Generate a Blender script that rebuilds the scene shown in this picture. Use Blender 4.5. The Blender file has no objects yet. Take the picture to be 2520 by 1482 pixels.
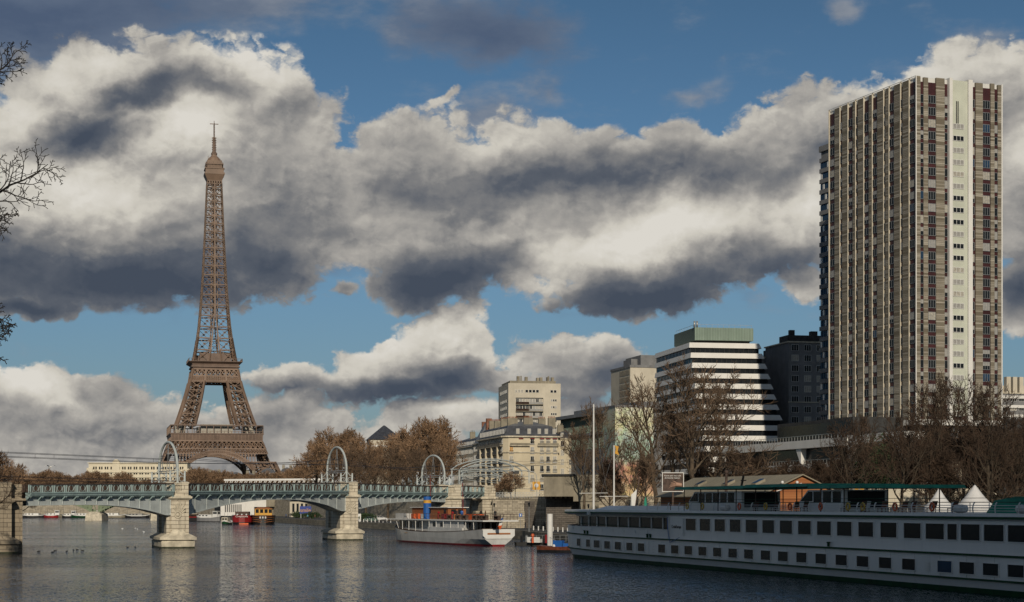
import bpy, math, random
from mathutils import Vector, Matrix, noise as mnoise
R = math.radians
rnd = random.Random(7)
scn = bpy.context.scene
COL = scn.collection
K = 4300.0; CX = 1260.0; HY = 1240.0; CH = 7.0      # focal length, optical centre, horizon (in 2520-px units), eye height

# ------------------------------------------------------------------ camera
cam_d = bpy.data.cameras.new('camera')
cam_d.sensor_width = 36.0
cam_d.lens = K / 2520.0 * 36.0
cam_d.shift_y = (HY - 741.0) / 2520.0
cam_d.clip_start = 0.5
cam_d.clip_end = 60000.0
cam = bpy.data.objects.new('camera', cam_d)
cam.location = (0, 0, CH)
cam.rotation_euler = (R(90), 0, 0)
COL.objects.link(cam)
scn.camera = cam
scn.view_settings.view_transform = 'Standard'
scn.view_settings.look = 'None'
scn.view_settings.gamma = 1.0
scn.view_settings.exposure = 0.0
scn.view_settings.use_curve_mapping = False
scn.cycles.max_bounces = 5
scn.cycles.diffuse_bounces = 2
scn.cycles.glossy_bounces = 3
scn.cycles.transmission_bounces = 3
scn.cycles.transparent_max_bounces = 4
scn.cycles.caustics_reflective = False
scn.cycles.caustics_refractive = False
scn.cycles.use_denoising = True
try:
    scn.cycles.denoiser = 'OPENIMAGEDENOISE'
except Exception:
    pass

# ------------------------------------------------------------------ sun
SUN_EL = R(23.0)
sun_az = (0.065, -0.998)                                # horizontal direction towards the sun (behind the camera)
SV = Vector((sun_az[0] * math.cos(SUN_EL), sun_az[1] * math.cos(SUN_EL), math.sin(SUN_EL))).normalized()
sun_d = bpy.data.lights.new('sun', 'SUN')
sun_d.energy = 3.3
sun_d.angle = R(0.6)
sun_d.color = (1.0, 0.89, 0.72)
sun = bpy.data.objects.new('sun', sun_d)
sun.rotation_euler = SV.to_track_quat('Z', 'Y').to_euler()
COL.objects.link(sun)

# ------------------------------------------------------------------ node helper
class NT:
    def __init__(s, tree):
        s.t = tree
    def n(s, kind, **kw):
        nd = s.t.nodes.new(kind)
        for k, v in kw.items():
            setattr(nd, k, v)
        return nd
    def put(s, sock, v):
        if isinstance(v, bpy.types.NodeSocket):
            s.t.links.new(v, sock)
        elif v is not None:
            if sock.type == 'RGBA' and len(v) == 3:
                v = (*v, 1.0)
            sock.default_value = v
    def m(s, op, a, b=None, c=None, clamp=False):
        nd = s.n('ShaderNodeMath', operation=op, use_clamp=clamp)
        for i, v in enumerate((a, b, c)):
            if v is not None:
                s.put(nd.inputs[i], v)
        return nd.outputs[0]
    def vm(s, op, a, b=None, scale=None):
        nd = s.n('ShaderNodeVectorMath', operation=op)
        s.put(nd.inputs[0], a)
        if b is not None: s.put(nd.inputs[1], b)
        if scale is not None: s.put(nd.inputs['Scale'], scale)
        return nd.outputs['Value' if op in ('DOT_PRODUCT', 'LENGTH') else 'Vector']
    def comb(s, x, y, z):
        nd = s.n('ShaderNodeCombineXYZ')
        for i, v in enumerate((x, y, z)): s.put(nd.inputs[i], v)
        return nd.outputs[0]
    def sep(s, v):
        nd = s.n('ShaderNodeSeparateXYZ'); s.put(nd.inputs[0], v)
        return nd.outputs[0], nd.outputs[1], nd.outputs[2]
    def mapping(s, vec, loc=(0, 0, 0), rot=(0, 0, 0), scale=(1, 1, 1), kind='POINT'):
        nd = s.n('ShaderNodeMapping', vector_type=kind)
        s.put(nd.inputs[0], vec)
        nd.inputs['Location'].default_value = loc
        nd.inputs['Rotation'].default_value = rot
        nd.inputs['Scale'].default_value = scale
        return nd.outputs[0]
    def noise(s, vec, scale=1.0, detail=4.0, rough=0.5, lac=2.0, dist=0.0, out='Fac', dim='3D'):
        nd = s.n('ShaderNodeTexNoise', noise_dimensions=dim)
        s.put(nd.inputs['Vector'], vec)
        nd.inputs['Scale'].default_value = scale
        nd.inputs['Detail'].default_value = detail
        nd.inputs['Roughness'].default_value = rough
        nd.inputs['Lacunarity'].default_value = lac
        nd.inputs['Distortion'].default_value = dist
        return nd.outputs[0 if out == 'Fac' else 1]
    def mix(s, f, a, b, blend='MIX'):
        nd = s.n('ShaderNodeMix', data_type='RGBA', blend_type=blend)
        s.put(nd.inputs[0], f); s.put(nd.inputs[6], a); s.put(nd.inputs[7], b)
        return nd.outputs[2]
    def ramp(s, f, stops, interp='LINEAR'):
        nd = s.n('ShaderNodeValToRGB')
        cr = nd.color_ramp; cr.interpolation = interp
        while len(cr.elements) < len(stops): cr.elements.new(0.5)
        for e, (p, c) in zip(cr.elements, stops):
            e.position = p
            e.color = (*c, 1.0) if not isinstance(c, (int, float)) else (c, c, c, 1.0)
        s.put(nd.inputs[0], f)
        return nd.outputs[0]
    def sstep(s, x, lo, hi):
        nd = s.n('ShaderNodeMapRange', interpolation_type='SMOOTHSTEP')
        s.put(nd.inputs[0], x)
        nd.inputs[1].default_value = lo; nd.inputs[2].default_value = hi
        nd.inputs[3].default_value = 0.0; nd.inputs[4].default_value = 1.0
        return nd.outputs[0]

# ------------------------------------------------------------------ sky with clouds (a function of the view direction only)
world = bpy.data.worlds.new('World')
scn.world = world
world.use_nodes = True
wt = world.node_tree
wt.nodes.clear()
W = NT(wt)

def ell(N, P, spec):
    """soft ellipse in sky coordinates: (x, y, rx, ry, degrees, weight)"""
    x, y, rx, ry, rot, wgt = spec
    u = math.atan((x - CX) / K) * 43.0
    v = (HY - y) / K * math.cos(u / 43.0) * 43.0
    q = N.mapping(P, (u, v, 0), (0, 0, R(rot)), (rx / 100.0, ry / 100.0, 1), 'TEXTURE')
    g = N.n('ShaderNodeTexGradient', gradient_type='SPHERICAL')
    N.put(g.inputs[0], q)
    o = g.outputs[1]
    if wgt != 1: o = N.m('MULTIPLY', o, wgt)
    return o

def union(N, P, specs, k=0.12):
    acc = None
    for sp in specs:
        e = ell(N, P, sp)
        acc = e if acc is None else N.m('SMOOTH_MAX', acc, e, k)
    return acc

CLOUDS = [  # main cumulus bodies
    (350, 340, 520, 300, 0, 1.3), (120, 470, 420, 330, 0, 1.3), (600, 330, 300, 270, 0, 1.2), (700, 480, 460, 250, 0, 1.2),
    (300, 640, 620, 150, 0, 1.2), (0, 620, 400, 170, 0, 1.2), (640, 640, 260, 110, -10, .9),
    (1000, 430, 330, 230, 0, 1.0), (1280, 430, 330, 190, 0, 1.0), (1180, 560, 460, 220, 0, 1.2),
    (1600, 430, 560, 165, 6, 1.15), (1980, 360, 420, 190, 14, 1.1), (2380, 260, 480, 190, 8, 1.1),
    (1650, 590, 520, 210, 4, 1.25), (2100, 560, 330, 190, 0, 1.1), (1080, 690, 230, 100, 5, 1.0),
    (1600, 690, 380, 110, 8, 1.0), (2540, 480, 210, 260, 0, 1.2), (2560, 700, 200, 160, 0, 1.0), (1990, 700, 110, 90, 0, .7),
    (1100, 860, 170, 150, 0, 1.2), (980, 920, 230, 100, 12, 1.15), (1020, 950, 420, 65, 0, .9), (740, 945, 190, 50, 0, .8),
    (1430, 880, 260, 95, 0, .95), (1360, 950, 360, 90, 0, .8), (1600, 930, 220, 110, 0, .7),
    (60, 960, 190, 110, 0, 1.1), (200, 1000, 260, 100, 0, 1.0), (-60, 980, 200, 120, 0, 1.0),
    (240, 1080, 760, 150, 0, 1.25), (520, 1140, 900, 80, 0, 1.1), (440, 1090, 420, 130, 0, .9), (100, 1140, 700, 110, 0, .9),
    (720, 1050, 220, 110, 0, .85), (1080, 1030, 260, 100, 0, .9), (950, 1110, 520, 90, 0, .8), (1420, 1040, 260, 110, 0, .8),
    (60, 745, 210, 45, 0, .8), (290, 735, 220, 40, 0, .55), (1080, 235, 70, 30, 20, .6), (830, 712, 80, 30, 10, .40),
]
THIN = [    # thin veils
    (60, 30, 760, 230, 6, 1.3), (560, 20, 560, 120, 6, .9), (1150, 60, 420, 140, -8, .95), (1240, 110, 190, 90, 20, 1.0), (1180, 290, 260, 110, 0, .8), (1340, 220, 110, 80, 30, .7),
    (1720, 235, 150, 45, 15, .6), (1790, 130, 120, 60, 25, .4), (2075, 25, 110, 60, -10, .8), (2420, 110, 260, 70, 8, .6),
    (860, 640, 260, 70, 0, .5), (300, 740, 420, 60, 0, .5), (1850, 760, 150, 60, 0, .4), (800, 1120, 1500, 120, 0, .55),
]
DARK = [    # where the clouds turn their shaded side to us
    (200, 320, 210, 75, 14, 1.3), (340, 230, 210, 55, 18, 1.1), (500, 205, 190, 50, 0, .95), (700, 260, 230, 90, 0, .35),
    (300, 690, 780, 150, 0, 1.35), (60, 640, 500, 120, 0, 1.0), (640, 650, 260, 140, 0, 1.1), (420, 560, 400, 90, 0, .55), (700, 520, 260, 140, 10, .55),
    (1080, 700, 260, 120, 5, 1.5), (1230, 640, 170, 90, 0, .8), (1500, 430, 700, 90, 7, .95), (1100, 480, 420, 90, 0, .75), (2060, 380, 330, 110, 14, .85),
    (1600, 725, 420, 95, 8, 1.5), (1900, 670, 330, 90, 6, 1.1), (2540, 690, 200, 120, 0, 1.1), (850, 560, 260, 120, 0, .6),
    (1100, 940, 190, 75, 10, 1.2), (960, 975, 460, 45, 0, 1.2), (700, 965, 220, 35, 0, 1.0), (1500, 930, 300, 70, 5, .75), (1430, 990, 260, 70, 0, .7),
    (60, 745, 230, 50, 0, 1.3), (835, 715, 90, 45, 0, .6), (300, 1060, 700, 70, 0, .45), (150, 1010, 170, 50, 10, .45), (1340, 1040, 180, 70, 0, .6),
    (60, 40, 760, 200, 6, 1.0), (1200, 90, 420, 150, 0, .9), (2300, 330, 300, 90, 10, .5),
]
BRIGHT = [
    (600, 160, 330, 110, 0, .65), (250, 150, 300, 110, 20, .85), (450, 300, 230, 130, 0, .8), (60, 290, 170, 120, 0, .6), (200, 450, 500, 130, 0, .8),
    (1650, 560, 560, 90, 10, .95), (2000, 510, 260, 110, 0, .7), (1100, 830, 190, 100, 0, .8), (950, 870, 170, 80, 30, .7),
    (60, 930, 150, 70, -15, 1.0), (170, 980, 130, 50, -30, .6), (2560, 380, 150, 120, 0, .8), (1120, 1010, 160, 60, 0, .5), (1250, 380, 300, 90, 0, .3),
    (2300, 190, 400, 80, 8, .35), (1380, 835, 220, 50, 0, .3),
]
tc = W.n('ShaderNodeTexCoord')
dx, dy, dz = W.sep(tc.outputs['Generated'])
hh = W.m('SQRT', W.m('ADD', W.m('MULTIPLY', dx, dx), W.m('ADD', W.m('MULTIPLY', dy, dy), 1e-6)))
uu = W.m('MULTIPLY', W.m('ARCTAN2', dx, dy), 43.0)
vv = W.m('MULTIPLY', W.m('DIVIDE', dz, hh), 43.0)
vv = W.m('MINIMUM', W.m('MAXIMUM', vv, -2.0), 90.0)
P0 = W.comb(uu, vv, 0.0)
# domain warp
w1 = W.noise(P0, 0.45, 5.0, 0.55, out='Color')
w1 = W.vm('SUBTRACT', w1, (0.5, 0.5, 0.5))
w1 = W.vm('MULTIPLY', w1, (2.4, 1.5, 0.0))
P1 = W.vm('ADD', P0, w1)
cov = union(W, P1, CLOUDS)
# elsewhere in the sky (outside the picture): broken cloud
far = W.noise(P0, 0.10, 3.0, 0.5)
away = W.sstep(W.m('ABSOLUTE', uu), 15.0, 21.0)
high = W.sstep(vv, 13.5, 19.0)
away = W.m('MAXIMUM', away, high)
farc = W.m('MULTIPLY', W.sstep(far, 0.50, 0.68), away)
cov = W.m('MAXIMUM', cov, farc)
PN = W.mapping(P0, scale=(1.0, 1.25, 1.0))
def puff(P):
    n = W.noise(P, 0.50, 8.0, 0.50)
    v = W.n('ShaderNodeTexVoronoi', feature='SMOOTH_F1', voronoi_dimensions='2D')
    q = W.vm('ADD', P, W.vm('MULTIPLY', W.vm('SUBTRACT', W.noise(P, 1.6, 4.0, 0.6, out='Color'), (0.5, 0.5, 0.5)), (1.1, 1.1, 0)))
    W.put(v.inputs['Vector'], q)
    v.inputs['Scale'].default_value = 1.25
    v.inputs['Detail'].default_value = 2.5
    v.inputs['Roughness'].default_value = 0.40
    v.inputs['Lacunarity'].default_value = 2.3
    v.inputs['Smoothness'].default_value = 0.35
    d = W.m('SUBTRACT', 0.5, v.outputs['Distance'])
    return W.m('ADD', W.m('MULTIPLY', W.m('SUBTRACT', n, 0.5), 1.0), W.m('MULTIPLY', d, 0.55))
f0 = puff(PN)
f1 = puff(W.vm('ADD', PN, (-0.09, 0.17, 0.0)))
dens = W.m('ADD', W.m('MULTIPLY', cov, 1.5), W.m('MULTIPLY', W.m('MULTIPLY', f0, 0.95), W.sstep(cov, 0.10, 0.24)))
alpha = W.sstep(dens, 0.22, 0.50)
# tone
dark = union(W, P1, DARK, 0.2)
bright = union(W, P1, BRIGHT, 0.2)
emb = W.m('SUBTRACT', f0, f1)
emb2 = W.m('SUBTRACT', W.noise(PN, 0.45, 4.0, 0.5), W.noise(W.vm('ADD', PN, (-0.25, 0.55, 0.0)), 0.45, 4.0, 0.5))
edge = W.m('SUBTRACT', 1.0, W.sstep(dens, 0.5, 1.25))
tone = W.m('ADD', 0.60, W.m('MULTIPLY', bright, 0.62))
tone = W.m('ADD', tone, W.m('MULTIPLY', emb, 0.30))
tone = W.m('ADD', tone, W.m('MULTIPLY', emb2, 0.42))
tone = W.m('ADD', tone, W.m('MULTIPLY', edge, 0.10))
tone = W.m('SUBTRACT', tone, W.m('MULTIPLY', dark, 0.60))
tone = W.m('ADD', tone, W.m('MULTIPLY', W.m('SUBTRACT', W.noise(PN, 0.42, 4.0, 0.48), 0.5), 0.45))
ccol = W.ramp(tone, [(0.0, (.058, .074, .104)), (0.24, (.098, .112, .138)), (0.45, (.205, .205, .208)), (0.64, (.38, .362, .335)), (0.82, (.60, .57, .505)), (1.0, (.70, .67, .61))])
# thin veils
tcov = union(W, P1, THIN, 0.2)
tn = W.noise(W.mapping(P0, scale=(0.7, 1.5, 1)), 0.8, 8.0, 0.6)
talpha = W.m('MULTIPLY', W.sstep(W.m('ADD', W.m('MULTIPLY', tcov, 1.15), W.m('MULTIPLY', W.m('SUBTRACT', tn, 0.5), 1.2)), 0.18, 0.85), 0.85)
ttone = W.m('SUBTRACT', W.m('ADD', 0.50, W.m('MULTIPLY', W.m('SUBTRACT', tn, 0.5), 0.5)), W.m('MULTIPLY', dark, 0.55))
tcol = W.ramp(ttone, [(0.0, (.075, .10, .16)), (0.3, (.13, .16, .22)), (0.55, (.30, .32, .35)), (0.9, (.50, .50, .49))])
sky = W.n('ShaderNodeTexSky', sky_type='NISHITA')
sky.sun_disc = False
sky.sun_elevation = SUN_EL
sky.sun_rotation = math.atan2(sun_az[0], sun_az[1])
sky.altitude = 50
sky.air_density = 1.0
sky.dust_density = 0.6
sky.ozone_density = 1.6
SKY_GAIN = 0.075
skc = W.vm('SCALE', sky.outputs[0], scale=SKY_GAIN)
skc = W.vm('MULTIPLY', skc, W.ramp(W.m('DIVIDE', vv, 13.0), [(0.0, (.34, .44, .62)), (0.25, (.38, .50, .65)), (0.55, (.41, .57, .71)), (1.0, (.33, .47, .56))]))
col = W.mix(talpha, skc, tcol)
col = W.mix(alpha, col, ccol)
# the part of the sphere under the horizon
col = W.mix(W.sstep(dz, -0.02, -0.002), (0.10, 0.10, 0.095), col)
bg = W.n('ShaderNodeBackground')
W.put(bg.inputs[0], col)
bg.inputs[1].default_value = 1.0
wo = W.n('ShaderNodeOutputWorld')
wt.links.new(bg.outputs[0], wo.inputs[0])
world.cycles.sampling_method = 'MANUAL'
world.cycles.sample_map_resolution = 256

# ------------------------------------------------------------------ mesh helper
class MB:
    def __init__(s):
        s.v = []; s.f = []; s.mi = []; s.cur = 0
    def add(s, vs, fs, m=None):
        b = len(s.v); s.v.extend([tuple(v) for v in vs])
        m = s.cur if m is None else m
        for f in fs:
            s.f.append([b + i for i in f]); s.mi.append(m)
    def box(s, x0, x1, y0, y1, z0, z1, m=None):
        s.add([(x0, y0, z0), (x1, y0, z0), (x1, y1, z0), (x0, y1, z0), (x0, y0, z1), (x1, y0, z1), (x1, y1, z1), (x0, y1, z1)],
              [(3, 2, 1, 0), (4, 5, 6, 7), (0, 1, 5, 4), (1, 2, 6, 5), (2, 3, 7, 6), (3, 0, 4, 7)], m)
    def prism(s, poly, z0, z1, m=None, top=None):
        """poly: xy outline, counter-clockwise; top: optional outline of the upper edge"""
        n = len(poly); top = top or poly
        s.add([(p[0], p[1], z0) for p in poly] + [(p[0], p[1], z1) for p in top],
              [tuple(reversed(range(n))), tuple(range(n, 2 * n))] + [(i, (i + 1) % n, n + (i + 1) % n, n + i) for i in range(n)], m)
    def extrude(s, pts, vec, m=None):
        """planar 3-D outline swept along vec"""
        n = len(pts); v = Vector(vec)
        s.add([tuple(p) for p in pts] + [tuple(Vector(p) + v) for p in pts],
              [tuple(range(n)), tuple(reversed(range(n, 2 * n)))] + [(i, n + i, n + (i + 1) % n, (i + 1) % n) for i in range(n)], m)
    def bar(s, p, q, w, h=None, m=None, up=(0, 0, 1)):
        p = Vector(p); q = Vector(q); d = (q - p)
        if d.length < 1e-6: return
        d.normalize(); u = Vector(up)
        if abs(d.dot(u)) > 0.98: u = Vector((0, 1, 0))
        a = d.cross(u).normalized() * (w / 2); b = a.cross(d).normalized() * ((h or w) / 2)
        vs = [p - a - b, p + a - b, p + a + b, p - a + b, q - a - b, q + a - b, q + a + b, q - a + b]
        s.add(vs, [(0, 1, 2, 3), (7, 6, 5, 4), (0, 4, 5, 1), (1, 5, 6, 2), (2, 6, 7, 3), (3, 7, 4, 0)], m)
    def tube(s, pts, r, n=6, m=None, caps=True):
        pts = [Vector(p) for p in pts]; k = len(pts)
        rs = r if isinstance(r, (list, tuple)) else [r] * k
        vs = []; up = None
        for i, p in enumerate(pts):
            d = (pts[min(i + 1, k - 1)] - pts[max(i - 1, 0)])
            if d.length < 1e-9: d = Vector((0, 0, 1))
            d.normalize()
            if up is None:
                up = Vector((0, 0, 1)) if abs(d.z) < 0.9 else Vector((0, 1, 0))
            a = d.cross(up)
            if a.length < 1e-4: a = d.cross(Vector((1, 0.3, 0)))
            a.normalize(); b = d.cross(a)
            up = a.cross(d)
            for j in range(n):
                t = 2 * math.pi * j / n
                vs.append(p + (a * math.cos(t) + b * math.sin(t)) * rs[i])
        fs = [(i * n + j, i * n + (j + 1) % n, (i + 1) * n + (j + 1) % n, (i + 1) * n + j) for i in range(k - 1) for j in range(n)]
        if caps:
            fs += [tuple(reversed(range(n))), tuple(range((k - 1) * n, k * n))]
        s.add(vs, fs, m)
    def lathe(s, prof, n=12, c=(0, 0, 0), m=None):
        """prof: list of (radius, z)"""
        vs = []; k = len(prof)
        for r, z in prof:
            for j in range(n):
                t = 2 * math.pi * j / n
                vs.append((c[0] + r * math.cos(t), c[1] + r * math.sin(t), c[2] + z))
        fs = [(i * n + j, i * n + (j + 1) % n, (i + 1) * n + (j + 1) % n, (i + 1) * n + j) for i in range(k - 1) for j in range(n)]
        fs += [tuple(reversed(range(n))), tuple(range((k - 1) * n, k * n))]
        s.add(vs, fs, m)
    def torus(s, c, ax, R0, r0, n=16, k=6, m=None):
        ax = Vector(ax).normalized(); u = ax.orthogonal().normalized(); w = ax.cross(u); c = Vector(c)
        vs = []
        for i in range(n):
            t = 2 * math.pi * i / n; d = u * math.cos(t) + w * math.sin(t)
            for j in range(k):
                q = 2 * math.pi * j / k
                vs.append(c + d * (R0 + r0 * math.cos(q)) + ax * (r0 * math.sin(q)))
        s.add(vs, [(i * k + j, ((i + 1) % n) * k + j, ((i + 1) % n) * k + (j + 1) % k, i * k + (j + 1) % k) for i in range(n) for j in range(k)], m)
    def ball(s, c, r, n=8, k=6, m=None, sc=(1, 1, 1)):
        prof = [(max(0.001, math.sin(math.pi * i / k)), -math.cos(math.pi * i / k)) for i in range(k + 1)]
        vs = []
        for a, z in prof:
            for j in range(n):
                t = 2 * math.pi * j / n
                vs.append((c[0] + r * sc[0] * a * math.cos(t), c[1] + r * sc[1] * a * math.sin(t), c[2] + r * sc[2] * z))
        s.add(vs, [(i * n + j, i * n + (j + 1) % n, (i + 1) * n + (j + 1) % n, (i + 1) * n + j) for i in range(k) for j in range(n)], m)
    def mesh(s, name, mats, smooth=False):
        me = bpy.data.meshes.new(name)
        me.from_pydata(s.v, [], s.f)
        mats = mats if isinstance(mats, (list, tuple)) else [mats]
        for mm in mats: me.materials.append(mm)
        if len(mats) > 1: me.polygons.foreach_set('material_index', s.mi)
        if smooth:
            me.polygons.foreach_set('use_smooth', [True] * len(s.f))
        me.validate(); me.update()
        return me

def link(name, data, parent=None, loc=(0, 0, 0), rotz=0.0):
    o = bpy.data.objects.new(name, data)
    COL.objects.link(o)
    o.location = loc; o.rotation_euler = (0, 0, rotz)
    if parent is not None: o.parent = parent
    return o
def part(name, mb, mats, parent, loc=(0, 0, 0), rotz=0.0, smooth=False):
    return link(name, mb.mesh(name, mats, smooth), parent, loc, rotz)
def tag(o, label, cat, group=None):
    o['label'] = label; o['category'] = cat
    if group: o['group'] = group
    return o
def thing(name, label, cat, loc=(0, 0, 0), rotz=0.0, group=None):
    return tag(link(name, None, None, loc, rotz), label, cat, group)
def solid(name, mb, mats, label, cat, loc=(0, 0, 0), rotz=0.0, group=None, smooth=False):
    return tag(link(name, mb.mesh(name, mats, smooth), None, loc, rotz), label, cat, group)
def struct(name, mb, mats, kind='structure', smooth=False):
    o = link(name, mb.mesh(name, mats, smooth)); o['kind'] = kind
    return o
KIDS = {}
def dup(root, loc, rotz=0.0, scale=None, label=None, group=None):
    """copy a thing with its parts and sub-parts"""
    if root.name not in KIDS:
        KIDS[root.name] = [(c, [g for g in COL.objects if g.parent == c]) for c in COL.objects if c.parent == root]
    r = root.copy(); COL.objects.link(r); r.location = loc; r.rotation_euler = (0, 0, rotz)
    if scale is not None: r.scale = scale if isinstance(scale, (tuple, list)) else (scale,) * 3
    if label: r['label'] = label
    if group: r['group'] = group
    for c, gs in KIDS[root.name]:
        d = c.copy(); COL.objects.link(d); d.parent = r
        for g in gs:
            e = g.copy(); COL.objects.link(e); e.parent = d
    return r
def px(x, Y): return (x - CX) / K * Y                 # world X of picture column x at distance Y
def pz(y, Y): return CH + (HY - y) / K * Y            # world Z of picture row y at distance Y
def along(x, P, d):
    """distance along the horizontal line P + s*d at which it crosses picture column x"""
    t = (x - CX) / K
    return (t * P[1] - P[0]) / (d[0] - t * d[1])
ORD = ['first', 'second', 'third', 'fourth', 'fifth', 'sixth', 'seventh', 'eighth', 'ninth', 'tenth', 'eleventh', 'twelfth', 'thirteenth', 'fourteenth',
       'fifteenth', 'sixteenth', 'seventeenth', 'eighteenth', 'nineteenth', 'twentieth']

# ------------------------------------------------------------------ materials
ALB = 0.80
def mat(name, color, rough=0.7, metal=0.0, var=0.12, vs=1.0, bump=0.0, bs=4.0, color2=None, stain=0.0, spec=0.4, coat=0.0):
    m = bpy.data.materials.new(name); m.use_nodes = True
    t = m.node_tree; b = t.nodes['Principled BSDF']; N = NT(t)
    tcn = N.n('ShaderNodeTexCoord'); P = tcn.outputs['Object']
    f = N.noise(P, vs, 5.0, 0.6)
    color = tuple(ALB * c for c in color)
    c2 = color2 or tuple(min(1.0, c * (1 - 2.2 * var)) for c in color)
    c1 = tuple(min(1.0, c * (1 + var)) for c in color)
    c = N.ramp(f, [(0.28, c2), (0.68, c1)])
    if stain > 0:      # streaks of dirt that run down a wall
        sm = N.mapping(P, scale=(1.3, 1.3, 0.16))
        g = N.noise(sm, 1.4, 5.0, 0.65)
        c = N.mix(N.m('MULTIPLY', N.sstep(g, 0.50, 0.74), stain), c, tuple(x * 0.42 for x in color))
    N.put(b.inputs['Base Color'], c)
    b.inputs['Roughness'].default_value = rough
    b.inputs['Metallic'].default_value = metal
    b.inputs['Specular IOR Level'].default_value = spec
    b.inputs['Coat Weight'].default_value = coat
    if bump > 0:
        bn = N.n('ShaderNodeBump'); bn.inputs['Strength'].default_value = bump; bn.inputs['Distance'].default_value = 0.1
        N.put(bn.inputs['Height'], N.noise(P, bs, 4.0, 0.6))
        t.links.new(bn.outputs[0], b.inputs['Normal'])
    return m

def blocks(name, color, mortar, bw=1.2, bh=0.55, ms=0.03, var=0.25, stain=0.35, rough=0.85):
    """coursed stone"""
    color = tuple(ALB * c for c in color)
    m = bpy.data.materials.new(name); m.use_nodes = True
    t = m.node_tree; b = t.nodes['Principled BSDF']; N = NT(t)
    P = N.n('ShaderNodeTexCoord').outputs['Object']
    x, y, z = N.sep(P)
    q = N.comb(N.m('ADD', x, N.m('MULTIPLY', y, 1.0)), z, 0.0)
    br = N.n('ShaderNodeTexBrick')
    N.put(br.inputs['Vector'], q)
    br.inputs['Scale'].default_value = 1.0
    br.inputs['Brick Width'].default_value = bw; br.inputs['Row Height'].default_value = bh
    br.inputs['Mortar Size'].default_value = ms; br.inputs['Mortar Smooth'].default_value = 0.2
    N.put(br.inputs['Color1'], tuple(c * (1 + var * .4) for c in color))
    N.put(br.inputs['Color2'], tuple(c * (1 - var) for c in color))
    N.put(br.inputs['Mortar'], mortar)
    n1 = N.noise(P, 0.7, 6.0, 0.65)
    c = N.mix(N.m('MULTIPLY', N.sstep(n1, 0.42, 0.72), 0.5), br.outputs[0], tuple(c * 0.55 for c in color))
    g = N.noise(N.mapping(P, scale=(1.6, 1.6, 0.14)), 1.2, 5.0, 0.65)
    c = N.mix(N.m('MULTIPLY', N.sstep(g, 0.5, 0.7), stain), c, tuple(x * 0.3 for x in color))
    N.put(b.inputs['Base Color'], c); b.inputs['Roughness'].default_value = rough
    bn = N.n('ShaderNodeBump'); bn.inputs['Strength'].default_value = 0.7; bn.inputs['Distance'].default_value = 0.06
    N.put(bn.inputs['Height'], N.m('SUBTRACT', N.m('MULTIPLY', N.noise(P, 3.0, 5.0, .6), 0.6), br.outputs['Fac']))
    t.links.new(bn.outputs[0], b.inputs['Normal'])
    return m

def stripes(name, cols, period, jitter=0.5, rough=0.8, axis='z'):
    """horizontal slats of irregular tone"""
    cols = [tuple(ALB * c for c in q) for q in cols]
    m = bpy.data.materials.new(name); m.use_nodes = True
    t = m.node_tree; b = t.nodes['Principled BSDF']; N = NT(t)
    P = N.n('ShaderNodeTexCoord').outputs['Object']
    x, y, z = N.sep(P)
    zz = {'z': z, 'x': x, 'y': y}[axis]
    k = N.m('FLOOR', N.m('DIVIDE', zz, period))
    k2 = N.m('FLOOR', N.m('DIVIDE', N.m('ADD', x, N.m('MULTIPLY', y, 1.7)), 1.1)) if axis == 'z' else 0.0
    wn = N.n('ShaderNodeTexWhiteNoise', noise_dimensions='2D')
    N.put(wn.inputs['Vector'], N.comb(k, 0.0, 0.0))
    n = len(cols)
    c = N.ramp(wn.outputs[0], [(i / n, cols[i]) for i in range(n)], 'CONSTANT')
    fr = N.m('FRACT', N.m('DIVIDE', zz, period))
    c = N.mix(N.m('GREATER_THAN', fr, 0.80), c, tuple(v * 0.45 for v in cols[0]))
    c = N.mix(N.m('MULTIPLY', N.sstep(N.noise(P, 0.25, 4.0, .6), 0.4, 0.75), 0.35), c, tuple(v * 0.5 for v in cols[0]))
    N.put(b.inputs['Base Color'], c); b.inputs['Roughness'].default_value = rough
    return m

def glassy(name, color, rough=0.2, spec=0.08, var=0.6, vs=0.6):
    return mat(name, color, rough, 0.0, var * 0.3, vs, spec=spec)

M = {}
M['stone'] = blocks('pier_limestone', (.66, .585, .455), (.16, .125, .09), 2.4, 0.62, 0.035, var=.10, stain=0.5)
M['stone_plain'] = mat('dressed_limestone', (.66, .59, .46), .85, var=.2, vs=.8, bump=.3, stain=.5)
M['stone_old'] = blocks('shaded_old_limestone', (.34, .28, .20), (.09, .07, .05), 2.4, 0.62, 0.035, var=.25, stain=0.7)  # pier limestone with the trees' shade put into a darker colour
M['stone_wall'] = blocks('quay_retaining_stone', (.52, .455, .35), (.15, .12, .09), 1.1, 0.42, 0.03, stain=0.6, var=.35)
M['stone_dark'] = blocks('sooty_quay_stone', (.15, .13, .11), (.05, .04, .035), 0.9, 0.4, 0.03, stain=0.6)  # quay stone in a plain darker colour
M['quay_stone'] = blocks('quay_edge_stone', (.27, .235, .17), (.09, .08, .06), 1.4, 0.6, 0.03, stain=0.8, var=.4)
M['algae'] = mat('waterline_algae', (.05, .055, .03), .8, var=.4, vs=1.5)
M['paint'] = mat('pale_blue_paint', (.53, .575, .57), .5, var=.10, vs=.5, stain=.28)
M['paint2'] = mat('greenish_blue_paint', (.31, .41, .41), .45, var=.12, vs=.6, stain=.35)
M['rust'] = mat('rusty_brown_steel', (.10, .065, .05), .8, var=.3, vs=1.5)
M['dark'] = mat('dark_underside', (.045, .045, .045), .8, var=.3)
M['black'] = mat('black_paint', (.02, .02, .022), .4, var=.2)
M['iron'] = mat('brown_tower_paint', (.25, .168, .120), .6, var=.18, vs=.05)
M['iron_dark'] = mat('brown_tower_paint_frieze', (.185, .125, .095), .6, var=.15, vs=.2)
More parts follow.
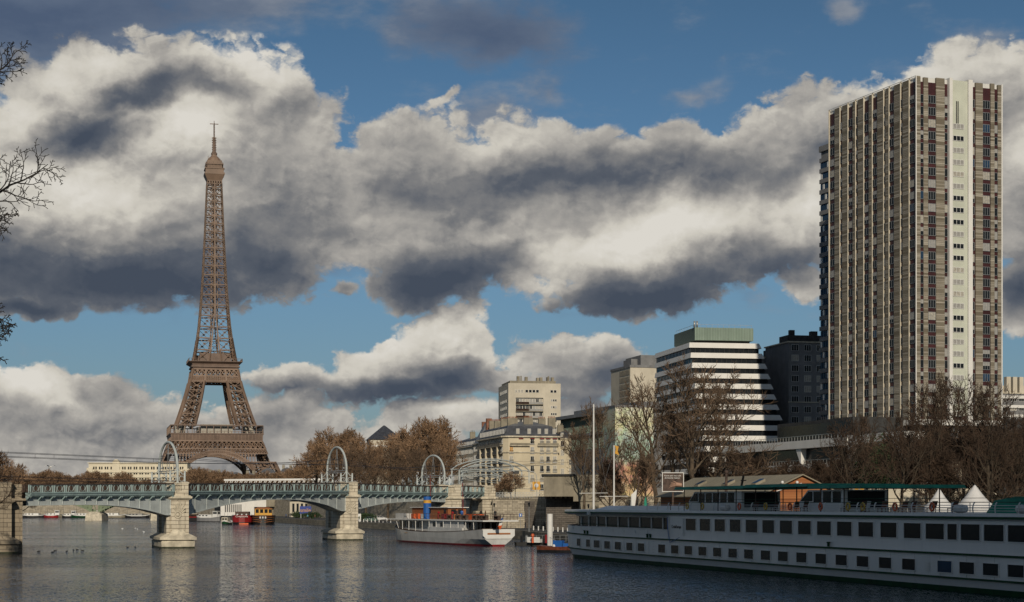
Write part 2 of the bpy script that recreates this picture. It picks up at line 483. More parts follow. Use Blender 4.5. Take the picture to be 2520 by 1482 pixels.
M['white'] = mat('white_paint', (.78, .77, .74), .45, var=.05, vs=.7, stain=.08)
M['whitewall'] = mat('white_facade_panels', (.80, .78, .74), .6, var=.04, vs=.3, stain=.06)
M['ship_white'] = mat('ship_white_enamel', (.82, .81, .79), .35, var=.04, vs=.25, stain=.14, spec=.5)
M['boat_grey'] = mat('boat_pale_grey_enamel', (.62, .615, .60), .35, var=.10, vs=.35, stain=.35, spec=.5)
M['green_stripe'] = mat('dark_green_enamel', (.010, .06, .022), .5, var=.2, spec=.12)
M['green_awn'] = mat('green_awning_cloth', (.02, .27, .18), .7, var=.18, vs=.8, bump=.3, bs=2)
M['red'] = mat('red_enamel', (.30, .018, .02), .35, var=.2, vs=.5)
M['orange'] = mat('orange_paint', (.75, .13, .03), .5, var=.15)
M['yellow'] = mat('yellow_paint', (.62, .40, .06), .6, var=.2, vs=3)
M['blue'] = mat('blue_enamel', (.02, .12, .42), .4, var=.12, vs=.8)
M['gold'] = mat('golden_yellow_band', (.70, .36, .04), .5, var=.1)
M['wood'] = stripes('reddish_boarding', [(.36, .12, .035), (.42, .15, .045), (.30, .10, .03), (.46, .18, .06)], 0.16)
M['wood_dark'] = mat('varnished_wood', (.16, .05, .025), .4, var=.3, vs=2)
M['glass'] = glassy('dark_window_glass', (.02, .024, .028))
M['glass_blue'] = glassy('blue_window_glass', (.03, .06, .11), .05)
M['glass_brown'] = glassy('bronze_window_glass', (.055, .035, .028), .12)
M['curtain'] = mat('net_curtain', (.45, .42, .36), .8, var=.2, vs=2)
M['blind'] = mat('grey_roller_blind', (.36, .35, .33), .7, var=.12, vs=2)
M['amber'] = mat('amber_curtain', (.60, .30, .05), .7, var=.2)
M['cream'] = mat('cream_stone_facade', (.66, .575, .42), .85, var=.09, vs=.12, stain=.16)
M['cream2'] = mat('pale_cream_concrete', (.62, .56, .45), .85, var=.08, vs=.15, stain=.2)
M['pale'] = mat('pale_palace_stone', (.74, .665, .51), .85, var=.06, vs=.1, stain=.1)
M['slate'] = mat('slate_mansard', (.055, .06, .075), .55, var=.25, vs=1.0)
M['zinc'] = mat('zinc_roof', (.17, .175, .185), .5, var=.15, vs=.4)
M['terracotta'] = mat('terracotta_pots', (.32, .13, .07), .8, var=.3, vs=2)
M['concrete'] = mat('weathered_concrete', (.30, .265, .20), .9, var=.15, vs=.4, stain=.4)
M['concrete_g'] = mat('grey_concrete', (.22, .22, .225), .9, var=.12, vs=.3, stain=.3)
M['panels'] = stripes('striped_cladding', [(.30, .265, .205), (.42, .38, .31), (.16, .13, .09), (.35, .31, .25), (.21, .18, .13)], 0.40)
M['maroon'] = mat('maroon_spandrel', (.060, .014, .016), .5, var=.25, vs=.4)
M['palegreen'] = mat('pale_green_render', (.60, .62, .52), .8, var=.06, vs=.2, stain=.15)
M['seagreen'] = stripes('ribbed_green_cladding', [(.25, .33, .27), (.27, .35, .29), (.24, .32, .26)], 0.5, axis='x')
M['corrug'] = stripes('corrugated_beige_roof', [(.34, .30, .215), (.37, .33, .24), (.32, .28, .20)], 0.26, axis='y')
M['asphalt'] = mat('quay_asphalt', (.075, .075, .072), .9, var=.2, vs=.3, bump=.2)
M['ground'] = mat('street_ground', (.10, .095, .085), .95, var=.25, vs=.05)
M['bark'] = mat('plane_tree_bark', (.125, .092, .062), .95, var=.35, vs=2.0, bump=.4)
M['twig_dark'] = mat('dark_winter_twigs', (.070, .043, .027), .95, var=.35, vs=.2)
M['twig'] = mat('brown_winter_twigs', (.150, .098, .062), .95, var=.35, vs=.25)
M['twig_red'] = mat('reddish_winter_twigs', (.29, .18, .105), .95, var=.3, vs=.2)
M['bark_dark'] = mat('damp_tree_bark', (.070, .052, .035), .95, var=.35, vs=2.0, bump=.4)  # bark in a plain darker colour, for the dark tree copies
M['bark_near'] = mat('black_wet_bark', (.03, .025, .022), .9, var=.3, vs=4)
M['leaf'] = mat('evergreen_leaves', (.035, .065, .022), .8, var=.4, vs=1.5)
M['metal'] = mat('galvanised_metal', (.42, .43, .43), .4, .5, var=.1)
M['tent'] = mat('white_tent_canvas', (.72, .71, .70), .8, var=.04)
M['skin'] = mat('skin', (.45, .27, .19), .6)
M['car_green'] = mat('metallic_green_car_paint', (.09, .15, .125), .25, .3, var=.05, coat=.6)
M['car_white'] = mat('white_car_paint', (.72, .72, .72), .25, var=.03, coat=.6)
M['car_silver'] = mat('silver_car_paint', (.36, .38, .40), .25, .5, var=.04, coat=.6)
M['rubber'] = mat('tyre_rubber', (.02, .02, .02), .9)
M['brick'] = mat('red_brick_flank', (.26, .12, .075), .9, var=.2, vs=1.0, stain=.3)
M['green_steel'] = mat('sage_green_steel', (.20, .25, .15), .6, var=.15, vs=.3, stain=.2)

def water_mat():
    m = bpy.data.materials.new('river_water'); m.use_nodes = True
    t = m.node_tree; b = t.nodes['Principled BSDF']; N = NT(t)
    P = N.n('ShaderNodeTexCoord').outputs['Object']
    big = N.noise(N.mapping(P, scale=(.020, .045, 1)), 1.0, 5.0, .6)
    N.put(b.inputs['Base Color'], N.ramp(big, [(0.3, (.006, .016, .032)), (0.7, (.014, .028, .046))]))
    b.inputs['Roughness'].default_value = 0.07
    b.inputs['IOR'].default_value = 1.33
    calm = N.sstep(N.noise(N.mapping(P, rot=(0, 0, R(8)), scale=(.010, .040, 1)), 1.0, 5.0, .6), 0.38, 0.60)
    amp = N.m('ADD', 0.45, N.m('MULTIPLY', calm, 0.85))
    def layer(rot, sx, sy, det, a):
        c = N.noise(N.mapping(P, rot=(0, 0, R(rot)), scale=(sx, sy, 1)), 1.0, det, .6, out='Color')
        return N.vm('MULTIPLY', N.vm('SUBTRACT', c, (.5, .5, .5)), (a * .7, a, 0))
    v = N.vm('ADD', layer(10, 1.5, .60, 3, .55), N.vm('ADD', layer(-15, .22, .10, 3, .20), layer(25, 5.5, 3.0, 2, 1.6)))
    v = N.vm('SCALE', v, scale=amp)
    nn = N.vm('NORMALIZE', N.vm('ADD', v, (0, 0, 1)))
    t.links.new(nn, b.inputs['Normal'])
    return m
M['water'] = water_mat()

def text_mesh(txt, size, material, depth=0.02, name='lettering'):
    """flat lettering standing in the local x-z plane, centred"""
    cu = bpy.data.curves.new(name, 'FONT'); cu.body = txt; cu.size = size; cu.extrude = depth
    cu.align_x = 'CENTER'; cu.align_y = 'CENTER'
    o = bpy.data.objects.new(name, cu); COL.objects.link(o)
    dg = bpy.context.evaluated_depsgraph_get(); dg.update()
    me = bpy.data.meshes.new_from_object(o.evaluated_get(dg))
    bpy.data.objects.remove(o); bpy.data.curves.remove(cu)
    me.transform(Matrix.Rotation(R(90), 4, 'X'))
    me.materials.clear(); me.materials.append(material); me.name = name
    return me

# ------------------------------------------------------------------ windows
def window_mesh(w, h, kind, frame='white', bars=1, sill=False, depth=0.12, balcony=False, ft=0.07):
    """a window unit: local x centred, z from 0, outer face towards -y; 0 frame, 1 pane, 2 rail"""
    mb = MB()
    mb.box(-w / 2, -w / 2 + ft, -0.04, depth, 0, h, 0); mb.box(w / 2 - ft, w / 2, -0.04, depth, 0, h, 0)
    mb.box(-w / 2 + ft, w / 2 - ft, -0.04, depth, 0, ft, 0); mb.box(-w / 2 + ft, w / 2 - ft, -0.04, depth, h - ft, h, 0)
    for i in range(bars):
        x = -w / 2 + w * (i + 1) / (bars + 1)
        mb.box(x - ft / 2, x + ft / 2, -0.03, depth, ft, h - ft, 0)
    mb.box(-w / 2 + ft, w / 2 - ft, 0.0, 0.03, ft, h - ft, 1)
    if kind == 'halfblind':
        mb.box(-w / 2 + ft, w / 2 - ft, -0.02, -0.002, h * 0.5, h - ft - .002, 2)
    if sill: mb.box(-w / 2 - 0.1, w / 2 + 0.1, -0.18, -0.042, -0.10, 0.0, 0)
    if balcony:
        mb.box(-w / 2 - .15, w / 2 + .15, -0.42, -0.045, -0.12, -0.02, 0)
        mb.box(-w / 2 - .12, w / 2 + .12, -0.40, -0.36, 0.86, 0.92, 3)
        k = max(5, int(w / 0.16))
        for i in range(k + 1):
            x = -w / 2 - .12 + (w + .24) * i / k
            mb.box(x - .022, x + .022, -0.395, -0.365, -.02, 0.86, 3)
    pane = {'dark': M['glass'], 'curtain': M['curtain'], 'blind': M['blind'], 'blue': M['glass_blue'], 'amber': M['amber'],
            'brown': M['glass_brown'], 'halfblind': M['glass']}[kind]
    return mb.mesh('window', [M[frame], pane, M['blind'], M['black']])
WCACHE = {}
def wmesh(*a, **k):
    key = (a, tuple(sorted(k.items())))
    if key not in WCACHE: WCACHE[key] = window_mesh(*a, **k)
    return WCACHE[key]
def place_windows(parent, items, limit=95, name='window'):
    """items: (mesh, (x, y, z), rotz). The first ones (largest in the picture) become parts, the rest one part"""
    for me, loc, rz in items[:limit]:
        link(name, me, parent, loc, rz)
    rest = items[limit:]
    if rest:
        mb = MB(); mats = []
        for me, loc, rz in rest:
            T = Matrix.Translation(loc) @ Matrix.Rotation(rz, 4, 'Z')
            idx = []
            for mm in me.materials:
                if mm not in mats: mats.append(mm)
                idx.append(mats.index(mm))
            vs = [T @ v.co for v in me.vertices]; base = len(mb.v)
            mb.v.extend([tuple(v) for v in vs])
            for p in me.polygons:
                mb.f.append([base + i for i in p.vertices]); mb.mi.append(idx[p.material_index])
        o = part(name, mb, mats, parent); o['kind'] = 'stuff'
def pick(rr, table):
    t = rr.random() * sum(w for _, w in table)
    for k, w in table:
        t -= w
        if t <= 0: return k
    return table[-1][0]

# ================================================================== THE SETTING
BANK = [(96, -260), (92, -160), (60, -90), (22, -40), (24, 0), (36, 50), (44, 90), (40, 140), (33, 190), (22, 232), (13, 268), (2, 345), (-13, 400), (-31, 463), (-63, 568), (-98, 690), (-130, 780), (-172, 866), (-260, 905), (-420, 960), (-4000, 1500)]
UPPER = [(130, -260), (125, -160), (118, -90), (115, -40), (118, 0), (120, 60), (118, 130), (106, 215), (90, 300), (62, 350), (30, 370), (9, 376), (-5, 396), (-14, 470), (-47, 575), (-80, 695), (-112, 785), (-158, 876), (-256, 925), (-420, 985), (-4000, 1540)]
mb = MB(); mb.add([(-9000, -600, 0), (9000, -600, 0), (9000, 12000, 0), (-9000, 12000, 0)], [(0, 1, 2, 3)])
struct('river_water', mb, M['water'])
def tri_ground(name, line, z, m, far):
    """a land sheet from the line to far away, with its vertical edge wall"""
    mb = MB(); n = len(line)
    pts = [(x, y, z) for x, y in line]
    back = [(9000, -600), (9000, 12000), (-9000, 12000)]
    outer = []
    for x, y in line:
        outer.append((x + 6000, y + 900) if y < 500 else (x + 1500, y + 8000))
    vs = pts + [(a, b, z) for a, b in outer]
    fs = [(i + 1, i, n + i, n + i + 1) for i in range(n - 1)]
    mb.add(vs, fs, 0)
    return mb
mb = tri_ground('quay_ground', BANK, 1.7, None, 0)
struct('quay_ground', mb, M['asphalt'])
mb = tri_ground('street_ground', UPPER, 8.0, None, 0)
struct('street_ground', mb, M['ground'])
# quay edge wall and the coping on it
mb = MB()
for (x0, y0), (x1, y1) in zip(BANK[:-1], BANK[1:]):
    mb.add([(x0, y0, -1.5), (x1, y1, -1.5), (x1, y1, 1.704), (x0, y0, 1.704), (x0 + .9, y0 + .2, 1.704), (x1 + .9, y1 + .2, 1.704)], [(0, 1, 2, 3), (3, 2, 5, 4)], 0)
struct('quay_wall_edge', mb, M['quay_stone'])
mb = MB()
for (x0, y0), (x1, y1) in zip(UPPER[:-1], UPPER[1:]):
    dd = Vector((x1 - x0, y1 - y0, 0)).normalized(); nn = Vector((dd.y, -dd.x, 0)) * 0.7
    vs = [(x0, y0, 1.6), (x1, y1, 1.6), (x1, y1, 8.6), (x0, y0, 8.6)]
    mb.add(vs + [(v[0] + nn.x, v[1] + nn.y, v[2]) for v in vs], [(0, 1, 2, 3), (3, 2, 6, 7), (5, 4, 7, 6)], 0)
solid('embankment_wall', mb, M['stone_wall'], 'long stained stone embankment wall holding up the street above the quay', 'wall')
# green island strip on the left, outside the frame, that carries the left abutment
mb = MB()
isl = [(-14, -20), (-17, 12), (-26, 60), (-50, 150), (-71, 222), (-84, 262), (-96, 262), (-110, 150), (-40, -20)]
mb.prism(list(reversed(isl)) if False else isl, -1.5, 2.2)
struct('island_ground', mb, M['ground'])

# ================================================================== RAILWAY BRIDGE
import bisect
def interp(tab, x):
    xs = [t[0] for t in tab]
    if x <= xs[0]: return tab[0][1]
    if x >= xs[-1]: return tab[-1][1]
    i = bisect.bisect_right(xs, x)
    (a, b), (c, d) = tab[i - 1], tab[i]
    t = (x - a) / (c - a); return b + (d - b) * t
def smooth_tab(tab, x):
    """Catmull-Rom through the table"""
    xs = [t[0] for t in tab]
    if x <= xs[0]: return tab[0][1]
    if x >= xs[-1]: return tab[-1][1]
    i = bisect.bisect_right(xs, x)
    p1, p2 = tab[i - 1], tab[i]
    m1 = (p2[1] - tab[max(i - 2, 0)][1]) / max(1e-6, p2[0] - tab[max(i - 2, 0)][0])
    m2 = (tab[min(i + 1, len(tab) - 1)][1] - p1[1]) / max(1e-6, tab[min(i + 1, len(tab) - 1)][0] - p1[0])
    h = p2[0] - p1[0]; t = (x - p1[0]) / h
    return (2*t**3-3*t**2+1)*p1[1] + (t**3-2*t**2+t)*h*m1 + (-2*t**3+3*t**2)*p2[1] + (t**3-t**2)*h*m2
RAIL_T = [(60, 1192), (440, 1189.5), (835, 1188.8), (880, 1189.9), (1085, 1197), (1125, 1195.5), (1195, 1198)]
RAIL_B = [(60, 1213), (405, 1210), (465, 1209.6), (835, 1208.7), (880, 1209), (1085, 1213.4), (1125, 1211), (1195, 1212)]
CORN_B = [(60, 1224.5), (405, 1223.5), (465, 1220.6), (835, 1219.5), (880, 1219), (1085, 1222), (1125, 1219), (1195, 1220)]
ARCH = [[(60, 1245), (160, 1243), (250, 1243.5), (310, 1248), (360, 1256), (405, 1268)],
        [(465, 1266), (520, 1250.5), (580, 1238), (640, 1231), (700, 1229.5), (750, 1232.5), (800, 1243), (835, 1258)],
        [(880, 1253), (930, 1242), (985, 1236), (1040, 1234), (1085, 1236)],
        [(1125, 1226), (1195, 1226)]]
BP = [(60, 250), (435, 277), (856, 337), (1105, 374), (1190, 388)]
BW = [Vector((px(x, Y), Y, 0)) for x, Y in BP]
AX = Vector((-0.30, 0.954, 0)).normalized(); AROT = math.atan2(0.30, 0.954)
bridge = thing('railway_bridge', 'pale blue steel railway bridge on carved stone piers crossing the river', 'bridge', (0, 0, 0))
PANELS = [13, 16, 13, 6]
HALF = [0.0, 1.8, 1.75, 2.4, 1.5]
def zline(tab, p):
    return pz(smooth_tab(tab, CX + p.x / p.y * K), p.y)
for si in range(4):
    A0, B0 = BW[si], BW[si + 1]; d = (B0 - A0); Ls = d.length; d.normalize()
    s0 = HALF[si] * .9 + (0.3 if si == 0 else 0); s1 = Ls - HALF[si + 1] * .9
    nseg = PANELS[si] * 2
    pts = [A0 + d * (s0 + (s1 - s0) * i / nseg) for i in range(nseg + 1)]
    nrm = Vector((d.y, -d.x, 0))                      # towards the viewer
    back = AX * 9.5
    # girder plates (front one with stiffeners) and the ribs behind it
    g = MB()
    for r_i, off in enumerate((0.0, 0.25, 0.5, 0.75, 1.0)):
        sh = back * off
        for i in range(nseg):
            p, q = pts[i], pts[i + 1]
            zt0, zt1 = zline(CORN_B, p) + .25, zline(CORN_B, q) + .25
            zb0, zb1 = zline(ARCH[si], p), zline(ARCH[si], q)
            a, b = p + sh, q + sh; w = nrm * 0.12
            g.add([a + w + Vector((0, 0, zb0)), b + w + Vector((0, 0, zb1)), b + w + Vector((0, 0, zt1)), a + w + Vector((0, 0, zt0)),
                   a - w + Vector((0, 0, zb0)), b - w + Vector((0, 0, zb1)), b - w + Vector((0, 0, zt1)), a - w + Vector((0, 0, zt0))],
                  [(0, 1, 2, 3), (7, 6, 5, 4), (0, 4, 5, 1), (3, 2, 6, 7)])
            # bottom flange
            g.bar(a + Vector((0, 0, zb0 + .03)) + nrm * .02, b + Vector((0, 0, zb1 + .03)) + nrm * .02, 0.62, 0.09)
    part('arch_girder', g, M['paint'], bridge)
    st = MB()
    for i in range(0, nseg + 1, 2):
        p = pts[i]; zt, zb = zline(CORN_B, p) + .05, zline(ARCH[si], p) + .10
        if zt - zb > .15:
            st.bar(p + nrm * .20 + Vector((0, 0, zb)), p + nrm * .20 + Vector((0, 0, zt)), 0.10, 0.18)
    part('girder_stiffeners', st, M['paint'], bridge)
    dk = MB()                                          # deck and soffit
    for i in range(nseg):
        p, q = pts[i], pts[i + 1]
        for off in (0,):
            z0, z1 = zline(CORN_B, p) + .28, zline(CORN_B, q) + .28
            dk.add([p + Vector((0, 0, z0)), q + Vector((0, 0, z1)), q + back + Vector((0, 0, z1)), p + back + Vector((0, 0, z0)),
                    p + Vector((0, 0, z0 + .5)), q + Vector((0, 0, z1 + .5)), q + back + Vector((0, 0, z1 + .5)), p + back + Vector((0, 0, z0 + .5))],
                   [(3, 2, 1, 0), (4, 5, 6, 7), (0, 1, 5, 4), (2, 3, 7, 6)])
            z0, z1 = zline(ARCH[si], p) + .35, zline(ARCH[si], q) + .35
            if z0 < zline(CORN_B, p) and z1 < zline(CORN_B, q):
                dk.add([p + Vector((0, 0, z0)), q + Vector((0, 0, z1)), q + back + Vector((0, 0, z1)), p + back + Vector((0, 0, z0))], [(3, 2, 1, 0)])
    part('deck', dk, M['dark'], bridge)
    # cornice beam with a bracket under each post
    cb = MB(); brk = MB()
    row = []
    for p in pts:
        zt, zb = zline(RAIL_B, p), zline(CORN_B, p)
        hgt = zt - zb
        row.append([p + nrm * a + Vector((0, 0, zb + hgt * b)) for a, b in ((.12, -.02), (.45, .05), (.75, .22), (.88, .48), (.85, .74), (1.0, .80), (1.0, 1.0), (-.2, 1.0))])
    k = len(row[0])
    for i in range(nseg):
        vs = row[i] + row[i + 1]
        cb.add(vs, [(j, k + j, k + j + 1, j + 1) for j in range(k - 1)])
    cb.add(row[0], [tuple(range(k))]); cb.add(row[-1], [tuple(reversed(range(k)))])
    part('cornice_beam', cb, M['paint2'], bridge)
    for i in range(0, nseg + 1, 2):
        p = pts[i]; zb = zline(CORN_B, p)
        for s_ in (-.16, .16):
            q = p + d * s_
            brk.extrude([q + nrm * .14 + Vector((0, 0, zb - .55)), q + nrm * .95 + Vector((0, 0, zb + .1)), q + nrm * .60 + Vector((0, 0, zb + .28)), q + nrm * .14 + Vector((0, 0, zb + .05))], d * .09)
    part('bracket_row', brk, M['paint2'], bridge)
    # parapet: posts, rings and curved ties
    for side in (0, 1):
        pr = MB(); sh = (nrm * .78) if side == 0 else back
        for i in range(PANELS[si] + 1):
            p = pts[i * 2] + sh; zb, zt = zline(RAIL_B, pts[i * 2]), zline(RAIL_T, pts[i * 2])
            for s_ in (-.17, .17):
                pr.bar(p + d * s_ + Vector((0, 0, zb)), p + d * s_ + Vector((0, 0, zt - .08)), .16, .20)
            if i < PANELS[si]:
                p2 = pts[i * 2 + 2] + sh; zb2, zt2 = zline(RAIL_B, pts[i * 2 + 2]), zline(RAIL_T, pts[i * 2 + 2])
                pm = (p + p2) / 2; zb_, zt_ = (zb + zb2) / 2, (zt + zt2) / 2; h = zt_ - zb_
                W2 = (p2 - p).length / 2 - .28
                if side == 0:
                    pr.torus(pm + Vector((0, 0, zb_ + h * .50)), nrm, h * .36, .045, 14, 4)
                    for sg in (-1, 1):
                        arc = []
                        for j in range(7):
                            t = j / 6; ang = math.pi * (t)
                            arc.append(pm + d * sg * (W2 - (W2 - h * .40) * math.sin(ang / 1.35) * .82) + Vector((0, 0, zb_ + h * (1 - t) * .94)))
                        pr.tube(arc, .045, 4)
                    pr.bar(p + Vector((0, 0, zt - .16)), p2 + Vector((0, 0, zt2 - .16)), .10, .09)
                pr.bar(p + Vector((0, 0, zb + .05)), p2 + Vector((0, 0, zb2 + .05)), .12, .10)
                if side == 1:
                    pr.bar(p + Vector((0, 0, (zb + zt) / 2)), p2 + Vector((0, 0, (zb2 + zt2) / 2)), .06, h * .8)
        part('parapet', pr, M['paint2'] if side == 0 else M['rust'], bridge)
        hr = MB()
        for i in range(nseg):
            p, q = pts[i] + sh, pts[i + 1] + sh
            hr.bar(p + Vector((0, 0, zline(RAIL_T, pts[i]) - .02)), q + Vector((0, 0, zline(RAIL_T, pts[i + 1]) - .02)), .34, .16)
        part('handrail', hr, M['rust'], bridge)

def pier(loc, hw, zc, ztop, zfoot, depth=12.0, wet=True, emblem=True, name='pier', sm='stone', sp_='stone_plain'):
    """local frame: front towards -y"""
    mb = MB()
    zs = 2.2 if wet else zfoot
    for (y0, y1) in ((-1.2, 2.2), (depth - 2.0, depth + 1.0)):
        mb.box(-hw, hw, y0, y1, zs, zc - .55)
        mb.box(-hw * .62, hw * .62, y0 - .16, y0 + .3, zs + .6, zc - .75)             # raised centre strip
    mb.box(-hw * .74, hw * .74, 2.2, depth - 2.0, -1 if wet else zfoot, zc - 2.0)
    o = part(name, mb, M[sm], bridge, loc, AROT)
    c = MB()
    for (y0, y1) in ((-1.2, 2.2), (depth - 2.0, depth + 1.0)):
        c.prism([(-hw - .1, y0 - .1), (hw + .1, y0 - .1), (hw + .1, y1 + .1), (-hw - .1, y1 + .1)], zc - .55, zc - .30, top=[(-hw - .42, y0 - .42), (hw + .42, y0 - .42), (hw + .42, y1 + .42), (-hw - .42, y1 + .42)])
        c.box(-hw - .48, hw + .48, y0 - .48, y1 + .48, zc - .30, zc + .02)
        c.box(-hw - .25, hw + .25, y0 - .25, y1 + .25, zc + .02, zc + .16)
    part('cornice', c, M[sp_], o)
    p = MB()
    for (y0, y1) in ((-1.1, 2.0), (depth - 1.8, depth + .8)):
        p.box(-hw + .05, -hw * .36, y0, y1, zc + .16, ztop - .1); p.box(hw * .36, hw - .05, y0, y1, zc + .16, ztop - .1)
        p.box(-hw * .36, hw * .36, y0 + .35, y1, zc + .16, ztop - .1)
        p.box(-hw * .36, hw * .36, y0 + .02, y0 + .35, zc + .16, zc + (ztop - zc) * .42)
        p.box(-hw * .36, hw * .36, y0 + .02, y0 + .35, ztop - .34, ztop - .1)
        p.box(-hw - .04, hw + .04, y0 - .08, y1 + .05, ztop - .10, ztop + .06)
        for sx in (-1, 1):
            p.prism([(sx * hw * .72 + a * hw * .40, (y0 + y1) / 2 + b * 1.3) for a, b in ((-1, -1), (1, -1), (1, 1), (-1, 1))], ztop + .06, ztop + .26,
                    top=[(sx * hw * .72 + a * hw * .22, (y0 + y1) / 2 + b * .8) for a, b in ((-1, -1), (1, -1), (1, 1), (-1, 1))])
    part('pedestal', p, M[sm], o)
    bl = MB()
    for i in range(5):
        x = (-.28 + .14 * i) * hw
        z0 = zc + (ztop - zc) * .42; z1 = ztop - .34; h = z1 - z0
        bl.lathe([(.07, z0), (.07, z0 + h * .1), (.10, z0 + h * .35), (.05, z0 + h * .7), (.08, z1)], 7, (x, -.92, 0))
    part('balusters', bl, M[sp_], o)
    if emblem:
        e = MB(); ze = zc - 2.9
        e.torus((0, -1.40, ze), (0, 1, 0), hw * .27, hw * .075, 16, 6)
        e.ball((0, -1.36, ze), hw * .16, 8, 6, sc=(1, .6, 1))
        for i in range(7):
            a = R(20 + 20 * i); r1 = hw * (.40 + .24 * math.sin(a))
            e.tube([(hw * .10 + math.cos(a) * hw * .30, -1.40, ze + hw * .05 + math.sin(a) * hw * .30), (hw * .16 + math.cos(a) * r1 * 1.15, -1.42, ze + hw * .1 + math.sin(a) * r1 * 1.5)], [hw * .04, hw * .075], 5)
        part('emblem', e, M[sp_], o)
    if wet:
        f = MB()
        def outl(e_, nose):
            h = hw + e_
            return [(-h, 0.6), (-h * .93, -1.2 - nose * .5), (-h * .62, -1.2 - nose * .88), (-h * .25, -1.2 - nose), (h * .25, -1.2 - nose), (h * .62, -1.2 - nose * .88), (h * .93, -1.2 - nose * .5), (h, 0.6),
                    (h, depth - 1), (h * .6, depth + 1 + nose), (-h * .6, depth + 1 + nose), (-h, depth - 1)]
        f.prism(outl(1.35, 1.5), 1.32, 1.72, top=outl(1.35, 1.5))
        f.prism(outl(1.34, 1.49), 1.72, 2.25, top=outl(.25, .3))
        f.prism(outl(1.0, 1.2), .1, 1.0, top=outl(1.08, 1.3)); f.prism(outl(1.08, 1.3), 1.0, 1.32, top=outl(.75, 1.0))
        f.prism([(-hw * .9, -1.2), (-hw * .9, -1.9), (hw * .9, -1.9), (hw * .9, -1.2)], 2.0, 2.9, top=[(-hw * .45, -1.17), (-hw * .45, -1.45), (hw * .45, -1.45), (hw * .45, -1.17)])
        part('base', f, M[sp_], o)
        g = MB(); g.prism(outl(.97, 1.15), -1.5, .24, top=outl(1.04, 1.25))
        part('wet_footing', g, M['algae'], o)
    return o
def zc_at(i, y): return pz(y, BP[i][1])
pier(BW[1], 1.75, zc_at(1, 1222), zc_at(1, 1189), 0)
pier(BW[2], 1.75, zc_at(2, 1219), zc_at(2, 1188.5), 0)
pier(BW[3], 2.45, zc_at(3, 1224), zc_at(3, 1195), 1.7, depth=11, wet=False, emblem=False)
pier(BW[4] + Vector((.9, 0, 0)), 1.55, zc_at(4, 1224.5), zc_at(4, 1196.5), 1.7, depth=11, wet=False, emblem=False, name='abutment')
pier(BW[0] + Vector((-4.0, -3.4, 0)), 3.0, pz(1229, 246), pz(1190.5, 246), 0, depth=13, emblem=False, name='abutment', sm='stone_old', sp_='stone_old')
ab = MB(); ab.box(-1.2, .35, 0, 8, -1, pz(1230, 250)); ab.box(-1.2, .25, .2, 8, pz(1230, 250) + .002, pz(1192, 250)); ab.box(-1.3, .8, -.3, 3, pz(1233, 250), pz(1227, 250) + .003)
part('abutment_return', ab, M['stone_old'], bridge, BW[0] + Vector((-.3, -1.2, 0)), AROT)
# masonry filling between last pier and bank
ab = MB(); ab.box(-.8, 3.2, 2.5, 12, 1.6, 8.0); ab.prism([(-6.5, 2.4), (-.8, 2.4), (-.8, 9), (-6.5, 9)], 1.6, 1.65, top=[(-.9, 2.4), (-.8, 2.4), (-.8, 9), (-.9, 9)])
ab.prism([(-4.6, 1.0), (-1.55, 1.0), (-1.55, 6), (-4.6, 6)], 1.6, 3.4); ab.prism([(-3.2, 1.1), (-1.56, 1.1), (-1.56, 6), (-3.2, 6)], 3.4, 4.6); ab.box(-2.4, -1.56, 1.2, 6, 4.6, 5.4)
part('abutment_return', ab, M['stone_wall'], bridge, BW[4] + Vector((.9, 0, 0)), AROT)

# ------------------------------------------------------------------ catenary portals and wires
def portal(base, vec, ztop, lab, zb):
    """arched portal over the tracks; vec: from the near post to the far post"""
    root = thing('catenary_portal', lab, 'portal', base, 0, 'arched catenary portals on the railway bridge')
    v = Vector(vec); W_ = v.length; u = v.normalized(); h = ztop - base[2]
    r = W_ / 2; zs = h - r * .95
    for s_ in (0, 1):
        pm = MB(); q = v * s_
        pm.tube([q + Vector((0, 0, -.6)), q + Vector((0, 0, zs))], .19, 8)
        pm.tube([q + Vector((0, 0, -.6)), q + Vector((0, 0, .2))], .36, 8)
        po = part('post', pm, M['paint'], root)
        o = MB()                                           # side ornaments at the foot
        dd = Vector((.82, .57, 0))
        for sg in (-1, 1):
            e = q + dd * sg * 1.25
            o.bar(e + Vector((0, 0, -.1)), e + Vector((0, 0, 1.75)), .26, .26); o.ball(e + Vector((0, 0, 1.85)), .17, 6, 4)
            o.torus(q + dd * sg * .72 + Vector((0, 0, .75)), Vector((-dd.y, dd.x, 0)), .42, .06, 12, 4)
            o.tube([q + Vector((0, 0, 2.9)), q + dd * sg * .25 + Vector((0, 0, 2.1)), q + dd * sg * .8 + Vector((0, 0, 1.5)), e + Vector((0, 0, 1.45))], .07, 5)
        part('foot_ornament', o, M['paint'], po)
    a = MB(); n = 20
    arc = lambda rr, k=0: [u * (r - rr * math.cos(math.pi * i / n)) + Vector((0, 0, zs + rr * .95 * math.sin(math.pi * i / n))) for i in range(n + 1)]
    a.tube(arc(r), .20, 7)
    part('arch_tube', a, M['paint'], root)
    b = MB()
    zb2 = zs - .2
    b.tube([Vector((0, 0, zb2)), v + Vector((0, 0, zb2))], .09, 5); b.tube([Vector((0, 0, zb2 - .35)), v + Vector((0, 0, zb2 - .35))], .07, 5)
    for t in (.14, .5, .86):
        top = zs + r * .95 * math.sin(math.acos(max(-1, min(1, 1 - 2 * t)))) - .15
        for sg in (-.07, .07):
            b.tube([u * W_ * (t + sg) + Vector((0, 0, zb2)), u * W_ * t + Vector((0, 0, top))], .05, 4)
        b.ball(u * W_ * t + Vector((0, 0, zb2 + .5)), .16, 6, 4)
    part('wire_beam', b, M['metal'], root)
    return root
PORT = []
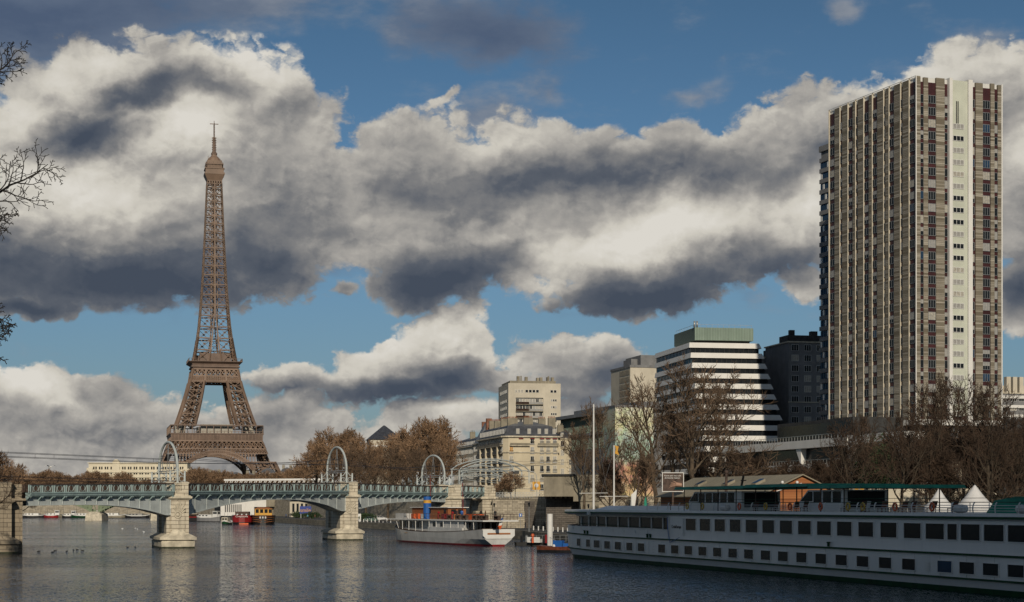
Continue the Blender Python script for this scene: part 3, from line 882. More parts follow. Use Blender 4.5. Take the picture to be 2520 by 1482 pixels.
for i, (bx, y, yt, vec, lab) in enumerate(((437, 1190, 1086, (-4.6, 8.2, 0), 'pale blue arched portal standing on the leftmost river pier, in front of the lattice tower'),
                                           (853, 1190, 1099, (-4.6, 8.2, 0), 'pale blue arched portal standing on the middle river pier, in front of bare trees'),
                                           (1094, 1196, 1120, (-5.2, 7.2, 0), 'pale blue arched portal nearest the right bank, beside the lattice signal gantry'))):
    Y = BP[i + 1][1] + 1.0
    base = (px(bx, Y), Y, pz(y, Y))
    PORT.append((Vector(base), Vector(vec), pz(yt, Y)))
    portal(base, vec, pz(yt, Y), lab, 0)
wires = []
P0_, V0_, Z0_ = PORT[0]
nodes = [Vector((px(-260, 232), 232, pz(1113, 232)))] + [b + v * .5 + Vector((0, 0, z - b.z - 3.4)) for b, v, z in PORT] + [Vector((12, 440, 17))]
for k, (dx_, dz_) in enumerate(((-1.6, 0), (1.6, .1))):
    mb = MB()
    for i in range(len(nodes) - 1):
        A_, B_ = nodes[i] + Vector((dx_ * .6, dx_, dz_)), nodes[i + 1] + Vector((dx_ * .6, dx_, dz_))
        seg = 10
        up = [A_.lerp(B_, j / seg) + Vector((0, 0, 1.1 - 1.0 * 4 * (j / seg) * (1 - j / seg))) for j in range(seg + 1)]
        lo = [A_.lerp(B_, j / seg) + Vector((0, 0, -.05)) for j in range(seg + 1)]
        if i == 0:
            up = [A_.lerp(B_, j / seg) + Vector((0, 0, .55)) for j in range(seg + 1)]
            A2 = A_ + Vector((0, 0, -2.9)); B2 = B_ + Vector((0, 0, -2.9))
            mb.tube([A2, B2], .035, 3); mb.tube([A2 - Vector((0, 0, .45)), B2 - Vector((0, 0, .45))], .035, 3)
        mb.tube(up, .035, 3); mb.tube(lo, .035, 3)
        for j in range(1, seg, 4): mb.tube([up[j], lo[j]], .025, 3)
    solid('overhead_wire', mb, M['black'], ['overhead catenary wires strung along the river side of the railway bridge', 'overhead catenary wires strung along the far side of the railway bridge'][k], 'wire', group='overhead wires of the railway')

# ------------------------------------------------------------------ bowed gantry over the end of the bridge
g = thing('signal_gantry', 'pale blue bowed steel gantry frames over the tracks at the right bank', 'gantry', (px(1150, 400), 400, 8))
gx, gy = px(1150, 400), 400
BOWS = [  # px x0, y foot0, y shoulder0, x1, y foot1, y shoulder1, crown y, Y0, Y1
    (1112, 1193, 1155, 1302, 1190, 1158, 1130, 396, 420), (1130, 1192, 1157, 1263, 1183, 1150, 1134, 398, 408), (1135, 1190, 1160, 1284, 1186, 1158, 1140, 404, 418),
    (1136, 1190, 1162, 1256, 1188, 1172, 1147, 410, 424), (1138, 1190, 1166, 1230, 1188, 1176, 1155, 416, 428)]
for (x0, yf0, ys0, x1, yf1, ys1, yc, Y0, Y1) in BOWS:
    b = MB(); a0 = Vector((px(x0, Y0), Y0, 0)); a1 = Vector((px(x1, Y1), Y1, 0)); off = Vector((gx, gy, 8))
    pts = [a0 + Vector((0, 0, pz(yf0, Y0))), a0 + Vector((0, 0, pz(ys0, Y0)))]
    n = 16
    for i in range(1, n):
        t = i / n; p = a0.lerp(a1, t); ysh = ys0 + (ys1 - ys0) * t
        yy = ysh + (yc - (ys0 + ys1) / 2) * (math.sin(math.pi * t) ** .62)
        pts.append(p + Vector((0, 0, pz(yy, p.y))))
    pts += [a1 + Vector((0, 0, pz(ys1, Y1))), a1 + Vector((0, 0, pz(yf1, Y1)))]
    b.tube([p - off for p in pts], .15, 6)
    zz = pz(ys0 + 1, Y0)
    b.tube([a0 + Vector((0, 0, zz)) - off, a1 + Vector((0, 0, pz(ys1 + 1, Y1))) - off], .10, 5)
    b.tube([a0 + Vector((0, 0, zz - 1.3)) - off, a1 + Vector((0, 0, pz(ys1 + 1, Y1) - 1.3)) - off], .07, 5)
    part('bow_frame', b, M['paint'], g)
b = MB()
for (t, w) in ((.1, .1), (.3, .1), (.5, .1), (.7, .1), (.9, .1)):
    q0 = Vector((px(1130 + 150 * t, 398), 398, pz(1160, 398))) - Vector((gx, gy, 8)); q1 = Vector((px(1140 + 120 * t, 424), 424, pz(1166, 424))) - Vector((gx, gy, 8))
    b.tube([q0, q1], .09, 5); b.tube([q0 - Vector((0, 0, 1.2)), q1 - Vector((0, 0, 1.2))], .07, 5)
part('purlins', b, M['paint'], g)
b = MB(); b.box(-.9, .9, -.2, .2, 5.8, 6.5); b.tube([(0, 0, 0), (0, 0, 5.8)], .1, 5)
part('signal_box', b, M['black'], g, (px(1268, 399) - gx, -1, 0))

# ================================================================== THE LATTICE TOWER
TX, TY, TZ = px(527, 1483), 1483.0, 7.0
tower = thing('lattice_tower', 'tall brown wrought iron lattice tower tapering to a mast beyond the bridge', 'tower', (TX, TY, TZ), R(13.5))
OUT = [(0, 62.5), (20, 53), (37, 45.5), (45, 41), (52, 37.5), (57.6, 34.8), (64, 32.5), (80, 27), (95, 22.7), (105, 20.2), (115.7, 18.2), (120, 17.3), (135.5, 14.6), (150, 12.7), (170, 11.0), (191, 9.6), (230, 7.7), (270, 6.1), (278, 5.9)]
INN = [(0, 37.5), (20, 31), (37, 26), (45, 23.5), (52, 21.4), (57.6, 19.6), (64, 17.9), (80, 13.6), (95, 10.6), (105, 9.0), (115.7, 7.2), (120, 4.9), (135.5, 3.0), (150, 1.5), (163, 0.25), (278, 0.25)]
def w_out(z): return interp(OUT, z)
def w_in(z): return interp(INN, z)
def leg(levels, ch, xb, name, detail=True):
    for sx in (-1, 1):
        for sy in (-1, 1):
            mb = MB()
            for a, b in zip(levels[:-1], levels[1:]):
                def cs(z):
                    o, i = w_out(z), w_in(z)
                    return [Vector((sx * o, sy * o, z)), Vector((sx * i, sy * o, z)), Vector((sx * i, sy * i, z)), Vector((sx * o, sy * i, z))]
                c0, c1 = cs(a), cs(b)
                for j in range(4):
                    q = (j + 1) % 4
                    mb.bar(c0[j], c1[j], ch, ch)
                    mb.bar(c1[j], c1[q], xb * 1.1, xb * 1.6)
                    mb.bar(c0[j], c1[q], xb, xb); mb.bar(c0[q], c1[j], xb, xb)
                    if detail:
                        m0 = (c0[j] + c0[q]) / 2; m1 = (c1[j] + c1[q]) / 2; ml = (c0[j] + c1[j]) / 2; mr = (c0[q] + c1[q]) / 2
                        mb.bar(ml, mr, xb * .6, xb * .8)
                        for s_, e_ in ((m0, ml), (ml, m1), (m1, mr), (mr, m0)): mb.bar(s_, e_, xb * .45, xb * .45)
                if detail:
                    mb.bar(c0[0], c1[2], xb, xb); mb.bar(c0[2], c1[0], xb, xb); mb.bar(c0[1], c1[3], xb, xb)
                    cc0 = sum(c0, Vector()) / 4; cc1 = sum(c1, Vector()) / 4
                    for sg in (-1.5, 1.5): mb.bar(cc0 + Vector((sg, 0, 0)), cc1 + Vector((sg, 0, 0)), 1.0, 1.3)
            part(name, mb, M['iron'], tower)
leg([0, 12, 24, 34.5], 1.8, .55, 'lower_leg')
leg([64.8, 75, 85.5, 95, 103], 1.5, .45, 'middle_leg')
lv = [119]; z = 119
while z < 268:
    z += 10.4 - (z - 119) * 0.033
    lv.append(min(z, 271))
up_ = MB()
for a, b in zip(lv[:-1], lv[1:]):
    for sx, sy, ax_ in ((0, -1, 0), (0, 1, 0), (-1, 0, 1), (1, 0, 1)):
        def P_(s, z, inner):
            o = w_out(z); q = s * (w_in(z) if inner else o)
            return Vector((q, sy * o, z)) if ax_ == 0 else Vector((sx * o, q, z))
        for sd in (-1, 1):
            o0, o1, i0, i1 = P_(sd, a, 0), P_(sd, b, 0), P_(sd, a, 1), P_(sd, b, 1)
            k_ = .45 + .55 * (w_out(a) / 17)
            up_.bar(o0, o1, 1.0 * k_ + .25, 1.0 * k_ + .25); up_.bar(i0, i1, .8 * k_ + .2, .8 * k_ + .2)
            up_.bar(o0, i1, .38 * k_ + .08, .3); up_.bar(i0, o1, .38 * k_ + .08, .3)
            up_.bar(o1, i1, .6 * k_, .8 * k_)
            m_ = (o0 + i1) / 2; up_.bar(m_ - Vector((.9, .9, .0)) * k_ * .6, m_ + Vector((.9, .9, 0)) * k_ * .6, 1.4 * k_)
    # inner floor bracing and lift shaft
    o = w_out(b) - .6
    up_.bar((-o, -o, b), (o, o, b), .5, .5); up_.bar((-o, o, b), (o, -o, b), .5, .5)
for sx in (-1, 1):
    for sy in (-1, 1):
        up_.bar((sx * 3.2, sy * 3.2, 119), (sx * 1.6, sy * 1.6, 272), .55, .55)
for z in range(122, 270, 4):
    q = 3.2 - 1.6 * (z - 119) / 153
    up_.bar((-q, -q, z), (q, -q, z + 4), .35); up_.bar((q, -q, z), (-q, -q, z + 4), .35); up_.bar((-q, q, z), (-q, -q, z), .4); up_.bar((-q, q, z), (q, q, z), .4); up_.bar((q, q, z), (q, -q, z), .4)
part('upper_shaft', up_, M['iron'], tower)
# platforms
def ring(mb, w0, w1, z0, z1, wt0=None, wt1=None, t=0):
    """square frame between half-widths w0 (inner) and w1 (outer)"""
    for (x0, x1, y0, y1) in ((-w1, w1, -w1, -w0), (-w1, w1, w0, w1), (-w1, -w0, -w0, w0), (w0, w1, -w0, w0)):
        mb.box(x0, x1, y0, y1, z0, z1)
def flared(mb, w0, z0, w1, z1, inner):
    a = [(-w0, -w0), (w0, -w0), (w0, w0), (-w0, w0)]; b = [(-w1, -w1), (w1, -w1), (w1, w1), (-w1, w1)]
    for i in range(4):
        j = (i + 1) % 4
        mb.add([(*a[i], z0), (*a[j], z0), (*b[j], z1), (*b[i], z1), (a[i][0] * .96, a[i][1] * .96, z0), (a[j][0] * .96, a[j][1] * .96, z0), (b[j][0] * .95, b[j][1] * .95, z1), (b[i][0] * .95, b[i][1] * .95, z1)],
               [(0, 1, 2, 3), (5, 4, 7, 6), (3, 2, 6, 7), (1, 0, 4, 5)])
fp = MB()
G1 = 37.9
ring(fp, 16, G1 - 1.2, 56.2, 57.6)
flared(fp, 37.0, 52.2, G1, 57.8, 0); ring(fp, G1 - .6, G1 + .5, 57.6, 58.5)
ring(fp, G1 - 3, G1 + .1, 64.6, 65.4)
part('first_platform', fp, M['iron_dark'], tower)
fr = MB()
for i in range(27):
    x = -G1 + 2 * G1 * i / 26
    for (a, b) in (((x, -G1), 0), ((x, G1), 0), ((-G1, x), 1), ((G1, x), 1)):
        fr.box(a[0] - .22, a[0] + .22, a[1] - .22, a[1] + .22, 58.5, 64.6 if i % 2 == 0 else 60.2)
        if i % 1 == 0: fr.box(a[0] * .985 - .2, a[0] * .985 + .2, a[1] * .985 - .3 * (b == 0) - .25, a[1] * .985 + .25, 52.6, 57.4)
for (p, q) in (((-G1, -G1), (G1, -G1)), ((G1, -G1), (G1, G1)), ((G1, G1), (-G1, G1)), ((-G1, G1), (-G1, -G1))):
    fr.bar((*p, 60.0), (*q, 60.0), .3, .3)
part('gallery_posts', fr, M['iron'], tower)
pv = MB()
for q_ in ((-13, 13, -G1 + 5, -G1 + 13), (-13, 13, G1 - 13, G1 - 5), (-G1 + 5, -G1 + 13, -12, 12), (G1 - 13, G1 - 5, -12, 12)):
    pv = MB(); pv.box(*q_, 58, 66.0); part('pavilion', pv, M['curtain'], tower)
def lattice_band(mb, w0, z0, w1, z1, n, t, edge, dia=True):
    for sx, sy in ((0, -1), (0, 1), (-1, 0), (1, 0)):
        def Q(s, z):
            w = w0 + (w1 - w0) * (z - z0) / (z1 - z0)
            return Vector((s * w, sy * w, z)) if sy else Vector((sx * w, s * w, z))
        mb.bar(Q(-1, z0), Q(1, z0), edge, edge); mb.bar(Q(-1, z1), Q(1, z1), edge, edge)
        for i in range(n):
            a, b = -1 + 2 * i / n, -1 + 2 * (i + 1) / n
            mb.bar(Q(a, z0), Q(b, z1), t); mb.bar(Q(b, z0), Q(a, z1), t); mb.bar(Q(a, z0), Q(a, z1), t)
        mb.bar(Q(1, z0), Q(1, z1), t * 1.5)
lb = MB()
lattice_band(lb, 39.8, 45.6, 37.3, 52.0, 20, .5, 1.0); lattice_band(lb, 41.2, 41.6, 39.8, 45.4, 36, .36, .7)
lattice_band(lb, 36.0, 45.6, 34.0, 52.0, 16, .8, 1.0)
part('lattice_girder', lb, M['iron'], tower)
for sx, sy in ((0, -1), (0, 1), (-1, 0), (1, 0)):
    ar = MB(); n = 44; zc0 = 5.0
    def Q(r_, a):
        x = r_ * math.cos(a); z = zc0 + r_ * math.sin(a)
        w = interp(OUT, max(z, 20)) * 1.0
        w = 44.5 - (z - 34) * .42
        return Vector((x, sy * w, z)) if sy else Vector((sx * w, x, z))
    for i in range(n):
        a0 = R(38) + R(104) * i / n; a1 = R(38) + R(104) * (i + 1) / n
        for r_, th in ((36.2, 1.0), (39.2, .9)):
            ar.bar(Q(r_, a0), Q(r_, a1), th)
        ar.bar(Q(36.2, a0), Q(39.2, a0), .5); ar.bar(Q(36.2, a0), Q(39.2, a1), .35); ar.bar(Q(36.2, a1), Q(39.2, a0), .35)
        # second ring further in gives the arch its depth
        dep = Vector((0, -sy * 5, 0)) if sy else Vector((-sx * 5, 0, 0))
        ar.bar(Q(36.4, a0) + dep, Q(36.4, a1) + dep, .8); ar.bar(Q(36.4, a0), Q(36.4, a0) + dep, .5); ar.bar(Q(36.4, a0), Q(36.4, a1) + dep, .4)
    for i in range(13):                                # spandrel posts with round heads
        x = 15 + i * 2.6
        if x > 33: break
        for sg in (-1, 1):
            zz = zc0 + math.sqrt(max(0, 39.2 ** 2 - x * x))
            if zz < 41.4:
                w = 44.5 - (zz - 34) * .42
                p_ = Vector((sg * x, sy * w, zz)) if sy else Vector((sx * w, sg * x, zz)); q_ = Vector((sg * x, sy * 41.2, 41.4)) if sy else Vector((sx * 41.2, sg * x, 41.4))
                ar.bar(p_, q_, .7)
                if zz < 39.5:
                    c_ = Vector((sg * (x - 1.3), sy * 41.3, 40.3)) if sy else Vector((sx * 41.3, sg * (x - 1.3), 40.3))
                    ar.torus(c_, (0, 1, 0) if sy else (1, 0, 0), 1.0, .28, 10, 4)
    part('arch', ar, M['iron'], tower)
sp = MB()
flared(sp, 18.6, 113, 19.4, 117.3, 0); flared(sp, 19.4, 117.3, 22.2, 119.0, 0); ring(sp, 6, 20, 114.5, 115.7); ring(sp, 18, 22.3, 119.0, 119.5)
sp.box(-13, 13, -15.5, -9, 119.5, 126.5); sp.box(-13, 13, 9, 15.5, 119.5, 126.5); sp.box(-15.5, -9, -8, 8, 119.5, 125)
for i in range(25):
    x = -22 + 44 * i / 24
    for a in ((x, -22), (x, 22), (-22, x), (22, x)): sp.box(a[0] - .15, a[0] + .15, a[1] - .15, a[1] + .15, 119.5, 121.6)
for (p, q) in (((-22, -22), (22, -22)), ((22, -22), (22, 22)), ((22, 22), (-22, 22)), ((-22, 22), (-22, -22))): sp.bar((*p, 121.6), (*q, 121.6), .3)
part('second_platform', sp, M['iron_dark'], tower)
lb = MB()
lattice_band(lb, 19.4, 107.2, 18.6, 112.8, 10, .7, 1.0); lattice_band(lb, 20.2, 103.0, 19.4, 106.8, 26, .45, .9); lattice_band(lb, 10, 102.2, 10, 106.5, 8, .5, .8)
ring(lb, 9.5, 20.4, 101.8, 102.4)
for sx in (-1, 1):
    for sy in (-1, 1):
        lb.bar((sx * 9.1, sy * 20, 102), (sx * 8, sy * 18.7, 113), 1.3); lb.bar((sx * 20, sy * 9.1, 102), (sx * 18.7, sy * 8, 113), 1.3); lb.bar((sx * 20.3, sy * 20.3, 102), (sx * 18.7, sy * 18.7, 113), 1.5)
part('lattice_girder', lb, M['iron'], tower)
tp = MB()
lattice_band(tp, 6.1, 271, 5.9, 277.5, 6, .4, .7)
flared(tp, 5.9, 273, 8.3, 278.6, 0); tp.box(-8.4, 8.4, -8.4, 8.4, 278.6, 280.0)
tp.box(-7.6, 7.6, -7.6, 7.6, 280, 283.2); tp.box(-8.2, 8.2, -8.2, 8.2, 283.2, 283.9)
tp.box(-6.2, 6.2, -6.2, 6.2, 283.9, 290.5)
for i in range(13):
    x = -7 + 14 * i / 12
    for a in ((x, -7), (x, 7), (-7, x), (7, x)): tp.box(a[0] - .16, a[0] + .16, a[1] - .16, a[1] + .16, 283.9, 287.2 + (i % 3) * 1.2)
ring(tp, 6.6, 7.4, 287.0, 287.7)
tp.lathe([(6.0, 290.5), (5.4, 292), (4.2, 293.6), (2.6, 294.8), (2.2, 296.4)], 12)
for i in range(10):
    t = i * .628; tp.bar((5 * math.cos(t), 5 * math.sin(t), 290.5), (5 * math.cos(t), 5 * math.sin(t), 293 + (i % 3)), .35)
part('summit_cabin', tp, M['iron'], tower)
an = MB()
an.lathe([(2.6, 296.2), (2.6, 297.6), (1.5, 298), (1.3, 309), (1.0, 311), (.45, 311.5), (.4, 322.5)], 8)
for z in range(298, 312, 2): an.box(-1.9, 1.9, -.25, .25, z, z + .8); an.box(-.25, .25, -1.9, 1.9, z, z + .8)
for z in range(312, 322, 1): an.lathe([(.75, z), (.75, z + .35)], 6)
an.box(-3.6, 3.6, -.2, .2, 322, 322.6); an.box(-.2, .2, -3.6, 3.6, 322, 322.6); an.bar((0, 0, 321), (0, 0, 325), .5)
part('mast', an, M['iron_dark'], tower)

# ================================================================== BUILDINGS
rb = random.Random(11)

# ---- the striped high-rise -----------------------------------------------------
CRN = Vector((px(2255, 400), 400, 0)); HROT = R(21.1)
FX = Vector((math.cos(HROT), math.sin(HROT), 0)); FY = Vector((-math.sin(HROT), math.cos(HROT), 0))
hr = thing('high_rise_building', 'tall residential tower with striped cladding, maroon panels and a white central band', 'apartment tower', CRN + Vector((0, 0, 8)), HROT)
ZB, ZT = 18.4, 97.0                                   # local: body from 26.4 m to 105 m above the water
WR, WL = 23.5, 37.5
fu = lambda x: along(x, CRN, FX)                       # position on the right face (local x)
fl = lambda x: along(x, CRN, FY)                       # position on the left face (local y)
c1 = lambda x: (3050 + x / 1.9755) * .65183            # column of the zoomed study -> picture column
NF = 28; FH = (ZT - 1.2 - ZB) / NF
mb = MB(); mb.box(0.14, WR, 0.14, WL, ZB, ZT - 1.2)
body = part('wall', mb, M['maroon'], hr)
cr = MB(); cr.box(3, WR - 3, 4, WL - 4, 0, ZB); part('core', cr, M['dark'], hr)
tb = MB(); tb.box(-.25, WR + .2, -.25, WL + .2, ZB - 1.3, ZB - .02)
part('base_trim', tb, M['whitewall'], hr)
pl = MB()
for x in (1.5, WR / 2, WR - 1.5):
    for y in (2, 12, 24, WL - 2): pl.box(x - .7, x + .7, y - .7, y + .7, 0, ZB - 1.3)
part('pillars', pl, M['concrete_g'], hr)
R_STR = [(808, 838), (862, 895), (955, 1018), (1250, 1303), (1362, 1390), (1415, 1440)]
R_WIN = [(840, 861, 1), (899, 952, 3), (1020, 1042, 1), (1218, 1241, 1), (1305, 1356, 3), (1392, 1413, 1)]
L_STR = [(202, 238), (259, 298), (337, 352), (376, 416), (457, 474), (520, 562), (582, 602), (645, 688), (710, 750)]
L_WIN = [(166, 201), (300, 335), (420, 455), (482, 516), (605, 643), (757, 797)]
L_NAR = [(240, 258), (354, 374), (564, 580), (690, 709)]
ps = MB()
for i, (a, b) in enumerate(R_STR):
    ps.box(fu(c1(a)), fu(c1(b)), -0.12, 0.36, ZB, ZT - (0 if i % 2 == 0 else .2))
for i, (a, b) in enumerate(L_STR):
    y0, y1 = fl(c1(b)), fl(c1(a)); ps.box(-0.12, 0.36, y0, y1, ZB, ZT - .3)
part('striped_cladding', ps, M['panels'], hr)
fn = MB()
for (a, b) in ((1043, 1066), (1184, 1216)):
    fn.box(fu(c1(a)), fu(c1(b)), -.75, 1.0, ZB - 1.3, ZT + .15)
for a in (160, 240, 300, 357, 418, 482, 566, 607, 692, 757):
    y = fl(c1(a)); fn.box(-.20, .3, y - .06, y + .06, ZB, ZT, 1)
fn.box(-.30, -.10, -.30, -.10, ZB, ZT); fn.box(WR - .2, WR + .1, -.2, .1, ZB, ZT)
part('white_fins', fn, [M['whitewall'], M['cream2']], hr)
cw0, cw1 = fu(c1(1066)), fu(c1(1184))
cp = MB(); cp.box(cw0, cw1, -.30, .8, ZB + 1, ZT - .2); part('central_panel', cp, M['palegreen'], hr)
sl = MB(); xm = cw0 + (cw1 - cw0) * .36
for s_ in (-.22, .22): sl.box(xm + s_ - .13, xm + s_ + .13, -.34, -.25, ZT - 11, ZT - 5)
part('vent_slot', sl, M['dark'], hr)
rf = MB()
for i in range(24):
    y = WL * i / 23; rf.box(-.1, .06, y - .06, y + .06, ZT, ZT + .05)
rf.box(.2, WR - .1, .4, .8, ZT - 1.2, ZT - .1); rf.box(.3, .7, .8, WL, ZT - 1.2, ZT - .1); rf.box(.35, WR, WL - .5, WL, ZT - 1.2, ZT - .2); rf.box(WR - .5, WR, .8, WL - .5, ZT - 1.2, ZT - .2)
rf.bar((-.1, 0, ZT), (-.1, WL, ZT), .12); rf.box(6, 14, 12, 22, ZT - 1.2, ZT + .9); rf.tube([(4, 8, ZT - 1), (4, 8, ZT + 2.2)], .06, 5); rf.bar((2.6, 8, ZT + 1.4), (5.4, 8, ZT + 1.5), .08)
part('roof_parapet', rf, M['white'], hr)
items = []; TB = [('dark', 60), ('halfblind', 16), ('curtain', 10), ('blind', 13), ('amber', .5), ('blue', 2)]
for k in range(NF):
    z = ZT - 1.2 - FH * (k + 1)
    for (a, b, nb) in R_WIN:
        if k == 0: continue
        xa, xb = fu(c1(a)), fu(c1(b)); kd = pick(rb, TB); w = round(xb - xa, 1)
        items.append((wmesh(w + .1, round(FH * .68, 2), kd, 'metal', bars=(2 if nb == 3 else 0), ft=.08), ((xa + xb) / 2, .0, z + FH * .26), 0))
    if 2 < k < NF:
        kd = pick(rb, [('dark', 30), ('blind', 50), ('curtain', 15)])
        items.append((wmesh(round((cw1 - cw0) * .70, 1), round(FH * .44, 2), kd, bars=2, ft=.09), (cw0 + (cw1 - cw0) * .42, -.40, z + FH * .30), 0))
for k in range(NF):
    z = ZT - 1.2 - FH * (k + 1)
    for (a, b) in L_WIN + L_NAR:
        y0, y1 = fl(c1(b)), fl(c1(a)); kd = pick(rb, TB); w = round(y1 - y0 - .3, 1)
        if k == 0: continue
        kd = 'dark' if kd in ('curtain', 'blue') and rb.random() < .6 else kd; items.append((wmesh(max(.5, w), round(FH * .62, 2), kd, 'metal', bars=1 if w > 1.2 else 0, ft=.07), (.0, (y0 + y1) / 2, z + FH * .30), R(-90)))
place_windows(hr, items)
# ---- second tower behind it
P2 = Vector((px(2108, 470), 470, 8))
t2 = thing('high_rise_building', 'second residential tower, mostly hidden behind the striped tower, with glazed balconies', 'apartment tower', P2, HROT)
mb = MB(); mb.box(0.3, 22, 0, 18.6, 12, 97); mb.box(-.25, 22, -.3, 19.0, 97, 98.6); mb.box(3, 18, 3, 15, 98.6, 101); part('wall', mb, M['concrete_g'], t2)
mb = MB()
for k in range(29): mb.box(-.15, .5, 10.5, 18.9, 12 + k * 2.93, 12 + k * 2.93 + 1.15)
part('balcony_fronts', mb, M['concrete_g'], t2)
mb = MB()
for k in range(28):
    for j in range(7): mb.box(.1, .32, 10.9 + j * 1.15, 11.75 + j * 1.15, 12 + k * 2.93 + 1.25, 12 + k * 2.93 + 2.8, (k * 3 + j * 5) % 4 == 0)
part('glazing', mb, [M['glass_blue'], M['white']], t2)
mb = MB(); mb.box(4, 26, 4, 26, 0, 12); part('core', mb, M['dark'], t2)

# ---- white terraced office building ---------------------------------------------
WC = Vector((px(1697.5, 520), 520, 0)); WROT = R(10.2)
wb = thing('terraced_office', 'white terraced office block with dark ribbon windows and a green rooftop box', 'office building', WC + Vector((0, 0, 8)), WROT)
WTOP = 47.0; SH = 3.13
WXX = 21.8; WYY = 39.5
bandm = MB(); glm = MB(); gll = MB(); mul = MB(); glcol = []
for k in range(13):
    z1 = WTOP - k * SH; z0 = z1 - 1.55
    fo = -1.5 * k; rx = WXX + .42 * k
    e = .9
    # parapet band: slightly splayed
    bandm.prism([(-.35, fo - .55), (rx + .35, fo - .55), (rx + .35, WYY), (-.35, WYY)], z0, z1, top=[(-.1, fo - .1), (rx - .35, fo - .1), (rx - .35, WYY), (-.1, WYY)])
    if k < 12:
        zz0 = z1 - SH
        glm.box(.25, rx - .4, fo + .05, fo + .5, zz0 - .02, z0 + .01)
        glm.box(rx - .9, rx - .4, fo + .5, WYY - 1, zz0 - .02, z0 + .01)
        gll.box(.2, .5, fo + .55, WYY - .3, zz0 - .02, z0 + .01, [0, 1, 2, 2, 3, 3, 3, 0, 3, 0, 3, 3][k])
        n = int(rx / 1.5)
        for i in range(n + 1):
            x = .25 + (rx - .9) * i / n; mul.box(x - .06, x + .06, fo - .05, fo + .12, zz0, z0)
        for i in range(24):
            y = fo + 1 + (WYY - fo - 2) * i / 23; mul.box(.10, .22, y - .05, y + .05, zz0, z0)
        mul.box(.6, rx - 1, fo + .6, WYY - 1.2, zz0 + .05, zz0 + .3)
part('parapet_band', bandm, M['whitewall'], wb)
part('ribbon_window', glm, M['glass'], wb)
M['banner'] = mat('blue_window_banner', (.10, .28, .38), .5, var=.1)
M['olive_glass'] = mat('olive_tinted_glass', (.10, .075, .02), .2, var=.2)
part('ribbon_window', gll, [M['glass_blue'], M['banner'], M['olive_glass'], M['glass_brown']], wb)  # brown bands: glass reflections put into the pane colour
part('mullions', mul, M['black'], wb)
tm = text_mesh('1600 m² divisibles APPARTHÔTEL', 1.35, M['glass'], name='banner_lettering')
o = link('banner_lettering', tm, wb, (.17, 14.5, WTOP - SH - 2.35), R(-90))
gp = MB(); gp.box(2.0, 20.2, 1.5, 24.5, WTOP + .9, WTOP + 4.7); part('rooftop_box', gp, M['seagreen'], wb)
gp = MB(); gp.box(3, 19.5, 3, 23.5, WTOP - .6, WTOP + .9); part('rooftop_recess', gp, M['dark'], wb)
gp = MB()
for x in (2.0, 2.8): gp.tube([(x, 1.9, WTOP + 4.7), (x, 1.9, WTOP + 6.6)], .28, 8)
part('flue_pipes', gp, M['metal'], wb, smooth=True)
gp = MB()
for (a, b) in (((2.4, 2.6), (20, 2.6)), ((2.4, 2.6), (2.4, 24))):
    gp.bar((*a, WTOP + 5.7), (*b, WTOP + 5.7), .07)
    for i in range(11):
        t = i / 10; x = a[0] + (b[0] - a[0]) * t; y = a[1] + (b[1] - a[1]) * t; gp.bar((x, y, WTOP + 4.7), (x, y, WTOP + 5.7), .06)
part('roof_railing', gp, M['metal'], wb)
gp = MB(); gp.add([(14, -17.5, 8.6), (20.5, -17.5, 8.6), (20.5, -11, 8.6), (14, -11, 8.6), (17.2, -14.2, 14.2)], [(0, 1, 4), (1, 2, 4), (2, 3, 4), (3, 0, 4)])
part('skylight_pyramid', gp, M['concrete'], wb)

# ---- 1950s cream office building behind it ----------------------------------------
NC = Vector((px(1551, 800), 800, 0))
nb = thing('office_building', 'cream post-war office block with a grid of dark windows beside the white terraced block', 'office building', NC + Vector((0, 0, 8)), R(13.7))
mb = MB(); mb.box(0, 26, 0, 30, 0, 61.5); part('wall', mb, M['cream2'], nb)
mb = MB(); mb.box(-.3, 26.3, -.3, 30.3, 61.5, 62.6); mb.box(6, 26, 3, 26, 62.6, 67.5); mb.box(3, 6, 8, 20, 62.6, 66); part('roof_storey', mb, M['concrete_g'], nb)
items = []
for k in range(12):
    for j in range(8):
        items.append((wmesh(1.5, 2.35, 'dark', 'concrete', bars=0, ft=.2), (-.09, 1.6 + j * 1.95, 58.2 - k * 3.12), R(-90)))
    for j in range(2):
        items.append((wmesh(2.3, 1.9, 'dark' if k != 3 else 'blind', bars=0), (16.2 + j * 3.7, -.09, 57.5 - k * 3.12), 0))
place_windows(nb, items)

# ---- cream apartment block above the corner building ------------------------------
AC = Vector((px(1251, 750), 750, 0))
apt = thing('apartment_block', 'cream ten-storey apartment block with balconies rising behind the mansard corner building', 'apartment block', AC + Vector((0, 0, 8)), R(8.8))
AH = 50.8
mb = MB(); mb.box(0, 3.2, 0, 29, 0, AH); mb.box(15.2, 22.8, 0, 29, 0, AH); mb.box(3.2, 15.2, 1.0, 29, 0, AH); mb.box(3.2, 15.2, 0, 1.0, AH - 6.2, AH)
part('wall', mb, M['cream2'], apt)
mb = MB(); mb.box(1, 21, 2, 26, AH, AH + 1.2)
for x in (4.5, 8, 13, 17.5, 19.5, 14.5): mb.box(x, x + 1.1, 4, 6, AH + 1.2, AH + 2.4 + rb.random())
for x in (6, 18): mb.tube([(x, 3, AH), (x, 3, AH + 3.4)], .3, 8)
part('roof_chimneys', mb, M['concrete'], apt)
items = []; bf = MB(); sl = MB()
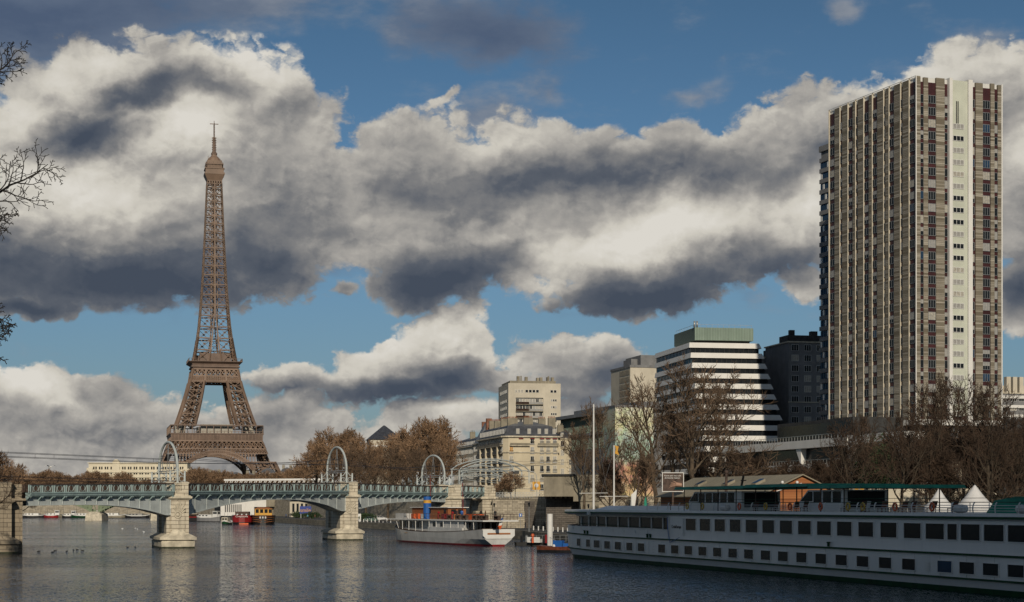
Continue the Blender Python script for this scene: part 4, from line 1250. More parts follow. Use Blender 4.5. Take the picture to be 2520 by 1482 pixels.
for k in range(11):
    z = AH - 6.0 - 2.95 * (k + 1)
    if z < 18: break
    sl.box(3.2, 15.2, -.25, 1.0, z - .25, z)
    bf.box(3.25, 9, -.32, -.26, z + .02, z + .95, 0); bf.box(9.3, 15.1, -.30, -.24, z + .02, z + .9, 1)
    for j in range(4): items.append((wmesh(1.3, 2.35, pick(rb, [('dark', 5), ('curtain', 4), ('blind', 2)]), bars=1), (4.1 + j * 1.45, .85, z + .05), 0))
    for j in range(4): items.append((wmesh(1.3, 2.35, pick(rb, [('dark', 5), ('curtain', 5), ('blind', 4)]), bars=1), (9.9 + j * 1.45, .85, z + .05), 0))
    for j in range(3): items.append((wmesh(.75, 1.0, pick(rb, [('dark', 5), ('blind', 3)]), bars=0), (18.9 + j * .9, -.05, z + 1.2), 0))
    for j in range(5): items.append((wmesh(1.5, 1.3, 'dark', bars=1), (-.05, 6 + j * 3.9, z + .9), R(-90)))
z = AH - 4
for j in range(4): items.append((wmesh(1.25, 1.25, 'dark', bars=0), (8 + j * 1.55, -.05, z), 0))
for j in range(2): items.append((wmesh(1.2, 1.2, 'dark', bars=0), (18.9 + j * 1.5, -.05, z), 0))
for j in range(3): items.append((wmesh(.9, 1.25, 'curtain', bars=0), (3.4 + j * 1.3, -.05, z), 0))
for j in range(6): items.append((wmesh(1.6, 1.5, 'curtain', bars=1), (-.05, 5 + j * 3.6, z), R(-90)))
place_windows(apt, items)
part('balcony_slabs', sl, M['concrete'], apt); part('balcony_railings', bf, [M['glass_brown'], M['blind']], apt)

# ---- mansard corner building ---------------------------------------------------------
HC = Vector((px(1240, 600), 600, 0)); HR_ = R(12.7)
def mansard(mb_w, mb_r, mb_z, x0, x1, y0, y1, zc, zt, zr, inset=1.6):
    mb_r.prism([(x0, y0), (x1, y0), (x1, y1), (x0, y1)], zc, zt, top=[(x0 + inset, y0 + inset), (x1 - inset, y0 + inset), (x1 - inset, y1 - inset), (x0 + inset, y1 - inset)])
    i2 = min(x1 - x0, y1 - y0) * .32 + inset
    mb_z.prism([(x0 + inset, y0 + inset), (x1 - inset, y0 + inset), (x1 - inset, y1 - inset), (x0 + inset, y1 - inset)], zt, zr, top=[(x0 + i2, y0 + i2), (x1 - i2, y0 + i2), (x1 - i2, y1 - i2), (x0 + i2, y1 - i2)])
hb = thing('corner_building', 'cream stone corner apartment house with dark slate mansard roof and iron balconies', 'apartment house', HC + Vector((0, 0, 8)), HR_)
ZC = 22.3; XW = 19.2; YW = 44.0
w = MB(); CH_ = 1.6
w.prism([(CH_, 0), (XW, 0), (XW, 16), (12, 16), (12, YW), (0, YW), (0, CH_)], 0, ZC)
part('wall', w, M['cream'], hb)
w = MB()
for z, e, t in ((4.2, .25, .3), (7.3, .15, .2), (16.6, .45, .35), (ZC - .4, .75, .5), (13.6, .15, .18)):
    w.prism([(CH_ - e * .4, -e), (XW + e, -e), (XW + e, 16.1), (-e, 16.1), (-e, CH_ - e * .4)], z, z + t)
    w.box(-e - .003, .5, 16.1, YW, z + .003, z + t)
part('cornice', w, M['stone_plain'], hb)
r_, z_, ww = MB(), MB(), MB()
mansard(ww, r_, z_, .2, XW - .1, .2, 15.8, ZC + .1, ZC + 3.5, ZC + 5.2)
mansard(ww, r_, z_, .2, 11.5, 16.2, YW, ZC + .1, ZC + 3.5, ZC + 4.6)
part('mansard', r_, M['slate'], hb); part('roof', z_, M['zinc'], hb)
ch = MB(); pots = MB()
for (x, y, l, h) in ((2.5, 5, 3.5, 2.2), (8, 4, 3.2, 2.4), (13.5, 5, 2.5, 2.2), (17, 5, 2.6, 2.4), (3, 18, 3, 2.6), (3, 29, 3, 2.4), (3, 38, 4, 2.8)):
    ch.box(x, x + l, y, y + 1.2, ZC + 3, ZC + 4.2 + h)
    for i in range(int(l / .5)): pots.lathe([(.16, 0), (.13, .6)], 6, (x + .25 + i * .5, y + .6, ZC + 4.2 + h))
part('chimney_stacks', ch, M['concrete'], hb); part('chimney_pots', pots, M['terracotta'], hb)
items = []
FHH = 3.2
fx = [2.6, 10.0, 13.4, 15.6, 18.0]
for k in range(6):
    z = ZC - FHH * (k + 1) + .55
    if z < 3: break
    for j, x in enumerate(fx):
        if j == 0 and k == 0: continue
        kd = pick(rb, [('curtain', 5), ('dark', 4), ('blind', 2)])
        if j == 0 and k == 1: kd = 'amber'
        items.append((wmesh(1.25, 2.15, kd, bars=1, balcony=True), (x, -.05, z), 0))
dm = MB()
for x in (5.0, 9.0, 12.6, 15.1, 17.9):
    dm.box(x - .75, x + .75, .45, 2.2, ZC + .7, ZC + 2.7); 
    items.append((wmesh(1.0, 1.7, 'curtain', bars=1), (x, .38, ZC + .85), 0))
for k in range(6):
    z = ZC - FHH * (k + 1) + .55
    if z < 3: break
    for j in range(17):
        y = 2.6 + j * 2.45
        kd = pick(rb, [('curtain', 5), ('dark', 5), ('blind', 2)])
        items.append((wmesh(1.25, 2.15, kd, bars=1, balcony=True), (-.05, y, z), R(-90)))
for j in range(17):
    y = 2.6 + j * 2.45
    dm.box(.45, 2.2, y - .75, y + .75, ZC + .7, ZC + 2.7); items.append((wmesh(1.0, 1.7, 'dark', bars=1), (.38, y, ZC + .85), R(-90)))
part('dormers', dm, M['zinc'], hb)
place_windows(hb, items)
bm_ = MB()                                             # long balcony under the attic floor, bays on the river side
for (a, b) in (((2, -.9), (9, 0)), ((11.8, -.9), (XW, 0))):
    bm_.box(a[0], b[0], -.95, 0, ZC - 3.45, ZC - 3.25, 0)
    bm_.box(a[0], b[0], -.95, -.90, ZC - 3.25, ZC - 2.4, 1)
bm_.box(-.95, 0, 2, YW - 2, ZC - 3.45, ZC - 3.25, 0); bm_.box(-.95, -.90, 2, YW - 2, ZC - 3.25, ZC - 2.4, 1)
part('long_balcony', bm_, [M['stone_plain'], M['concrete']], hb)
for k in range(1, 6):
    zz = ZC - FHH * (k + 1) + .45; bm_ = MB(); bm_.box(-.6, 0, 3, YW - 1, zz - .15, zz, 0); bm_.box(-.62, -.56, 3, YW - 1, zz, zz + .85, 1); part('river_balcony', bm_, [M['stone_plain'], M['slate']], hb)
bays = MB()
for y in (7.5, 17.3, 27.1, 36.9): bays.prism([(-1.0, y - .7), (0.1, y - 1.2), (.1, y + 1.2), (-1.0, y + .7)], 4.5, ZC - 3.5)
part('bay_windows', bays, M['cream'], hb)
aw = MB()
for x in (6.0, 10.0, 13.4, 15.6, 18.0): aw.box(x - .8, x + .8, -.5, -.04, ZC - .95, ZC - .75)
part('awnings', aw, M['red'], hb)

# neighbour along the river, further away, and lower one on the right
def simple_house(loc, rz, w_, d_, zc, label, flr=3.2, ncol=0, nrow=0, roof=3.0, wallm='cream', side=0, name='town_house', chim=True, cat='town house', kinds=(('curtain', 4), ('dark', 6)), group=None, winw=1.2):
    t = thing(name, label, cat, loc, rz, group)
    m = MB(); m.box(0, w_, 0, d_, 0, zc); part('wall', m, M[wallm], t)
    m = MB(); m.box(-.4, w_ + .4, -.4, d_ + .4, zc - .02, zc + .35); m.box(-.2, w_ + .2, -.2, 0, zc * .62, zc * .62 + .25); part('cornice', m, M['stone_plain'], t)
    if roof > 0:
        r1, r2 = MB(), MB(); mansard(None, r1, r2, 0, w_, 0, d_, zc + .35, zc + .35 + roof * .7, zc + .35 + roof)
        part('mansard', r1, M['slate'], t); part('roof', r2, M['zinc'], t)
        if chim:
            c = MB()
            for i in range(max(2, int(w_ / 7))):
                x = w_ * (i + .5) / max(2, int(w_ / 7)); c.box(x - 1, x + 1, d_ * .4, d_ * .4 + 1, zc + 1, zc + roof + 2.0)
                for j in range(3): c.lathe([(.16, 0), (.13, .6)], 5, (x - .6 + j * .6, d_ * .4 + .5, zc + roof + 2.0))
            part('chimney_stacks', c, M['concrete'], t)
    its = []
    nr = int((zc - 3) / flr)
    for k in range(nr):
        z = zc - flr * (k + 1) + .6
        for j in range(ncol): its.append((wmesh(winw, 1.9, pick(rb, kinds), bars=1 if winw < 2 else 2), (w_ * (j + .5) / ncol, -.06, z), 0))
        for j in range(side): its.append((wmesh(winw, 1.9, pick(rb, kinds), bars=1), (-.06, d_ * (j + .5) / side, z), R(-90)))
    if roof > 2:
        dmr = MB()
        for j in range(ncol):
            x = w_ * (j + .5) / ncol; dmr.box(x - .7, x + .7, .3, 2, zc + .5, zc + 2.2); its.append((wmesh(.95, 1.4, 'curtain', bars=1), (x, .24, zc + .7), 0))
        for j in range(side):
            y = d_ * (j + .5) / side; dmr.box(.3, 2, y - .7, y + .7, zc + .5, zc + 2.2); its.append((wmesh(.95, 1.4, 'dark', bars=1), (.24, y, zc + .7), R(-90)))
        part('dormers', dmr, M['zinc'], t)
    place_windows(t, its)
    return t
q = HC + FY * 0
def hpt(x, y): return HC + Vector((math.cos(HR_) * x - math.sin(HR_) * y, math.sin(HR_) * x + math.cos(HR_) * y, 8))
gt = simple_house(hpt(0.3, YW + .4), HR_, 11, 9.5, 21.0, 'gabled stone town house with a steep zinc roof in the middle of the river terrace', side=4, ncol=0, roof=0)
m = MB(); m.prism([(0, 0), (11, 0), (11, 9.5), (0, 9.5)], 21.35, 29.0, top=[(3.5, 3.6), (7, 3.6), (7, 6.0), (3.5, 6.0)]); part('steep_roof', m, M['zinc'], gt)
m = MB(); m.box(3, 5.0, .2, 1.6, 21, 30.5); m.box(3, 5.5, 8.0, 9.2, 21, 29.6); part('chimney_stacks', m, M['brick'], gt)
simple_house(hpt(0.6, YW + 10.4), HR_, 11, 40, 20.5, 'far end of the cream river terrace, with zinc mansard and chimneys beside the bare trees', side=15, ncol=0, roof=4)
simple_house(hpt(XW + .3, 1.2), HR_, 9, 13, 21.5, 'narrow cream town house adjoining the corner building on its right', ncol=3, roof=3, flr=3.2)
# pyramid-roofed house above the trees
t = thing('pavilion_house', 'pale house with a dark pyramid roof showing above the bare trees', 'house', (px(912, 720), 720, 8), R(12))
m = MB(); m.box(0, 13, 0, 13, 0, 25.5); part('wall', m, M['cream2'], t)
m = MB(); m.prism([(-.6, -.6), (13.6, -.6), (13.6, 13.6), (-.6, 13.6)], 25.5, 31.6, top=[(6.2, 6.2), (6.8, 6.2), (6.8, 6.8), (6.2, 6.8)]); part('pyramid_roof', m, M['slate'], t)
m = MB(); m.box(-.3, 13.3, -.3, 0, 22.5, 23.2); m.box(3, 4.2, -.12, 0, 14, 20); m.box(8, 9.2, -.12, 0, 14, 20); part('trim', m, M['whitewall'], t)

# ---- glass office building along the river -----------------------------------------
GC = Vector((px(1560, 548), 548, 0)); d_ = Vector((-.29, .957, 0))
g = thing('glass_office', 'long low office building with overhanging grey roof and vertical fins behind the flagpoles', 'office building', GC + Vector((0, 0, 8)), math.atan2(.29, .957))
GLn = along(1379, GC, d_)
m = MB(); m.box(0, 22, 0, GLn, 0, 17); m.box(.6, 22, .5, GLn, 17, 28.5); part('wall', m, M['concrete_g'], g)
m = MB(); m.box(-1.6, 22, -1.4, GLn + 1, 28.5, 29.6); m.box(3, 20, 4, GLn - 6, 29.6, 31.4); m.box(-.5, 22, -.5, GLn, 22.0, 22.8); part('roof_slab', m, M['zinc'], g)
m = MB()
for j in range(60):
    y = GLn * (j + .5) / 60; m.box(-.05, .5, y - .12, y + .12, 22.8, 28.5); m.box(-.05, .5, y - .12, y + .12, 17.4, 22)
part('vertical_fins', m, M['seagreen'], g)
m = MB(); m.box(.3, .58, 0, GLn, 22.8, 28.45); m.box(.3, .58, 0, GLn, 17.1, 21.95); m.box(-.25, -.02, 2, GLn * .75, 1.0, 16.5)
part('glazing', m, M['glass_blue'], g)

# ---- painted gable wall -----------------------------------------------------------
def mural_mat():
    m = bpy.data.materials.new('painted_wall_colours'); m.use_nodes = True
    t = m.node_tree; b = t.nodes['Principled BSDF']; N = NT(t)
    P = N.n('ShaderNodeTexCoord').outputs['Object']; x, y, z = N.sep(P)
    k = N.m('ADD', N.m('DIVIDE', z, 27.0), N.m('MULTIPLY', N.m('SUBTRACT', N.noise(P, .22, 4, .6), .5), .45))
    c = N.ramp(k, [(.05, (.55, .42, .20)), (.22, (.48, .23, .13)), (.36, (.50, .26, .18)), (.46, (.33, .44, .36)), (.62, (.38, .48, .41)), (.72, (.54, .52, .31)), (.9, (.58, .56, .42))])
    v = N.n('ShaderNodeTexVoronoi'); N.put(v.inputs['Vector'], P); v.inputs['Scale'].default_value = .9
    c = N.mix(.08, c, v.outputs['Color'])
    N.put(b.inputs['Base Color'], c); b.inputs['Roughness'].default_value = .85
    return m
M['mural'] = mural_mat()
m = MB(); m.box(0, 10.6, 0, 14, 0, 25.0, 0); m.box(-.1, 10.7, -.1, 14, 25.0, 25.6, 1)
solid('painted_building', m, [M['mural'], M['concrete_g']], 'windowless gable wall painted in pastel yellow, green and orange behind bare trees', 'building', (px(1514, 470), 470, 8), R(10))
# ---- dark blocks in the tower's shade
t = simple_house((px(1880, 545), 545, 8), R(12), 14, 20, 44.5, 'dark grey apartment block in shade, the lower one left of the high-rise', ncol=4, roof=0, wallm='concrete_g', name='apartment_block', cat='apartment block', flr=3.1, winw=2.0)
m = MB(); m.box(2, 9, 2, 6, 44.8, 47.2); m.box(4, 7, 2.5, 4, 47.2, 48.8); part('roof_chimneys', m, M['dark'], t)
t = simple_house((px(1941, 525), 525, 8), R(12), 16, 20, 47.5, 'dark grey apartment block in shade, the taller one touching the high-rise', ncol=4, roof=0, wallm='concrete_g', name='apartment_block', cat='apartment block', flr=3.1, winw=2.2)
m = MB(); m.box(0, 12, 1, 8, 47.8, 49.8); m.box(1, 2.5, 1.5, 3, 49.8, 51.4); m.box(8, 10, 2, 4, 49.8, 51.2); part('roof_chimneys', m, M['dark'], t)
# ---- far right
t = simple_house((px(2462, 610), 610, 8), R(14), 30, 18, 37.5, 'distant white and grey apartment block at the right edge of the view', ncol=9, roof=0, wallm='concrete_g', name='apartment_block', cat='apartment block', flr=3.3, winw=2.4)
m = MB()
for k in range(10): m.box(-.5, 30.3, -.6, -.08, 37 - k * 3.3 - 1.2, 37 - k * 3.3 - .2)
part('balcony_bands', m, M['whitewall'], t)
m = MB(); m.box(2, 28, 3, 14, 37.8, 40.5)
for x in (3, 5.5, 8): m.box(x, x + 1.6, 1, 3, 37.8, 43.5)
part('roof_chimneys', m, M['cream2'], t)

# ---- raised concrete deck with terraces (the podium) -----------------------------------
PC = Vector((px(2070, 398), 398, 0)); pd = Vector((-.27, .963, 0)); PROT = math.atan2(.27, .963)
PL = along(1776, PC, pd)
po = thing('podium_building', 'long white terraced podium building with dark glazing at the foot of the high-rise', 'office building', PC + Vector((0, 0, 8)), PROT)
m = MB(); m.box(1.5, 60, -6, PL, 0, 13.0); part('wall', m, M['dark'], po)
m = MB(); m.box(-.5, 2.5, -4, PL + 2, 12.2, 14.1); m.box(-.2, 2.5, -4, PL + 2, 6.8, 8.4); m.box(-.3, 6, -30, -4, 5.8, 14.4)
m.box(-.1, 3, -60, -30, 3.2, 4.4); m.box(0.2, 3, -4, PL, 1.6, 2.4)
part('parapet_band', m, M['whitewall'], po)
m = MB(); m.extrude([(-.15, 21, 12.2), (-.15, 24, 12.2), (-.15, 21, 8.0)], (2.5, 0, 0)); part('slanted_pier', m, M['whitewall'], po)
m = MB(); m.box(4, 50, 2, PL * .62, 13.0, 19.0); part('upper_storey', m, M['dark'], po)
m = MB(); m.box(3.8, 3.98, 2.5, PL * .60, 14.6, 18.2); m.box(1.2, 1.45, 0, PL, 8.6, 12); part('glazing', m, M['glass'], po)
m = MB()
for j in range(46):
    y = -3 + (PL + 4) * j / 45; m.box(.1, .2, y - .04, y + .04, 14.1, 15.2); m.box(.5, .6, y - .04, y + .04, 8.4, 9.4)
m.box(.08, .22, -3, PL + 1, 15.15, 15.25); m.box(.48, .62, -3, PL + 1, 9.35, 9.45)
for j in range(24):
    y = 2.5 + (PL * .6) * j / 24; pass
part('railings', m, M['metal'], po)
link('lettering', text_mesh('INSTITUT FRANÇAIS DE GESTION', 1.25, M['black'], .04), po, (-.28, PL * .55, 7.6), R(-90))
em = MB()
for i in range(7):
    h_ = 1.0 - ((i - 3) / 3.6) ** 2; wd = 1.15 * math.sqrt(h_); em.box(-.42, -.32, -9 - wd, -9 + wd, 10.1 + (i - 3) * .34, 10.1 + (i - 3) * .34 + .2)
part('emblem', em, M['red'], po)
# base of the tower / low pavilions under the trees
m = MB(); m.box(0, 34, 0, 16, 0, 8.5); m.box(-1, 35, -1.5, 16, 8.5, 9.3)
solid('low_pavilion', m, M['cream2'], 'low cream pavilion with flat overhanging roof seen between the trunks right of the cabin', 'pavilion', (px(2085, 372), 372, 8 - 4), R(10))
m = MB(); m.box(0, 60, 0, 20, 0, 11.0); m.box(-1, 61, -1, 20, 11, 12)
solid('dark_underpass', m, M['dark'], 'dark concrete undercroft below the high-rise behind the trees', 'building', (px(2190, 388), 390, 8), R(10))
m = MB(); m.box(0, 26, 0, 6, 0, 4.0); m.box(3, 6, -.1, 0, .6, 2.6); m.box(9, 12, -.1, 0, .6, 2.6)
solid('site_hut', m, M['cream2'], 'cream flat-topped hut behind the ship awning, right of the orange cabin', 'hut', (px(2078, 300), 300, 5.6), R(8))

# ---- far bank: palace building and the row behind the tower
pal = thing('palace_building', 'long pale stone building with paired windows on the far bank left of the lattice tower', 'building', (px(218, 1250), 1250, 7), R(3))
PWX = 70; PH = 29.2
m = MB(); m.box(0, PWX, 0, 18, 0, PH); m.box(-1.2, 3, -1.0, 18, 0, PH - 3.5); m.box(PWX - 3, PWX + 3.5, -1, 18, 0, PH - 4); m.box(17, 22, -.5, 2, 0, PH + 1.0); part('wall', m, M['pale'], pal)
m = MB()
for z in (PH, PH - 6.6, PH - 10.2, PH - 13.4): m.box(-.6, PWX + .6, -.9, 0, z - .3, z + .3)
m.prism([(17, -.6), (22, -.6), (22, 2), (17, 2)], PH + 1, PH + 2.6, top=[(18.6, -.6), (20.4, -.6), (20.4, 2), (18.6, 2)])
part('cornice', m, M['pale'], pal)
items = []
for k in range(4):
    for j in range(16):
        for s_ in (-.8, .8): items.append((wmesh(1.0, 2.0, 'dark', 'concrete', bars=0), (4.5 + j * 4.1 + s_, -.1, PH - 4.6 - k * 3.6), 0))
place_windows(pal, items)
row = [(505, 34, 20.5, 'round-roofed stone house', 0), (560, 30, 20.5, 'cream house with grey mansard', 0), (600, 24, 20.0, 'cream gabled house', 0), (640, 30, 22.8, 'tall dark mansard house', 0), (688, 28, 23.5, 'dark mansard block with bright dormers', 0), (722, 30, 22.5, 'grey block with pale top floor', 0)]
for i, (x, w_, h_, lb, _) in enumerate(row):
    wm = w_ / 3.2
    simple_house((px(x, 1330 + i * 6), 1330 + i * 6, 7), R(4), wm * 1.25, 12, h_ - 1, lb + ', ' + ORD[i] + ' in the row under the tower arch', ncol=4, roof=5.5 if i > 2 else 4.5, chim=(i % 2 == 0), wallm='cream' if i not in (0, 5) else 'concrete', group='houses in the far row under the lattice tower')

# ---- halls on the quay seen through the bridge
hl = thing('exhibition_hall', 'white waterside hall with slatted facade seen through the middle bridge span', 'hall', (px(528, 770), 770, 1.7), R(8))
m = MB(); m.box(0, 13.5, 0, 20, 0, 11); m.box(13.5, 17.3, .3, 20, 0, 11.2); m.box(17.3, 27.5, -1.2, 20, 3.9, 11.4); m.box(17.3, 27, 4, 20, 0, 3.9); part('wall', m, M['whitewall'], hl)
m = MB()
for j in range(9):
    for k in range(2): m.box(4.5 + j * .85, 4.9 + j * .85, -.12, .05, 1.6 + k * 4.6, 5.0 + k * 4.6)
m.box(14.2, 16.6, .15, .32, 8.5, 10.6); m.box(0, 2.6, -.1, .2, .2, 9); m.box(17.5, 27, 3.9, 4.02, .2, 3.8)
part('openings', m, M['glass'], hl)
m = MB(); m.box(0, 6, 0, 14, 4, 11.5); m.box(6.2, 10.2, -1, 14, 0, 11.5); m.box(.3, 5.8, 3, 12, 0, 4)
solid('beige_hall', m, M['concrete'], 'beige windowless hall right of the white waterside hall', 'hall', (px(655, 760), 760, 1.7), R(8))
m = MB(); m.box(0, 15, 0, 8, 0, 6.5, 0); m.box(-.5, 15.5, -.8, 8, 6.5, 7.4, 1)
for j in range(8): m.box(1.0 + j * 1.7, 1.9 + j * 1.7, -.1, 0, 2.0, 5.4, 2)
solid('quay_office', m, [M['cream2'], M['zinc'], M['glass']], 'low cream quay office with flat grey roof beside the blue sign', 'hut', (px(713, 700), 700, 1.7), R(6))
sg = thing('billboard', 'blue billboard with orange lettering on the quay', 'sign', (px(752, 640), 640, 1.7))
m = MB(); m.box(-2.1, 2.1, -.1, .1, 1.6, 4.4); part('panel', m, mat('deep_blue_sign', (.02, .05, .28), .5, var=.05), sg)
link('lettering', text_mesh('smile', 1.9, M['gold'], .03), sg, (0, -.14, 2.9))
m = MB(); m.box(-1.8, -1.6, -.08, .08, 0, 1.6); m.box(1.6, 1.8, -.08, .08, 0, 1.6); part('legs', m, M['metal'], sg)

# ---- the sage-green river bridge far behind, and the white truss
fb = thing('green_river_bridge', 'sage green arched river bridge seen far away under the left span', 'bridge', (px(234, 734), 734, 0))
m = MB(); m.prism([(-3.6, -3), (3.6, -3), (3.6, 9), (-3.6, 9)], -1, 2.6, top=[(-3.3, -2.6), (3.3, -2.6), (3.3, 9), (-3.3, 9)]); m.prism([(-3.3, -2.6), (3.3, -2.6), (3.3, 9), (-3.3, 9)], 2.6, 3.7, top=[(-1.6, -1.2), (1.6, -1.2), (1.6, 8), (-1.6, 8)])
part('pier', m, M['stone_plain'], fb)
for sg_ in (-1, 1):
    m = MB(); pr = None
    for i in range(13):
        t = i / 12; x = sg_ * 1.2 + sg_ * t * 24; z = 3.5 + 6.2 * math.sin(t * math.pi / 2) ** .8
        if pr:
            for y in (0, 7): m.bar((pr[0], y, pr[1]), (x, y, z), .6, .7); m.bar((x, y, z), (x, y, 11.2), .3, .3); m.bar((pr[0], y, 11), (x, y, z), .3, .3); m.bar((pr[0], y, pr[1]), (x, y, 11), .3, .3)
            m.bar((x, 0, z), (x, 7, z), .3)
            if i < 6: m.add([(pr[0], .1, pr[1]), (x, .1, z), (x, .1, z + 2.2), (pr[0], .1, pr[1] + 2.6)], [(0, 1, 2, 3)])
        pr = (x, z)
    part('arch_truss', m, M['green_steel'], fb)
m = MB(); m.box(-90, 70, -1, 8, 11.2, 12.4); part('deck', m, M['green_steel'], fb)
m = MB(); m.prism([(23.5, -2), (27, -2), (27, 6), (23.5, 6)], -1, 3.4, top=[(24, -1.6), (26.6, -1.6), (26.6, 6), (24, 6)]); part('pier', m, M['stone_plain'], fb)
wf = thing('white_viaduct', 'white steel truss viaduct running past the far trees toward the bridge', 'viaduct', (px(655, 830), 830, 0))
m = MB()
for y in (0, 5):
    m.bar((-20, y, 18.3), (30, y, 18.7), .7, .8); m.bar((-22, y, 15.9), (30, y, 16.1), .5, .6)
    for i in range(22): m.bar((-20 + i * 2.3, y, 15.9), (-20 + i * 2.3 + 1.3, y, 18.4), .32, .32)
part('truss', m, M['white'], wf)
m = MB(); m.box(-22, 30, 0, 5, 15.2, 15.8)
for x in (-12, 4, 20): m.box(x, x + 1.2, 1.5, 3.5, 0, 15.2)
part('deck', m, M['concrete'], wf)

# ---- river-side masonry right of the bridge
st = thing('concrete_station', 'brown concrete station box on corbels above the quay with slatted side panels', 'station', (px(1338.6, 352), 352, 0), R(-1.5))
SW = 5.9
m = MB(); m.box(0, SW, 0, 22, pz(1221, 352), pz(1171, 352)); part('box_wall', m, M['concrete'], st)
m = MB(); m.box(-.5, SW + .4, -.5, 22, pz(1171, 352), pz(1168, 352) + .1); part('roof_slab', m, M['dark'], st)
m = MB()
for i in range(7): m.box(SW * i / 6 - .06, SW * i / 6 + .06, -.12, 0, pz(1220, 352), pz(1172, 352))
m.box(0, SW, -.14, -.02, pz(1222, 352), pz(1218, 352))
for i in range(6): m.extrude([(SW * i / 6 + .2, -.1, pz(1221, 352)), (SW * i / 6 + .2, 2.5, pz(1221, 352)), (SW * i / 6 + .2, 2.5, pz(1227, 352)), (SW * i / 6 + .2, .6, pz(1224, 352))], (.45, 0, 0))
part('panel_ribs', m, M['concrete'], st)
m = MB(); m.box(SW + .02, SW + 5.4, .6, 22, pz(1234, 352), pz(1168.5, 352)); m.prism([(SW + 1.2, .9), (SW + 5.2, .9), (SW + 5.2, 8), (SW + 1.2, 8)], 1.6, pz(1234, 352)); part('stair_tower', m, M['concrete'], st)
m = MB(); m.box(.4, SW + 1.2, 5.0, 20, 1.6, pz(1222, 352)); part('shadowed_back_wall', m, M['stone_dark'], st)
m = MB(); m.box(0, 12.5, 0, 6, 1.7, 8.0, 0); m.box(-.2, 9.2, -.25, 6, 8.0, 8.35, 0)
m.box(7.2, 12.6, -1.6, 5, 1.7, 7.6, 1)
for i in range(11): m.prism([(3.2 - i * .0 + i * .42, -1.3), (3.62 + i * .42, -1.3), (3.62 + i * .42, -.002), (3.2 + i * .42, -.002)], 1.7, 2.1 + i * .36, 0)
wl = solid('stair_wall', m, [M['stone_wall'], M['stone_dark']], 'pale stone retaining wall with a stair climbing from the quay beside the bridge end', 'wall', (px(1212, 384), 384, 0), R(-4))
rl = thing('wall_railing', 'light metal lattice railing on top of the stair wall', 'railing', (px(1222, 383), 383, 8.35), R(-4))
m = MB()
for i in range(19): m.box(i * .65 - .03, i * .65 + .03, -.03, .03, 0, 1.1)
for z in (.1, .55, 1.08): m.box(-.1, 11.8, -.03, .03, z, z + .06)
for i in range(18): m.bar((i * .65, 0, .1), (i * .65 + .65, 0, 1.05), .04); m.bar((i * .65, 0, 1.05), (i * .65 + .65, 0, .1), .04)
part('bars', m, M['metal'], rl)

# ---- made-up off-frame towers on the near right bank, added to shade the ship
for i, (x, y, w_, h_) in enumerate(((22.5, -38, 39, 108), (74, -50, 40, 104))):
    t = thing('high_rise_building', ['residential tower standing on the bank behind the viewer', 'wider residential tower on the bank behind the viewer'][i], 'apartment tower', (x, y, 1.5), 0)
    m = MB(); m.box(0, w_, 0, 20, 0, h_); part('wall', m, M['cream2'], t)
    m = MB()
    for k in range(34): m.box(1, w_ - 1, 20, 20.1, 4 + k * 3, 5.7 + k * 3)
    part('ribbon_window', m, M['glass'], t)

# ================================================================== BOATS
def hull_mesh(stations, levels, half, mats_i, cap=True):
    """stations: x list; levels: list of (z(x), width factor(x)); half(x): half beam. Bands get material mats_i[k]"""
    mb = MB(); n = len(stations); L = len(levels)
    for side in (-1, 1):
        vs = []
        for x in stations:
            for zf, wf in levels:
                vs.append((x, side * half(x) * wf(x), zf(x)))
        for i in range(n - 1):
            for k in range(L - 1):
                q = (i * L + k, (i + 1) * L + k, (i + 1) * L + k + 1, i * L + k + 1)
                if side == 1: q = tuple(reversed(q))
                mb.add([vs[a] for a in q], [(0, 1, 2, 3)], mats_i[k])
    for e in (0, n - 1):                                # transom / stem closing
        x = stations[e]
        for k in range(L - 1):
            z0, w0 = levels[k]; z1, w1 = levels[k + 1]
            h = half(x)
            q = [(x, -h * w0(x), z0(x)), (x, h * w0(x), z0(x)), (x, h * w1(x), z1(x)), (x, -h * w1(x), z1(x))]
            mb.add(q if e == n - 1 else list(reversed(q)), [(0, 1, 2, 3)], mats_i[k])
    if cap:
        zf, wf = levels[-1]
        for i in range(n - 1):
            a, b = stations[i], stations[i + 1]
            mb.add([(a, -half(a) * wf(a), zf(a) - .02), (b, -half(b) * wf(b), zf(b) - .02), (b, half(b) * wf(b), zf(b) - .02), (a, half(a) * wf(a), zf(a) - .02)], [(0, 1, 2, 3)], mats_i[-1])
    return mb
K_ = lambda v: (lambda x: v)

